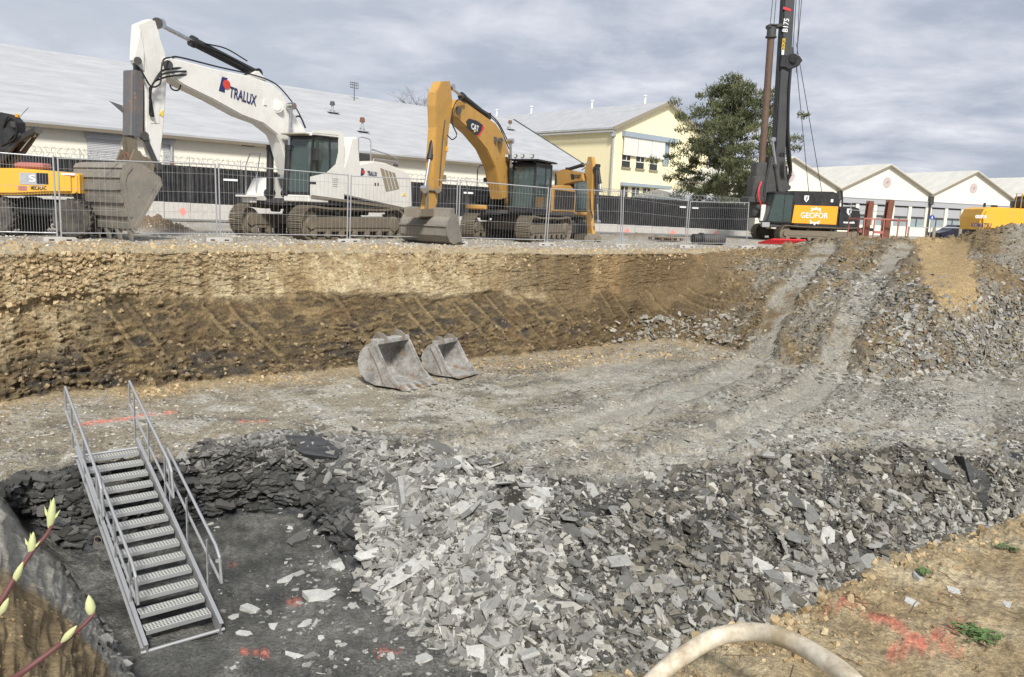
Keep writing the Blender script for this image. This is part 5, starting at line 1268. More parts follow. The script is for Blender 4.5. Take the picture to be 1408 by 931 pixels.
link('wire_rope', bm, M['dark_grey'], rg)
# crowd winch carriage
bm = B(); prism(bm, F.sides([(1078, 78), (1086, 74), (1100, 77), (1104, 83), (1098, 91), (1084, 97), (1076, 92)], .4), -.45, .45, .08); box(bm, F.sd(1077, 84, .42), (.35, .1, .7), None, .03); tube(bm, F.sd(1091, 80, .5), F.sd(1091, 80, .62), .26, seg=20); wn_ = link('winch', bm, M['black'], mast)
bm = B(); tube(bm, F.sd(1087, 80, .1), F.sd(1086, 66, .1), .22, seg=18); link('motor', bm, M['dark_grey'], wn_, True)
# ropes back to the house
bm = B()
for a, b_ in (((1100, -20), (1095, 100)), ((1104, -20), (1097, 60)), ((1096, -20), (1090, 70)), ((1095, 88), (1112, 264)), ((1095, 60), (1130, 264))):
    tube(bm, F.sd(a[0], a[1], .2), F.sd(b_[0], b_[1], .2), .024, seg=6)
link('wire_rope', bm, M['dark_grey'], rg)
bm = B()
for k, v in enumerate((-.2, 0, .2, .35)): hose(bm, [F.sd(1087, 95, v), F.sd(1084.5, 130, v), F.sd(1082+k*.6, 180, v), F.sd(1083+k, 215, v), F.sd(1086+k*.5, 235, v), F.sd(1083, 248, v), F.sd(1078, 255, v)], .085, 6)
for k in range(3): hose(bm, [F.sd(1074+k*2, 210, .5), F.sd(1073+k*2, 235, .6), F.sd(1075+k*2, 258, .5)], .05, 5)
link('hoses', bm, M['hose'], mast, True)
for v, (a, b_) in zip((.62, -.62), (((1062, 192), (1071, 260)), ((1075, 200), (1082, 258)))): cylinder(mast, F.sd(*a, v), F.sd(*b_, v), .15, .08, .50, 'dark_grey')
def vtext(s, px, py0, py1, v, h, mat, **kw):
    A_, B_ = F.sd(px[0], py0, v), F.sd(px[1], py1, v); d = B_-A_; z = Vector((0, 1, 0)); x = d.normalized(); y = z.cross(x)
    m = Matrix((x, y, z)).transposed().to_4x4(); m.translation = (A_+B_)/2+z*.006
    return text_mesh('lettering', s, mat, mast, m, size=h, depth=.003, width=d.length, **kw)
vtext('B175', (1079.5, 1082), 44, 25.5, .32, .46, M['white_mark'], bold=.008)
vtext('GEOFOR', (1076.5, 1078.5), 69, 52.5, .32, .28, M['yellow_mark'], bold=.004)
bm = B(); box(bm, F.sd(1082, 12.5, .33), (.5, .02, .14), Matrix.Rotation(R(-12), 3, 'Y')); link('red_ribbon', bm, M['red'], mast)
bm = B(); q0, q1 = F.sd(1085.5, 14, .41), F.sd(1080.5, 66, .41)
for i in range(26): t = i/26; q = q0.lerp(q1, t); box(bm, (q.x-.02, .408, q.z), (.11+.05*((i*7) % 3 == 0), .008, .055))
bm.free()
vtext('DIESELHYDRAULIK', (1081.5, 1086), 66, 12, .41, .2, M['white_mark'], bold=.006) if False else None
bm = B(); box(bm, F.sd(1076, 78, .33), (.16, .02, .75), rotm); link('sticker', bm, M['white_mark'], mast)
bm = B(); box(bm, F.sd(1053, 309, 1.56), (.5, .04, .3), None, .02); link('number_plate', bm, M['galv'], rg)
bm = B(); box(bm, F.sd(1049, 293, .9), (.3, .12, 1.0), None, .04); link('white_canister', bm, M['white'], rg)

# ============ yellow excavator behind the spoil heap, right edge
F = FR(30.6, 47.5, 352)
ex4 = F.empty('excavator', 'bright yellow excavator half hidden behind the grey spoil heap at the right edge', 'excavator')
crawler(ex4, 3.2, -2.5, 2.5, 1.0, .6, body_top=1.15)
S_ = 1.55
bm = B(); prism(bm, [(-3.35, 1.15), (-3.42, 1.9), (-3.25, 2.35), (-2.9, 2.48), (-.2, 2.45), (1.7, 2.40), (1.8, 1.15)], -S_, S_, .14); bd_ = link('bodywork', bm, M['bright_yellow'], ex4)
bm = B(); box2(bm, (-3.0, -1.3, 1.0), (2.0, 1.3, 1.2)); link('main_frame', bm, M['black'], ex4)
cab(ex4, -.4, 1.5, .5, 1.5, 1.5, 3.2, 'black', .1, .07)
bm = B(); box2(bm, (-1.0, -.6, 2.46), (1.0, .4, 3.0), .12); link('engine_hood', bm, M['black'], ex4)
for i in range(6): bm = B(); box2(bm, (-.15, -S_-.012, 1.45+i*.16), (.25, -S_+.004, 1.53+i*.16)); link('vent_slat', bm, M['black_mark'], bd_)
handrail(ex4, [(-1.6, -1.4, 2.45), (-1.6, -1.4, 3.3), (-1.3, -1.4, 3.3), (-1.3, -1.4, 2.45)], .03, 'yellow'); handrail(ex4, [(-1.0, -1.3, 3.0), (-1.0, -1.3, 3.35), (1.6, -1.3, 3.4), (1.6, -1.3, 2.5)], .03, 'bright_yellow')
bm = B(); tube(bm, (-2.6, .2, 2.45), (-2.6, .2, 2.75), .07); box(bm, (-2.3, -.4, 2.55), (.3, .3, .15), None, .04); link('exhaust', bm, M['black'], ex4, True)
rside_text(bd_, 'KOMATSU', F, (1335.5, 309.5), (1363, 310.5), S_+.008, .34, M['logo_blue'], bold=.006)
rside_text(bd_, 'GEOFOR', F, (1341, 298), (1357, 298.5), S_+.008, .24, M['white_mark'], bold=.012)

# ============ yellow wheeled machine at the left edge
F = FR(-13.7, 21.9, 182)
ex5 = F.empty('wheeled_loader', 'yellow wheeled digger with black arm cut off by the left edge of the picture', 'wheeled digger')
S_ = .95
for u_, st_ in ((F.sd(-4, 300, .82).x, 0), (F.sd(102, 300, .82).x, 12)):
    for s in (-1, 1): wheel(ex5, (u_, s*.82, .52), .52, .38, .27)
bm = B(); box2(bm, (-1.9, -.5, .55), (1.6, .5, 1.0), .05); tube(bm, (F.sd(-4, 300, .82).x, -.8, .52), (F.sd(-4, 300, .82).x, .8, .52), .1); tube(bm, (F.sd(102, 300, .82).x, -.8, .52), (F.sd(102, 300, .82).x, .8, .52), .1); link('chassis', bm, M['black'], ex5)
by = F.sides([(-60, 268), (-55, 236), (-20, 231), (22, 231), (62, 234), (88, 238), (100, 240), (101, 266), (62, 266), (20, 268)], S_)
bm = B(); prism(bm, by, -S_, S_, .06); bd_ = link('bodywork', bm, M['bright_yellow'], ex5)
bm = B(); prism(bm, F.sides([(101, 238), (108, 240), (109, 266), (101, 265)], S_), -S_, S_, .04); link('rear_hood', bm, M['bright_yellow'], ex5)
bm = B(); box(bm, F.sd(44, 246, S_+.003), (.62, .012, .30)); pl = link('name_plate', bm, M['grey_panel'], bd_)
bm = B(); box(bm, F.sd(58, 245.5, S_+.012), (.30, .008, .28)); link('dark_plate', bm, M['black_mark'], bd_)
side_text(pl, 'S', F, (40, 246), (49, 246), S_+.012, .26, M['white_mark'], bold=.006)
side_text(bd_, 'MECALAC', F, (42.5, 258.5), (64, 258.8), S_+.006, .15, M['black_mark'], bold=.002)
bm = B(); q = F.sd(30.5, 248, S_+.002); prism(bm, [(q.x-.09, q.z-.07), (q.x+.09, q.z-.07), (q.x, q.z+.09)], S_-.002, S_+.006); link('warning_sign', bm, M['orange'], bd_)
bm = B(); box(bm, F.sd(31, 259, S_+.002), (.22, .01, .12), None, .01); link('marker_lamp', bm, M['rack_red'], bd_)
bm = B(); box(bm, F.sd(94, 239.5, S_+.002), (.36, .012, .05)); link('sticker', bm, M['white_mark'], ex5)
bm = B(); prism(bm, F.sides([(-40, 232), (-40, 196), (-18, 160), (0, 154), (14, 157), (24, 168), (24, 185), (10, 200), (0, 231)], .2), -.22, .22, .05); arm = link('boom', bm, M['black'], ex5)
bm = B(); tube(bm, F.sd(19, 171, .26), F.sd(19, 171, .30), .08, seg=18); tube(bm, F.sd(53, 179, .28), F.sd(53, 179, -.28), .10, seg=18); link('pin', bm, M['dark_grey'], arm, True)
bm = B()
for a, b_, r_ in (((-10, 212), (52, 177), .085), ((-4, 226), (30, 185), .07)):
    A1, B1 = F.sd(*a, .18), F.sd(*b_, .18); dd = B1-A1; box(bm, (A1+B1)/2, (.17, .1, dd.length), Matrix.Rotation(math.atan2(dd.x, dd.z), 3, 'Y'), .03)
link('linkage', bm, M['black'], arm)
cylinder(ex5, F.sd(46, 185, -.1), F.sd(8, 232, -.1), .09, .05, .5)
bm = B(); prism(bm, F.sides([(53, 183), (48, 190), (20, 230), (0, 231), (6, 222), (44, 176)], -.1), -.2, -.06, .02); link('second_arm', bm, M['dark_grey'], arm)
bm = B(); hose(bm, [F.sd(4, 175, .25), F.sd(12, 160, .3), F.sd(22, 170, .28), F.sd(20, 190, .25), F.sd(2, 200, .25)], .025, 6); link('hoses', bm, M['hose'], arm, True)
bm = B(); tube(bm, F.sd(25, 163, .1), F.sd(39, 148, .1), .008, seg=6); link('aerial', bm, M['dark_grey'], arm)
bm = B(); tube(bm, F.sd(23, 161, 0), F.sd(24, 157, 0), .05, seg=12); link('beacon', bm, M['orange'], arm)
bm = B(); box(bm, F.sd(45, 228, -.3), (.8, .5, .16), None, .05); link('red_cover', bm, M['rack_red'], ex5)
# ------------------------------------------------------------------ mesh site fence: panels standing in concrete feet
feet = [(-48, 330.5), (82, 332), (301, 332), (479, 333.5), (628, 335.5), (750, 338), (854, 339.5), (943, 341), (1027, 342.5)]
tops = [(-56, 205), (76, 214.5), (298, 225), (481, 239.5), (631, 247.5), (756, 257.5), (856, 262), (948, 275.5), (1031, 278)]
FP = []
for (fx, fy), (tx, ty) in zip(feet, tops):
    b = G(fx, fy, .0); b.z = ground_z(b.x, b.y)+.06; t = atY(tx, ty, b.y); FP.append((b, t))
panel_words = ['leftmost', '', '', '', '', '', '', '']
lbl = ['mesh fence panel in front of the yellow wheeled digger at the left edge', 'mesh fence panel in front of the big ribbed bucket', 'mesh fence panel in front of the white excavator\'s cab and front tracks', 'mesh fence panel in front of the white excavator\'s rear end and counterweight',
       'mesh fence panel in front of the tracked yellow excavator', 'mesh fence panel in front of the small wheeled excavator\'s arm', 'mesh fence panel between two leaning posts before the pallet', 'mesh fence panel in front of the grey pipe, nearest the drilling rig']
for i in range(len(FP)-1):
    (b0, t0), (b1, t1) = FP[i], FP[i+1]; d = (b1-b0); dn = d.normalized()
    a0, a1 = b0+dn*.045, b1-dn*.045; c0 = t0+dn*.05+(Vector((0, 0, -.02)) if i % 2 else Vector((0, 0, .02))); c1 = t1-dn*.05+Vector((0, 0, .0))
    root = empty('mesh_fence', b0, 0, lbl[i], 'fence', 'mesh fence panels round the pit')
    def rel(p): return p-b0
    for (x0, x1) in ((a0, c0), (a1, c1)):
        bm = B(); tube(bm, rel(x0), rel(x1), .021, seg=10); link('post', bm, M['galv'], root, True)
    bm = B(); tube(bm, rel(a0.lerp(c0, .985)), rel(a1.lerp(c1, .985)), .017, seg=8); link('rail', bm, M['galv'], root, True); bm = B(); tube(bm, rel(a0.lerp(c0, .075)), rel(a1.lerp(c1, .075)), .014, seg=8); link('rail', bm, M['galv'], root, True)
    bm = B(); nw = 30
    for k in range(1, nw):
        t = k/nw; p, q = a0.lerp(a1, t), c0.lerp(c1, t); tube(bm, rel(p.lerp(q, .075)), rel(p.lerp(q, .985)), .0028, seg=4)
    for hh in (.36, .62, .86): 
        L_ = 14
        for k in range(L_):
            pa = a0.lerp(a1, k/L_).lerp(c0.lerp(c1, k/L_), hh); pb = a0.lerp(a1, (k+1)/L_).lerp(c0.lerp(c1, (k+1)/L_), hh); tube(bm, rel(pa), rel(pb), .0038, seg=4)
    link('wire_mesh', bm, M['galv'], root)
def foot_mesh(ang):
    bm = B(); prism(bm, [(-.36, -.11), (-.30, -.12), (.30, -.12), (.36, -.11), (.36, .11), (.30, .12), (-.30, .12), (-.36, .11)], 0, .13, .012, axis='Z')
    for x in (-.09, .0, .09): tube(bm, (x, 0, .125), (x, 0, .134), .03, seg=10)
    return bm
fl = ['pale concrete fence foot left of the leftmost fence joint', 'pale concrete fence foot left of the big ribbed bucket\'s teeth', 'pale concrete fence foot between ribbed bucket and white excavator', 'pale concrete fence foot before the white excavator\'s rear track', 'pale concrete fence foot right of the wide ditching bucket', 'pale concrete fence foot before the tracked yellow excavator', 'pale concrete fence foot right of the wheeled excavator\'s arm', 'pale concrete fence foot beside the grey pipe', 'pale concrete fence foot nearest the red barrier']
for i, (b, t) in enumerate(FP):
    d = (FP[min(i+1, 8)][0]-FP[max(i-1, 0)][0]); ang = math.atan2(d.y, d.x)
    bm = foot_mesh(0)
    bm.transform(Matrix.Rotation(0, 4, 'Z'))
    o = link('concrete_block', bm, M['concrete']); o.location = (b.x, b.y, ground_z(b.x, b.y)-.02); o.rotation_euler = (R(random.uniform(-2, 2)), R(random.uniform(-2, 2)), ang+random.uniform(-.15, .15))
    tag(o, fl[i], 'fence foot', 'concrete feet of the mesh fence')
    bm = B(); box(bm, (.19, -.121, .06), (.12, .01, .035)); box(bm, (-.19, -.121, .06), (.12, .01, .035)); s_ = link('carrying_slot', bm, M['black'], o)

# ------------------------------------------------------------------ black noise barrier on a concrete plinth, razor wire above
A0 = Vector((-26.0, 40.2, 0)); 
q0, q1 = G(200, 300, 0), None
Pa = Vector((-19.9, 42.6, 0)); d_ = ray(1027, 330); Pb = Vector((d_.x/d_.y*56.5, 56.5, -.26))
dirb = (Pb-Pa); L0 = dirb.length; e_ = dirb/L0; ex_ = Pa-e_*24
LB = (Pb-ex_).length
bar = empty('noise_barrier', ex_, math.atan2(e_.y, e_.x), 'long black corrugated noise barrier on a pale concrete plinth behind the machines', 'noise barrier')
def zt(s, za, zb): return za+(zb-za)*(s-24)/L0
npan = 24; w_ = LB/npan
for i in range(npan):
    s0, s1 = i*w_, (i+1)*w_; bm = B(); nc = 22
    for k in range(nc):
        a, b_ = s0+w_*k/nc, s0+w_*(k+1)/nc; m_ = (a+b_)/2; z0, z1 = zt(m_, .76, .24), zt(m_, 2.74, 2.02)
        prism(bm, [(a, -.03), (a+(b_-a)*.3, -.07), (a+(b_-a)*.7, -.07), (b_, -.03), (b_, .03), (a, .03)], z0-.03*(k % 2), z1, axis='Z')
    link('barrier_panel', bm, M['black'], bar)
    bm = B(); m_ = s0; box2(bm, (m_-.035, -.12, zt(m_, .3, 0)), (m_+.035, -.075, zt(m_, 2.76, 2.05)))
    if i: link('barrier_post', bm, M['dark_grey'], bar)
    else: bm.free()
    for h in (0, 1):
        bm = B(); a, b_ = s0+w_*.5*h+.006, s0+w_*.5*(h+1)-.006
        box2(bm, (a, -.13, -.5), (b_, .13, zt((a+b_)/2, .76, .24)), .012); link('plinth_block', bm, M['concrete'], bar)
for px, py in ((252, 290.7), (735, 0), (867, 317), (926, 322.5), (984.5, 323)):
    if not py: continue
    pass
def bar_pt(px, py, off=-.14):
    """point on the barrier's front face under a pixel, in the barrier's own axes"""
    d = ray(px, py); n = Vector((-e_.y, e_.x, 0)); t = ((ex_-EYE).dot(n)+off)/d.dot(n); p = EYE+d*t-ex_; return Vector((p.dot(Vector((e_.x, e_.y, 0))), off, p.z))
for px, py in ((251, 291), (735, 309), (862, 318), (925, 321), (984, 321)):
    q = bar_pt(px, py, -.134); bm = B(); pts = []
    for k in range(12): a = k*math.pi/6; rr = .22*random.uniform(.6, 1.2); pts.append((q.x+rr*math.cos(a), q.z+rr*math.sin(a)))
    prism(bm, pts, -.137, -.131); link('paint_mark', bm, plain('pink_spray_%d' % px, (.85, .30, .26), .9), bar)
for px, py, w2 in ((317, 247.5, .75), (644, 265.3, .6), (939, 284.8, .5), (956, 286, .5)):
    q = bar_pt(px, py, -.10); bm = B(); box(bm, (q.x, -.10, q.z), (w2, .02, .11)); link('white_sign', bm, M['white_mark'], bar)
# razor wire: coils on outriggers
rw = empty('razor_wire', Vector((0, 0, 0)), 0, 'coils of galvanised razor wire running along the top of the black barrier', 'razor wire')
bm = B(); zz = []
s = 2.0; n_ = 0
while s < LB:
    n_ += 1; c = ex_+Vector((e_.x, e_.y, 0))*s; z = zt(s, 2.74, 2.02)+.34; r_ = .30
    pts = []
    for k in range(15):
        a = k/14*2*math.pi; pts.append(c+Vector((e_.x, e_.y, 0))*(.34*k/14+.10*math.sin(a*2+n_))+Vector((-e_.y, e_.x, 0))*r_*math.cos(a)+Vector((0, 0, z-c.z+r_*math.sin(a))))
    path(bm, pts, .011, 4); s += .30
link('coil', bm, M['galv'], rw)
bm = B()
for h in (.12, .36, .58):
    path(bm, [Vector((ex_.x+e_.x*q, ex_.y+e_.y*q, zt(q, 2.74, 2.02)+h)) for q in (0, LB*.5, LB)], .008, 4)
for k in range(0, npan):
    q = k*w_; p = Vector((ex_.x+e_.x*q, ex_.y+e_.y*q, zt(q, 2.7, 2.0))); tube(bm, p, p+Vector((0, 0, .72)), .02, seg=6)
link('carrier_wire', bm, M['galv'], rw)

# asphalt strip in front of the barrier
m_as, nt, b_ = mat_new('asphalt'); nz = noise(nt, 30, 6, .7); nz2 = noise(nt, .6, 5, .6)
cc = ramp(nt, nz, [(.3, (.10, .10, .10)), (.7, (.20, .195, .19))]); cc = mixc(nt, ramp(nt, nz2, [(.4, (0, 0, 0)), (.65, (1, 1, 1))]), cc, (.26, .24, .21)); L(nt, cc, b_.inputs['Base Color']); b_.inputs['Roughness'].default_value = .9
bm = B(); n3 = Vector((e_.y, -e_.x, 0)); vs = []
for q in range(0, 41):
    s = LB*q/40
    for o, in ((.14,), (4.6+.4*math.sin(q*1.7),)):
        p = Vector((ex_.x, ex_.y, 0))+Vector((e_.x, e_.y, 0))*s+n3*o; vs.append(bm.verts.new((p.x, p.y, max(ground_z(p.x, p.y), -.02)+.035)))
for q in range(40): bm.faces.new((vs[2*q], vs[2*q+1], vs[2*q+3], vs[2*q+2]))
tag(link('road', bm, m_as), kind='structure')

# ------------------------------------------------------------------ buildings
def beam2(bm, a, b, w, h):
    a, b = V3(a), V3(b); d = b-a; m = Matrix.Translation((a+b)/2) @ d.to_track_quat('X', 'Z').to_matrix().to_4x4() @ Matrix.Diagonal((d.length, w, h, 1)); bmesh.ops.create_cube(bm, size=1, matrix=m)
def roof_mat(name, c, c2, st=(1, 1, 1), seam=True):
    m, nt, b = mat_new(name); tc = nt.nodes.new('ShaderNodeTexCoord')
    n1 = noise(nt, .35, 7, .6, stretch=(1, 4, 4)); n2 = noise(nt, 3, 6, .7, stretch=(.4, 3, 3)); n4 = noise(nt, 22, 4, .7)
    k = N(nt, 'ShaderNodeMath', operation='MULTIPLY_ADD'); L(nt, n1, k.inputs[0]); k.inputs[1].default_value = .6; k2 = N(nt, 'ShaderNodeMath', operation='MULTIPLY'); L(nt, n2, k2.inputs[0]); k2.inputs[1].default_value = .4; L(nt, k2.outputs[0], k.inputs[2])
    c_ = ramp(nt, k.outputs[0], [(.38, c), (.62, c2)]); c_ = mixc(nt, 1, c_, ramp(nt, n4, [(.3, (.9, .9, .9)), (.7, (1.06, 1.06, 1.06))]), 'MULTIPLY'); L(nt, c_, b.inputs['Base Color']); b.inputs['Roughness'].default_value = .75
    return m
M['roof_grey'] = roof_mat('bitumen_roof', (.43, .44, .45), (.33, .34, .355)); M['roof_pale'] = roof_mat('pale_roof', (.62, .61, .555), (.50, .49, .44))
class WallFrame:
    """wall axes: X along the wall, Y into the building, Z up"""
    def __init__(s, o, dirx):
        s.o = V3(o); s.x = Vector((dirx[0], dirx[1], 0)).normalized(); s.y = Vector((-s.x.y, s.x.x, 0)); s.yaw = math.atan2(s.x.y, s.x.x)
    def hit(s, px, py, off=0.0):
        d = ray(px, py); t = ((s.o-EYE).dot(s.y)+off)/d.dot(s.y); p = EYE+d*t-s.o; return Vector((p.dot(s.x), off, p.z))
# left hall
WH = WallFrame((-23.3, 50, 0), (1.046, 1)); 
x0, x1 = -34.0, 42.6; He, Hr, hw = 5.2, 10.75, 12.0
hall = empty('hall', WH.o, WH.yaw, 'long white hall with a huge pale grey pitched roof behind the black barrier', 'hall')
bm = B(); box2(bm, (x0, 0, -1), (x1, .3, He)); box2(bm, (x0, 2*hw, -1), (x1, 2*hw+.3, He)); prism(bm, [(0.3, -1), (2*hw, -1), (2*hw, He), (hw, Hr-.1), (.3, He)], x1-.4, x1-.1, axis='X'); prism(bm, [(0.3, -1), (2*hw, -1), (2*hw, He), (hw, Hr-.1), (.3, He)], x0+.1, x0+.4, axis='X'); link('wall', bm, M['plaster_white'], hall)
bm = B(); s_ = (Hr-He)/hw
for sg in (0, 1):
    y0_, y1_ = (-.5, hw) if sg == 0 else (2*hw+.5, hw); z0_ = He-.5*s_
    prism(bm, [(y0_, z0_), (y1_, Hr), (y1_, Hr+.16), (y0_, z0_+.16)], x0-.4, x1, axis='X')
rf = link('roof', bm, M['roof_grey'], hall)
bm = B(); box2(bm, (x0-.4, -.66, He-.42), (x1, -.50, He-.22)); link('gutter', bm, M['mud_steel'], hall)
bm = B(); beam2(bm, (x1+.02, -.5, He-.35+.1), (x1+.02, hw, Hr+.05), .28, .32); link('verge_board', bm, M['dark_grey'], hall)
m_sh, nt, b_ = mat_new('roller_shutter'); tcn = nt.nodes.new('ShaderNodeTexCoord'); wv = N(nt, 'ShaderNodeTexWave', Scale=3.2, Distortion=1.2); wv.bands_direction = 'Z'; L(nt, tcn.outputs['Object'], wv.inputs['Vector']); wv.inputs['Detail'].default_value = 3
L(nt, ramp(nt, wv.outputs['Fac'], [(.2, (.24, .24, .25)), (.8, (.55, .56, .57))]), b_.inputs['Base Color'])
for (xa, ya, xb, yb) in (((119, 187, 167, 245),) + ((224, 196, 233.5, 250),)):
    a, c_ = WH.hit(xa, ya, -.02), WH.hit(xb, yb, -.02); zt_ = 4.42
    bm = B(); box2(bm, (a.x, -.06, 1.2), (c_.x, -.005, zt_)); wd = link('shutter', bm, m_sh, hall)
    bm = B(); box2(bm, (a.x-.1, -.22, zt_), (c_.x+.1, -.005, zt_+.42), .03); link('shutter_box', bm, M['grey_panel'], wd)
for px in (-120, 236, 600):
    q = WH.hit(px, 220, -.1); bm = B(); tube(bm, (q.x, -.14, 0), (q.x, -.14, He-.3), .09, seg=10); dp = link('downpipe', bm, M['galv'], hall, True)
    bm = B(); box(bm, (q.x, -.16, He-.42), (.5, .22, .3), None, .03); link('hopper', bm, M['grey_panel'], dp)
    bm = B(); tube(bm, (q.x, -.14, 1.5), (q.x, -.14, 3.4), .10, seg=10); link('lower_pipe', bm, M['rust'], dp, True)
# pale embossed panels along the wall
for px0, px1 in ((62, 116), (246, 365), (560, 655)):
    a, c_ = WH.hit(px0, 210, 0), WH.hit(px1, 230, 0); bm = B(); box2(bm, (a.x, -.03, 1.2), (c_.x, .0, 3.9)); link('wall_panel', bm, M['plaster_white'], hall)
bm = B(); q = WH.hit(341, 199, -.05); box(bm, (q.x, -.05, q.z), (.9, .12, .22)); link('vent', bm, M['dark_grey'], hall)
# things standing on its roof
def roof_pt(px, py):
    d = ray(px, py); n = WH.y*(-s_)+Vector((0, 0, 1)); o = WH.o+WH.y*(-.5)+Vector((0, 0, He-.5*s_+.16)); t = (o-EYE).dot(n)/d.dot(n); return EYE+d*t
for (px, py, h, lb_) in ((498, 181, 1.1, 'small roof vent with a dark cap above the white excavator'), (457, 155, .9, 'small grey roof vent high on the hall roof'), (701, 178, .9, 'dark capped roof vent near the right end of the hall roof'), (498, 180, 0, '')):
    if not h: continue
    p = roof_pt(px, py); bm = B(); tube(bm, (0, 0, -.2), (0, 0, h*.7), .10, seg=12); box(bm, (0, 0, .03), (1.0, .8, .06), Matrix.Rotation(0, 3, 'X')); o = link('roof_vent', bm, M['grey_panel'], hall, True); p = Vector(p)-WH.o; o.location = (p.dot(WH.x), p.dot(WH.y), p.z); bm = B(); tube(bm, (0, 0, h*.68), (0, 0, h), .22, .17, seg=14); link('cap', bm, M['rust'] if px != 457 else M['dark_grey'], o, True)
pa = Vector(roof_pt(487, 138.5)); bm = B(); tube(bm, (0, 0, -.3), (0, 0, 1.6), .035, seg=8); o = link('aerial', bm, M['dark_grey'], hall, True); pa -= WH.o; o.location = (pa.dot(WH.x), pa.dot(WH.y), pa.z)
bm = B()
for h in (1.1, 1.35, 1.55): tube(bm, (-.4, 0, h), (.4, 0, h), .025, seg=6)
for k in range(5): tube(bm, (-.4+k*.2, -.01, 1.05), (-.4+k*.2, .01, 1.6), .018, seg=6)
link('antenna_rods', bm, M['dark_grey'], o)

# yellow building
WY = WallFrame((10.15, 88, 0), (1.046, 1)); Wg = 18.6; HeY = 10.5; HrY = 14.1
yb = empty('yellow_building', WY.o, WY.yaw, 'pale yellow two-storey building with a grey pitched roof beside the dark pine', 'building')
DL = 32.0
bm = B(); prism(bm, [(0, -1), (Wg, -1), (Wg, HeY), (Wg/2, HrY), (0, HeY)], 0, .3, axis='Y')
bm.transform(Matrix.Identity(4))
vs_ = [v for v in bm.verts]
box2(bm, (0, .3, -1), (.3, DL, HeY)); box2(bm, (Wg-.3, .3, -1), (Wg, DL, HeY)); link('wall', bm, M['plaster_yellow'], yb)
bm = B(); sy = (HrY-HeY)/(Wg/2)
prism(bm, [(-.6, HeY-.6*sy), (Wg/2, HrY), (Wg/2, HrY+.2), (-.6, HeY-.6*sy+.2)], -.5, DL, axis='Y'); prism(bm, [(Wg+.6, HeY-.6*sy), (Wg/2, HrY), (Wg/2, HrY+.2), (Wg+.6, HeY-.6*sy+.2)], -.5, DL, axis='Y'); link('roof', bm, M['roof_grey'], yb)
bm = B(); beam2(bm, (-.6, -.52, HeY-.6*sy+.05), (Wg/2, -.52, HrY+.05), .1, .35); beam2(bm, (Wg+.6, -.52, HeY-.6*sy+.05), (Wg/2, -.52, HrY+.05), .1, .35); link('verge_board', bm, M['grille'], yb)
bm = B(); box2(bm, (-.74, -.5, HeY-.55), (-.58, DL, HeY-.38)); link('gutter', bm, M['grey_panel'], yb)
bm = B(); tube(bm, (-.15, -.15, 0), (-.15, -.15, HeY-.8), .12, seg=10); dp = link('downpipe', bm, M['grey_panel'], yb, True); bm = B(); box(bm, (-.3, -.2, HeY-.7), (.6, .4, .7), None, .06); link('hopper', bm, M['galv'], dp)
def yrect(name, pts, y0_, y1_, mat, par=yb): 
    q = [WY.hit(x, y, -.02) for x, y in pts]; xs = [a.x for a in q]; zs = [a.z for a in q]; bm = B(); box2(bm, (min(xs), y0_, min(zs)), (max(xs), y1_, max(zs))); return link(name, bm, mat, par), (min(xs), max(xs), min(zs), max(zs))
up0, up1 = WY.hit(856, 186), WY.hit(912, 196); zu = WY.hit(856, 186).z
xs0, xs1 = up0.x, WY.hit(926, 198).x; 
bm = B(); box2(bm, (xs0-.1, -.45, zu-.1), (xs1+.3, -.0, zu+.45)); link('upper_lintel', bm, M['blue_grey'], yb)
zb0 = WY.hit(856, 213).z; xe = WY.hit(911, 215).x; ww = (xe-xs0)/3
for i in range(3):
    bm = B(); box2(bm, (xs0+i*ww+.04, -.3, zb0), (xs0+(i+1)*ww-.04, -.22, zu-.1)); bl_ = link('blind', bm, M['grey_panel'] if False else M['white'], yb)
    wx0, wx1 = xs0+i*ww+.15, xs0+i*ww+ww*.62; zs0 = WY.hit(856, 229.5).z
    bm = B(); box2(bm, (wx0, -.04, zs0), (wx1, .0, zb0+.1)); wn_ = link('window', bm, M['window'], yb)
    bm = B(); zm = zs0+(zb0-zs0)*.55; box2(bm, (wx0, -.07, zm-.05), (wx1, -.04, zm+.05)); box2(bm, ((wx0+wx1)/2-.05, -.07, zm), ((wx0+wx1)/2+.05, -.04, zb0)); link('window_frame', bm, M['white'], wn_)
    bm = B(); box2(bm, (wx0-.12, -.16, zs0-.2), (wx1+.12, 0, zs0-.0)); link('sill', bm, M['grille'], wn_)
tx0, tx1 = WY.hit(911.5, 200).x, WY.hit(920, 200).x; zt0 = WY.hit(915, 228).z
bm = B(); box2(bm, (tx0+.1, -.10, zt0), (tx1, .0, zu-.15)); wn_ = link('window', bm, M['pale_window'], yb)
bm = B(); 
for q in (.1, .5, .9): box2(bm, (tx0+.1+(tx1-tx0-.1)*q-.06, -.16, zt0), (tx0+.1+(tx1-tx0-.1)*q+.06, -.10, zu-.15))
link('window_frame', bm, M['blue_grey'], wn_)
zl = WY.hit(853, 255).z; zl1 = WY.hit(853, 250.5).z; xl0 = WY.hit(853.5, 253).x; 
bm = B(); box2(bm, (xl0-.1, -.4, zl), (xl0+9.2, 0, zl1)); link('lower_lintel', bm, M['blue_grey'], yb)
for i in range(4):
    wx0 = xl0+i*2.05; wx1 = wx0+1.25; bm = B(); box2(bm, (wx0, -.05, 1.0), (wx1, .0, zl-.1)); wn_ = link('window', bm, M['window'], yb)
    bm = B(); box2(bm, ((wx0+wx1)/2-.06, -.09, 1.0), ((wx0+wx1)/2+.06, -.05, zl-.1)); box2(bm, (wx0, -.09, zl-1.3), (wx1, -.05, zl-1.2)); link('window_frame', bm, M['white'], wn_)
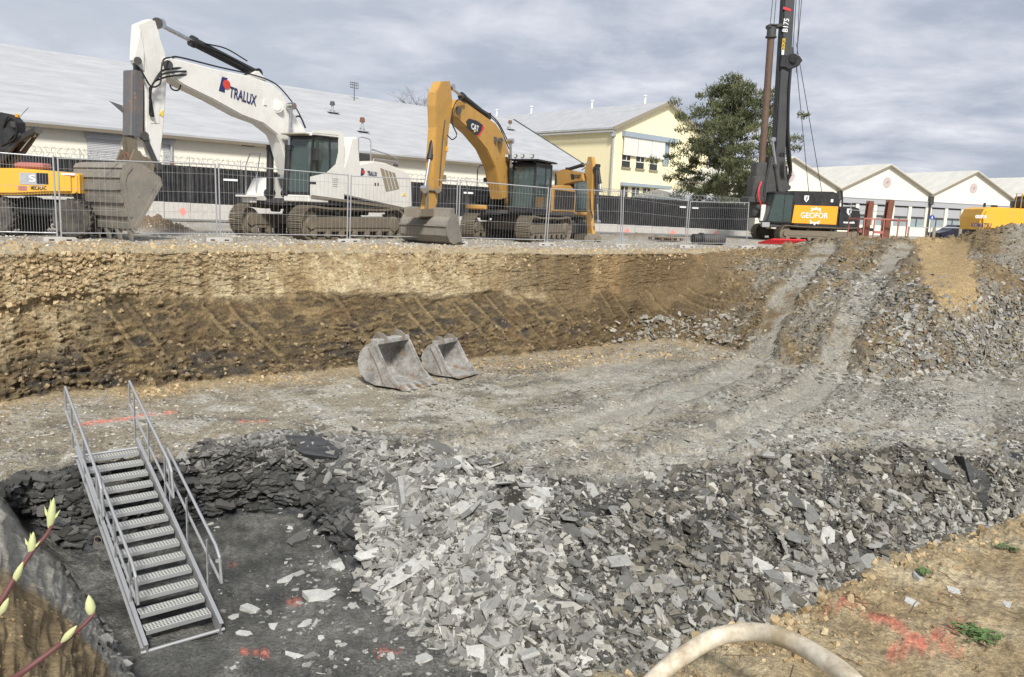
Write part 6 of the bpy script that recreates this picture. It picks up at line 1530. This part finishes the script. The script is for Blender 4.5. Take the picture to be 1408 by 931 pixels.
for i, t in enumerate((.92, .70, .36, .10)):
    p = Vector((Wg/2, DL*t, HrY)); bm = B(); tube(bm, (0, 0, 0), (0, 0, 1.0), .14, seg=12); o = link('chimney_pipe', bm, M['white_mark'], yb, True); o.location = p
    0 and tag(o, ['white roof pipe at the far left end of the yellow building\'s ridge', 'white roof pipe second from the left on the yellow building\'s ridge', 'white roof pipe third from the left on the yellow building\'s ridge', 'white roof pipe nearest the gable of the yellow building'][i], 'roof pipe', 'white pipes on the ridge of the yellow building')
    bm = B(); tube(bm, (0, 0, 1.0), (0, 0, 1.15), .24, .2, seg=12); link('cap', bm, M['white_mark'], o, True)

# white halls with gables on the right
WR = WallFrame(Vector((45.1, 94, 0)), (2.5, 1)); 
g1, g2 = WR.hit(1222.4, 227.4), WR.hit(1341.5, 236.6); gw = g2.x-g1.x; zap = g1.z; zv = WR.hit(1278.3, 267.7).z
zbt, zbb = WR.hit(1222, 274.3).z, WR.hit(1222, 282).z; DR = 24
def gable_hall(k, label):
    cx = g1.x+gw*k; h0, h1 = cx-gw/2, cx+gw/2
    r = empty('gabled_hall', WR.o+WR.x*cx, WR.yaw, label, 'hall', 'row of white gabled halls')
    W2 = gw/2
    bm = B(); prism(bm, [(-W2+.01, zbt), (W2-.01, zbt), (W2-.01, zv), (0, zap), (-W2+.01, zv)], 0, .3, axis='Y'); box2(bm, (-W2, .3, -1), (-W2+.2, DR, zv)); box2(bm, (W2-.2, .3, -1), (W2, DR, zv)); box2(bm, (-W2+.01, .0, -1), (W2-.01, .25, 1.1)); box2(bm, (-W2+.21, 1.2, -1), (W2-.21, 1.3, zbt))
    wl = link('wall', bm, M['plaster_white'], r)
    bm = B(); sl = (zap-zv)/W2
    prism(bm, [(-W2, zv), (0, zap), (0, zap+.18), (-W2, zv+.18)], -.35, DR, axis='Y'); prism(bm, [(W2, zv), (0, zap), (0, zap+.18), (W2, zv+.18)], -.35, DR, axis='Y'); link('roof', bm, M['roof_pale'], r)
    bm = B(); beam2(bm, (-W2, -.37, zv-.02), (0, -.37, zap-.02), .06, .14); beam2(bm, (W2, -.37, zv-.02), (0, -.37, zap-.02), .06, .14); link('verge_board', bm, M['grille'], r)
    bm = B(); box2(bm, (-W2+.02, -.12, zbb), (W2-.02, .0, zbt)); box2(bm, (-W2+.02, -.17, zbt-.06), (W2-.02, -.0, zbt+.02)); link('fascia', bm, M['grey_panel'], r)
    zc = WR.hit(1219, 251).z; bm = B(); tube(bm, (0, -.03, zc), (0, .0, zc), .62, seg=32); dc = link('clock_face', bm, plain('pinkish_disc_%d' % k, (.55, .46, .44), .8), r)
    bm = B(); beam2(bm, (-.02, -.04, zc-.02), (.22, -.04, zc+.12), .02, .05); beam2(bm, (.0, -.04, zc), (-.12, -.04, zc-.06), .02, .05); link('clock_hand', bm, M['black_mark'], dc)
    nb = 5
    for i in range(nb+1):
        xx = -W2+.02+(gw-.5)*i/nb; bm = B(); box2(bm, (xx, -.05, 1.1), (xx+.46, .25, zbb)); link('pillar', bm, M['plaster_white'], r)
        if i < nb:
            a, b_ = xx+.46, -W2+.02+(gw-.5)*(i+1)/nb; bm = B(); box2(bm, (a, .15, 1.1), (b_, .2, zbb)); wn_ = link('window', bm, M['pale_window'], r)
            bm = B(); zm = 1.1+(zbb-1.1)*.45; box2(bm, (a, .08, zm-.08), (b_, .15, zm+.1)); box2(bm, ((a+b_)/2-.05, .09, 1.1), ((a+b_)/2+.05, .15, zm)); box2(bm, (a, .07, zbb-.18), (b_, .15, zbb)); link('window_frame', bm, M['dark_grey'], wn_)
            bm = B(); box2(bm, (a+.05, .1, zm+.12), (b_-.05, .14, zbb-.2)); link('shutter', bm, M['grey_panel'], wn_)
    bm = B(); tube(bm, (W2-.05, -.25, 0), (W2-.05, -.25, zv-1.2), .10, seg=10); dp = link('downpipe', bm, M['dark_grey'], r, True); bm = B(); box(bm, (W2-.05, -.28, zv-.7), (.55, .4, 1.0), None, .06); link('hopper', bm, M['dark_grey'], dp)
gable_hall(0, 'white gabled hall directly behind the red rack with rusty beams')
gable_hall(1, 'white gabled hall whose gable rises behind the bright yellow excavator')
gable_hall(2, 'white gabled hall cut off by the right edge of the picture')
gable_hall(-1, 'white gabled hall mostly hidden behind the drilling rig')
# low white annex seen under the pine
WA = WallFrame((0, 0, 0), (2.5, 1)); WA.o = atY(940, 290, 80); WA.o.z = 0
an = empty('low_annex', WA.o, WA.yaw, 'low white building with pale blue fascia seen under the pine', 'building')
wA = WA.hit(1040, 280).x; zA, zB_, zC_ = WA.hit(925, 262).z, WA.hit(925, 269).z, WA.hit(925, 276).z
bm = B(); box2(bm, (0, 0, -1), (wA, 10, zC_)); link('wall', bm, M['plaster_white'], an)
bm = B(); box2(bm, (-.2, -.3, zC_), (wA+.2, 10, zB_)); link('fascia', bm, M['blue_grey'], an)
bm = B(); prism(bm, [(-.3, zB_), (5, zA+.25), (10, zB_)], -.2, wA+.2, axis='X'); link('roof', bm, M['roof_pale'], an)
for i in range(4): bm = B(); box2(bm, (.8+i*wA/4, -.04, 1.4), (.8+i*wA/4+wA/6, 0, zC_-.25)); link('window', bm, M['window'], an)

# ------------------------------------------------------------------ pine, bare tree
def leaf_mat(name, a, b):
    m, nt, p = mat_new(name); geo = nt.nodes.new('ShaderNodeNewGeometry'); n1 = noise(nt, .8, 4, .6, vec=geo.outputs['Position']); n2 = noise(nt, 7, 4, .6, vec=geo.outputs['Position'])
    ad = N(nt, 'ShaderNodeMath', operation='ADD'); L(nt, n1, ad.inputs[0]); L(nt, n2, ad.inputs[1]); h = N(nt, 'ShaderNodeMath', operation='MULTIPLY'); L(nt, ad.outputs[0], h.inputs[0]); h.inputs[1].default_value = .5
    L(nt, ramp(nt, h.outputs[0], [(.38, a), (.62, b)]), p.inputs['Base Color']); p.inputs['Roughness'].default_value = .7; return m
M['needles'] = leaf_mat('pine_needles', (.05, .068, .03), (.19, .20, .095)); M['bark'] = painted('bark', (.13, .09, .06), (.06, .05, .04), .8, .9, scale=4, bumps=.5)
def needles(bm, c, r, n, rnd, sz=.34):
    for _ in range(n):
        d = Vector((rnd.gauss(0, 1), rnd.gauss(0, 1), rnd.gauss(0, .55))); d = d.normalized()*r*rnd.random()**.5; d.z *= .85; p = c+d
        up = Vector((rnd.gauss(0, .5)+d.x*.5, rnd.gauss(0, .5)+d.y*.5, rnd.random()+.3)).normalized(); s = up.cross(Vector((rnd.gauss(0, 1), rnd.gauss(0, 1), rnd.gauss(0, 1)))).normalized()
        l = sz*rnd.uniform(.7, 1.4); w = sz*.16
        bm.faces.new([bm.verts.new(p-s*w), bm.verts.new(p+s*w), bm.verts.new(p+up*l+s*w*.3)])
        s2 = up.cross(s); bm.faces.new([bm.verts.new(p-s2*w), bm.verts.new(p+s2*w), bm.verts.new(p+up*l*.9)])
def pine(base, H, Rr, label, dens=1.0, seed=3, cx=0.0):
    rnd = random.Random(seed); root = empty('pine_tree', base, 0, label, 'tree')
    bt, bl2 = B(), B(); lean = Vector((cx, 0, H))
    path(bt, [Vector((0, 0, -.5)), lean*.3, lean*.6+Vector((.1, 0, 0)), lean*.95], .24, 10, taper=[1.3, 1, .6, .15])
    nb = 58
    for i in range(nb):
        t = .16+.82*i/nb; z = H*t; prof = [(0, .15), (.16, .42), (.25, .80), (.36, .96), (.5, .90), (.62, .86), (.75, .70), (.86, .52), (1, .15)]
        rr = np.interp(t, [a for a, _ in prof], [b for _, b in prof])*Rr*rnd.uniform(.65, 1.12); a = i*2.4+rnd.uniform(-.4, .4)
        o = lean*t; d = Vector((math.cos(a), math.sin(a), 0)); pts = [o, o+d*rr*.5+Vector((0, 0, rr*.06)), o+d*rr+Vector((0, 0, rr*.26))]
        path(bt, pts, .065*(1.2-t), 5, taper=[1, .7, .25])
        for k in range(7):
            f = .30+.72*k/6; q = pts[0].lerp(pts[1], f*2) if f < .5 else pts[1].lerp(pts[2], min(1.05, (f-.5)*2))
            sp = rr*.24; q = q+Vector((rnd.gauss(0, sp*.7), rnd.gauss(0, sp*.7), rnd.gauss(.15, .38)))
            needles(bl2, q, .62*rnd.uniform(.6, 1.25), int(60*dens), rnd, .24)
    link('trunk', bt, M['bark'], root, True); link('crown', bl2, M['needles'], root)
pb = Vector(((982-704)/1080*66, 66, -.3)); pine(pb, 12.0, 5.3, 'tall dark green pine between the yellow building and the drilling rig', 1.5, 5, .2)
pb2 = Vector(((1046-704)/1080*80, 80, -.3)); pine(pb2, 8.0, 1.2, 'second pine showing just behind the drilling rig\'s mast', .7, 9)
def bare_tree(base, H, label, seed):
    rnd = random.Random(seed); root = empty('bare_tree', base, 0, label, 'tree', 'bare trees beyond the hall'); bt, bb = B(), B()
    path(bt, [(0, 0, 0), (.1, 0, H*.35), (0, .1, H*.5)], .22, 8, taper=[1.2, .9, .6])
    def grow(p, d, l, r, n):
        q = p+d*l; path(bb, [p, p.lerp(q, .5)+Vector((rnd.gauss(0, .06), 0, 0)), q], r, 4, taper=[1, .8, .5])
        if n:
            for _ in range(3): grow(q.lerp(p, rnd.uniform(0, .4)), (d+Vector((rnd.gauss(0, .5), rnd.gauss(0, .5), rnd.gauss(.1, .25)))).normalized(), l*.68, r*.6, n-1)
    for _ in range(5): grow(Vector((0, 0, H*.42)), Vector((rnd.gauss(0, .5), rnd.gauss(0, .5), 1)).normalized(), H*.24, .08, 4)
    link('trunk', bt, M['bark'], root, True); link('branches', bb, M['bark'], root)
for px, dd, H, lb_, sd_ in ((572, 125, 20.5, 'bare tree peeping over the hall roof right of the aerial', 4), (722, 150, 19.5, 'bare tree peeping over the roofs left of the yellow building', 8)):
    d = ray(px, 200); bare_tree(Vector((d.x/d.y*dd, dd, 0)), H, lb_, sd_)

# ------------------------------------------------------------------ odds and ends on the upper ground
# red rack with two rusty steel piles
o = atY(1212, 322, 38.0); gz = .25
rk = empty('red_rack', (o.x, o.y, gz), R(6), 'faded red steel rack on the ridge right of the drilling rig', 'rack')
WK = WallFrame((o.x, o.y, gz), (math.cos(R(6)), math.sin(R(6))))
def kp(px, py): return WK.hit(px, py)
bm = B(); xl, xr = kp(1189, 300).x, kp(1248, 300).x; xm1, xm2, xm3 = kp(1202, 310).x, kp(1215, 310).x, kp(1235, 310).x; zt2 = kp(1215, 300.5).z; zb2 = kp(1215, 318).z
for x in (xl, xm1, xm2, xm3, xr):
    for y_ in (0, 1.4): box2(bm, (x-.025, y_-.025, -1), (x+.025, y_+.025, zt2))
link('post', bm, M['rack_red'], rk)
bm = B()
for y_ in (0, 1.4): box2(bm, (xl, y_-.03, zt2-.06), (xr, y_+.03, zt2)); box2(bm, (xm1, y_-.05, zb2-.12), (xm2, y_+.05, zb2))
for x in (xl, xr): box2(bm, (x-.04, 0, zt2-.1), (x+.04, 1.4, zt2))
link('rail', bm, M['rack_red'], rk)
bm = B(); z3 = kp(1215, 279.5).z
for x in (kp(1192, 290).x, kp(1222, 290).x, kp(1252, 290).x): tube(bm, (x, 1.5, zt2), (x, 1.5, z3), .018, seg=6)
for z in (z3, (z3+zt2)/2): tube(bm, (kp(1192, 290).x, 1.5, z), (kp(1252, 290).x, 1.5, z), .018, seg=6)
link('guard_rail', bm, M['galv'], rk, True)
for (px0, px1, pyt, mt, lb_) in ((1198, 1205, 276, 'rust', 'dark rusty steel pile standing in the red rack, the left and thinner one'), (1225, 1233.5, 274.5, 'rust', 'reddish steel pile standing in the red rack, the right and taller one')):
    x0_, x1_ = kp(px0, 300).x, kp(px1, 300).x; z_ = kp((px0+px1)/2, pyt).z; w2 = x1_-x0_; bm = B()
    prism(bm, [(-w2/2, .0), (w2/2, .0), (w2/2, .05), (.03, .05), (.03, .18), (w2/2, .18), (w2/2, .23), (-w2/2, .23), (-w2/2, .18), (-.03, .18), (-.03, .05), (-w2/2, .05)], -1.2, z_, axis='Z')
    p = WK.o+WK.x*(x0_+x1_)/2+WK.y*.5; q = link('steel_pile', bm, M[mt]); q.location = p; q.rotation_euler = (0, R(3.0), WK.yaw+R(8)); tag(q, lb_, 'steel pile', 'steel piles in the red rack')
# pedestrian sign
o = atY(1281.5, 299, 60); sg = empty('road_sign', (o.x, o.y, 0), R(0), 'round blue pedestrian sign on a thin post before the gabled halls', 'road sign')
zc = o.z; bm = B(); tube(bm, (0, .03, -.5), (0, .03, zc+.2), .035, seg=8); link('post', bm, M['galv'], sg, True)
bm = B(); tube(bm, (0, -.02, zc), (0, .0, zc), .19, seg=28); dsc = link('disc', bm, M['blue'], sg)
bm = B(); tube(bm, (0, -.03, zc+.10), (0, -.022, zc+.10), .03, seg=12); prism(bm, [(-.04, zc+.06), (.04, zc+.06), (.03, zc-.04), (.06, zc-.14), (.03, zc-.14), (0, zc-.05), (-.04, zc-.14), (-.07, zc-.13), (-.03, zc-.03)], -.03, -.022, axis='Y'); link('walking_figure', bm, M['white_mark'], dsc)
# street railing before the halls
for i in range(4):
    pa_, pb_ = atY(1250+i*36, 311.5, 58), atY(1284+i*36, 313, 58); rl = empty('railing', (pa_.x, pa_.y, 0), 0, ['grey street railing section left of the blue sign', 'grey street railing section under and right of the blue sign', 'grey street railing section left of the dark car', 'grey street railing section hidden partly by the dark car'][i], 'railing', 'street railing sections')
    bm = B(); zt_ = pa_.z; w3 = pb_.x-pa_.x; box2(bm, (0, -.03, zt_-.06), (w3, .03, zt_)); box2(bm, (0, -.02, zt_-.9), (w3, .02, zt_-.86)); link('rail', bm, M['grey_panel'], rl)
    for x in (0, w3): bm = B(); box2(bm, (x-.05, -.05, -1), (x+.05, .05, zt_)); link('post', bm, M['grille'], rl)
# dark car
o = atY(1318, 322, 64); F = FR(o.x, o.y, 185, .0)
car = F.empty('car', 'dark car behind the railing, only its roof and windows showing over the ridge', 'car')
zz0 = .1
bm = B(); prism(bm, [(-2.1, .35), (2.1, .35), (2.15, .75), (1.3, .95), (.55, 1.42), (-1.1, 1.45), (-1.9, 1.0), (-2.15, .9)], -.85, .85, .12); bdy = link('body', bm, plain('dark_car_paint', (.02, .018, .035), .25), car)
for s in (-1, 1): bm = B(); prism(bm, [(1.1, .98), (.5, 1.34), (-1.0, 1.36), (-1.6, 1.0)], s*.853, s*.86); link('side_window', bm, M['window'], bdy)
for u_ in (-1.3, 1.3):
    for s in (-1, 1): bm = B(); lathe(bm, [(.18, -.1), (.32, -.09), (.32, .09), (.18, .1)], (u_, s*.78, .32), (0, 1, 0), 20); link('wheel', bm, M['rubber'], car, True)
for s in (-1, 1): bm = B(); box(bm, (-2.05, s*.6, .88), (.12, .3, .14), None, .02); link('tail_lamp', bm, M['lamp'], bdy)
# red plastic barrier lying on the ground
p = G(1075, 333, .12); F = FR(p.x, p.y, 25, .12)
rb = F.empty('red_barrier', 'bright red plastic barrier lying flat beside the drilling rig\'s track', 'barrier')
tilt = Matrix.Rotation(R(-14), 4, 'X')
bm = B()
for y_ in (-.5, .5): box2(bm, (-1.1, y_-.05, 0), (1.1, y_+.05, .06))
for x in (-1.1, 1.1): box2(bm, (x-.05, -.5, 0), (x+.05, .5, .06))
bm.transform(tilt); link('frame', bm, M['red'], rb)
bm = B()
for k in range(13): x = -1.0+k*2.0/12; box2(bm, (x-.02, -.46, .01), (x+.02, .46, .05))
for y_ in (-.2, .15): box2(bm, (-1.05, y_-.03, .012), (1.05, y_+.03, .048))
bm.transform(tilt); link('bars', bm, M['red'], rb)
# pipe, pallet
p = G(975, 337, .0); bm = B(); a = atY(966, 331, p.y+.3); b_ = atY(995, 330, p.y+.6)
d = (b_-a); lathe(bm, [(.14, 0), (.24, 0), (.25, .10), (.25, d.length-.1), (.22, d.length), (.13, d.length), (.13, d.length-.3), (.12, .3), (.14, 0)], (0, 0, 0), (d.x, d.y, 0), 28)
pp = link('pipe', bm, M['dark_grey'], None, True); pp.location = (a.x, a.y, ground_z(a.x, a.y)+.26); tag(pp, 'short thick grey pipe lying on the gravel behind the mesh fence', 'pipe')
bm = B(); lathe(bm, [(.16, -.5), (.22, -.5), (.22, 0), (.16, 0)], (0, 0, 0), (d.x, d.y, 0), 24); lathe(bm, [(.24, -.16), (.28, -.15), (.28, -.02), (.24, 0)], (0, 0, 0), (d.x, d.y, 0), 24); link('collar', bm, M['black'], pp, True)
p = G(915, 332, .02); pal = empty('pallet', (p.x, p.y, ground_z(p.x, p.y)+.02), R(25), 'weathered wooden pallet lying by the dirt in front of the barrier', 'pallet')
for y_ in (-.5, 0, .5): 
    bm = B()
    for x in (-.55, 0, .55): box(bm, (x, y_, .07), (.14, .1, .09))
    box(bm, (0, y_, .012), (1.25, .1, .02)); link('skid', bm, M['wood'], pal)
for k in range(6): bm = B(); box(bm, (0, -.5+k*.2, .13), (1.25, .12, .022)); link('board', bm, M['wood'], pal)

# ------------------------------------------------------------------ two buckets lying on the terrace
def loose_bucket(px, py, s, yaw, W_, label, teeth, tooth_style=True, mat='bright_bucket'):
    p = surf_pt(px, py); z = ground_z(p.x, p.y); r = empty('digger_bucket', (p.x, p.y, z+.03), yaw, label, 'bucket', 'digger buckets set down on the terrace')
    back = [(-.20, 1.12), (-.42, 1.02), (-.62, .80), (-.70, .55), (-.62, .28), (-.42, .08), (-.1, .0), (.40, .02), (.80, .04)]
    ol = [(a*s, b*s) for a, b in back]+[(.78*s, .09*s), (.30*s, .50*s), (.02*s, .90*s), (-.02*s, 1.12*s)]
    bm = B(); bucket_shell(bm, ol, 9, W_*s, .03*s); sh_ = link('shell', bm, M[mat], r)
    bm = B(); box2(bm, (-.26*s, -W_*s, 1.06*s), (.0*s, W_*s, 1.20*s), .02*s); link('top_beam', bm, M[mat], sh_)
    for v in (-.34, .34):
        bm = B(); prism(bm, [(-.42*s, 1.0*s), (-.40*s, 1.22*s), (-.26*s, 1.36*s), (-.10*s, 1.34*s), (.06*s, 1.26*s), (.08*s, 1.10*s)], (v*W_/.6-.025)*s, (v*W_/.6+.025)*s); e = link('ear', bm, M['bucket'], r)
        bm = B(); tube(bm, (-.24*s, (v*W_/.6-.05)*s, 1.24*s), (-.24*s, (v*W_/.6+.05)*s, 1.24*s), .09*s, seg=16); link('bushing', bm, M['mud_steel'], e, True)
    for sg in (-1, 1):
        bm = B(); v = sg*(W_*s+.02); prism(bm, [(-.08*s, 1.08*s), (.0, 1.06*s), (.46*s, .36*s), (.80*s, .10*s), (.74*s, .03*s), (.34*s, .32*s)], v-.015, v+.015); link('side_cutter', bm, M[mat], r)
        bm = B(); path(bm, [(-.30*s, v, .95*s), (-.02*s, v, .55*s), (.22*s, v, .10*s)], .014, 6); link('weld_rib', bm, M['mud_steel'], r)
    if tooth_style:
        for i in range(teeth):
            v = (-W_+.08+i*(2*W_-.16)/(teeth-1))*s; tooth(r, None, (.82*s, .055*s), (1.04*s, .02*s), v, .11*s, 'bright_bucket')
    else:
        bm = B(); box2(bm, (.78*s, -W_*s, .01), (.96*s, W_*s, .055)); link('cutting_edge', bm, M['bright_bucket'], r)
    return r
loose_bucket(541, 527, .86, R(-33), .62, 'large toothed digger bucket of scoured steel on the terrace, the left and bigger of two', 5)
loose_bucket(615, 515, .68, R(-30), .62, 'smaller toothless rusty digger bucket on the terrace, right of the toothed one', 0, False, 'bright_bucket')

# ------------------------------------------------------------------ galvanised stairs into the pit
TLp, TRp, BLp, BRp = G(113, 632, -2.62), G(190, 612, -2.62), G(207, 890, -3.78), G(300, 862, -3.78)
TLp = (TLp); wdir = ((TRp-TLp)+(BRp-BLp)).normalized(); wdir.z = 0; wdir.normalize(); Wst = .775
top_c = G(151, 622, -2.62); bot_c = G(250, 868, -3.80)
run = bot_c-top_c; rh = Vector((run.x, run.y, 0)); rh_n = rh.normalized(); wd = Vector((-rh_n.y, rh_n.x, 0)); 
if wd.x < 0: wd = -wd
stairs = empty('stairs', (top_c.x, top_c.y, top_c.z), 0, 'galvanised steel stairs with perforated treads leading down into the pit', 'stairs')
def SP(t, v, h=0.0, f=0.0): return run*t + wd*v + Vector((0, 0, h)) + rh_n*f       # along, across, up, forward
# perforated tread material
m_gr, nt, b_ = mat_new('perforated_galvanised'); tcn = nt.nodes.new('ShaderNodeTexCoord'); 
vor = N(nt, 'ShaderNodeTexVoronoi', Scale=26.0, Randomness=0.0); L(nt, tcn.outputs['Object'], vor.inputs['Vector'])
L(nt, ramp(nt, vor.outputs['Distance'], [(.28, (.05, .05, .045)), (.36, (.56, .56, .52))]), b_.inputs['Base Color']); b_.inputs['Roughness'].default_value = .5; b_.inputs['Metallic'].default_value = .25; bump(nt, b_, vor.outputs['Distance'], .6, .02)
n_t = 14
for s in (-1, 1):
    bm = B(); 
    a, b2 = SP(-.05, s*(Wst/2+.02), -.02), SP(1.03, s*(Wst/2+.02), -.02); d = b2-a; m = Matrix.Translation((a+b2)/2) @ d.to_track_quat('X', 'Z').to_matrix().to_4x4()
    box(bm, (0, 0, 0), (d.length, .02, .17)); box(bm, (0, s*.012, .085), (d.length, .045, .012)); box(bm, (0, s*.012, -.085), (d.length, .045, .012)); bm.transform(m); link('stringer', bm, M['galv'], stairs)
for i in range(n_t):
    t = (i+.35)/n_t; c = SP(t, 0, .015)
    root_m = Matrix((wd, rh_n, Vector((0, 0, 1)))).transposed().to_4x4(); root_m.translation = c
    bm = B(); box(bm, (0, 0, 0), (Wst-.04, .165, .006)); tr = link('tread', bm, m_gr, stairs); tr.matrix_local = root_m
    bm = B(); box(bm, (0, .083, -.018), (Wst-.04, .008, .05)); box(bm, (0, -.083, -.018), (Wst-.04, .008, .05)); e = link('tread_edge', bm, M['galv'], tr)
# handrails: two overlapping telescopic sections a side
up = Vector((0, 0, 1))
Ls = run.length
def rail_section(s, t0, t1, h, kick0, kick1, name='handrail', off=.06):
    v = s*(Wst/2+off); lo, hi = .42*h, h
    pts_top = [SP(t0, v, hi*.60 if kick0 else lo)+ (Vector((0, 0, 0))), SP(t0+.02, v, hi), SP(t1-.06, v, hi), SP(t1, v, hi*.66), SP(t1+.015, v, lo*.95)]
    bm = B(); path(bm, [SP(t0, v, lo), SP(t0+.005, v, hi*.9), SP(t0+.02, v, hi), SP(t1-.05, v, hi), SP(t1-.015, v, hi*.9), SP(t1, v, lo)], .019, 10)
    r = link(name, bm, M['galv'], stairs, True)
    bm = B(); path(bm, [SP(t0, v, lo), SP(t1, v, lo)], .017, 8); link('knee_rail', bm, M['galv'], r, True)
    for q in (.16, .5, .86) if t1-t0 > .5 else (.2, .8):
        t = t0+(t1-t0)*q; bm = B(); a = SP(t, s*(Wst/2+.035), -.05); b2 = SP(t, v, hi-.01); dd = b2-a; box(bm, (a+b2)/2, (.012, .045, dd.length)); link('baluster', bm, M['galv'], r)
rail_section(-1, -.20, .50, .71, 1, 1); rail_section(-1, .34, .93, .62, 1, 1, off=.02)
rail_section(1, -.20, .47, .71, 1, 1); rail_section(1, .28, .93, .62, 1, 1, off=.16)
bm = B(); a, b2 = SP(1.02, -Wst/2-.08, -.06), SP(1.02, Wst/2+.08, -.06); tube(bm, a, b2, .022, seg=10); link('axle_tube', bm, M['galv'], stairs, True); bm = B(); a, b2 = SP(-.03, -Wst/2-.1, -.06), SP(-.03, Wst/2+.1, -.06); tube(bm, a, b2, .022, seg=10); link('axle_tube', bm, M['galv'], stairs, True)
bm = B(); q = SP(.46, -Wst/2-.12, -.12); hose(bm, [q+Vector((.05*math.cos(k*.9), .02, .05*math.sin(k*.9))) for k in range(12)], .006, 3, 5); link('chain', bm, M['mud_steel'], stairs)

# ------------------------------------------------------------------ hose over the clay bank, twig, weeds
m_hose, nt, b_ = mat_new('dusty_hose'); tcn = nt.nodes.new('ShaderNodeTexCoord'); n1 = noise(nt, 6, 8, .7); n2 = noise(nt, 30, 5, .7)
c_ = ramp(nt, n1, [(.38, (.36, .29, .19)), (.58, (.68, .62, .50))]); c_ = mixc(nt, 1, c_, ramp(nt, n2, [(.3, (.82, .82, .82)), (.7, (1.1, 1.1, 1.1))]), 'MULTIPLY'); L(nt, c_, b_.inputs['Base Color']); b_.inputs['Roughness'].default_value = .7; bump(nt, b_, n2, .25, .004)
hp = []
for px, py, dY, dz in ((1230, 1010, 1.75, 0), (1170, 935, 1.95, 0), (1110, 893, 2.15, 0), (1070, 875, 2.25, 0), (1030, 869, 2.33, 0), (985, 876, 2.36, 0), (945, 898, 2.34, 0), (915, 920, 2.32, 0), (880, 955, 2.28, 0), (830, 1020, 2.2, 0)):
    hp.append(atY(px, py, dY))
bm = B(); path(bm, curve_pts(hp, 10), .029, 24); 
hs_ = link('hose', bm, m_hose, None, True); tag(hs_, 'thick pale muddy hose arching over the edge of the clay bank', 'hose')
bm = B(); pts = curve_pts(hp, 10); 
for k in range(6, len(pts)-6, 9): pass
bm.free()
# plants
M['leaf'] = leaf_mat('weed_leaf', (.05, .10, .03), (.12, .19, .06)); M['bud'] = leaf_mat('bud_green', (.36, .42, .14), (.62, .60, .34)); M['twig'] = plain('twig_bark', (.13, .045, .04), .6)
def weed(px, py, n, r, label, seed):
    rnd = random.Random(seed); p = surf_pt(px, py); root = empty('weed', (p.x, p.y, ground_z(p.x, p.y)), 0, label, 'weed', 'weeds on the clay bank'); bs, bl3 = B(), B()
    for i in range(n):
        a = rnd.uniform(0, 6.28); l = r*rnd.uniform(.4, 1.1); d = Vector((math.cos(a), math.sin(a), 0)); tip = d*l+Vector((0, 0, .012+.02*rnd.random()))
        path(bs, [(0, 0, 0), d*l*.5+Vector((0, 0, .025)), tip], .0015, 4)
        for k in range(5):
            c = d*l*(.35+.16*k)+Vector((rnd.gauss(0, .006), rnd.gauss(0, .006), .02+.008*rnd.random())); w = .010*rnd.uniform(.7, 1.4); e = Vector((rnd.gauss(0, 1), rnd.gauss(0, 1), rnd.gauss(0, .3))).normalized(); g = e.cross(Vector((0, 0, 1))).normalized(); 
            bl3.faces.new([bl3.verts.new(c-e*w*1.5), bl3.verts.new(c+g*w*.7+Vector((0, 0, .003))), bl3.verts.new(c+e*w*1.5), bl3.verts.new(c-g*w*.7+Vector((0, 0, .003)))])
    link('stem', bs, M['leaf'], root); link('leaves', bl3, M['leaf'], root)
weed(1340, 886, 26, .085, 'low green weed beside the big red paint mark', 2); weed(1270, 797, 7, .04, 'tiny weed near the rim of the clay bank left of a pale stone', 3); weed(1385, 755, 7, .05, 'tiny weed near the right edge on the clay bank', 4)
# budding twigs close to the camera
def twig(pts, buds, label, r=.0024):
    P_ = [atY(x, y, Y) for x, y, Y in pts]; root = empty('twig', P_[0], 0, label, 'twig', 'budding twigs in the near left corner'); o = P_[0]
    bm = B(); cp = curve_pts([p-o for p in P_], 6); path(bm, cp, r, 10, taper=[1.25-.6*i/len(cp) for i in range(len(cp))]); link('stem', bm, M['twig'], root, True)
    for (x, y, Y, x2, y2, w, leafy) in buds:
        a, b2 = atY(x, y, Y)-o, atY(x2, y2, Y)-o; d = (b2-a); l = d.length; bm = B()
        w *= .72; lathe(bm, [(w*.15, 0), (w*.7, l*.18), (w, l*.42), (w*.75, l*.7), (w*.3, l*.92), (w*.02, l)], a, d, 12); bd = link('bud', bm, M['bud'], root, True)
        if leafy:
            bm = B(); dn = d.normalized(); s = dn.cross(Vector((0, 1, 0))).normalized()
            for k in (-1, 1, .4):
                c = a+d*(.25 if k != .4 else .5); t_ = c+dn*l*.45+s*w*2.0*k
                f = [c, c.lerp(t_, .5)+s*w*.5*k+Vector((0, -.001, 0)), t_, c.lerp(t_, .55)-s*w*.25*k]
                bm.faces.new([bm.verts.new(q) for q in f])
            link('young_leaf', bm, M['bud'], root)
twig([(-60, 900, .62), (-5, 835, .66), (20, 795, .68), (45, 757, .70), (62, 738, .71), (72, 722, .72)], [(68, 730, .72, 74, 684, .0055, True), (42, 765, .70, 46, 731, .0052, True), (18, 803, .68, 32, 772, .0046, False), (0, 846, .66, 12, 822, .0044, False)], 'upper budding twig reaching in from the left edge')
twig([(-20, 960, .55), (30, 925, .58), (80, 888, .60), (110, 864, .62), (130, 843, .63)], [(126, 848, .63, 122, 818, .006, False), (84, 884, .60, 106, 860, .0042, False)], 'lower budding twig with a single fat pale bud at its tip')
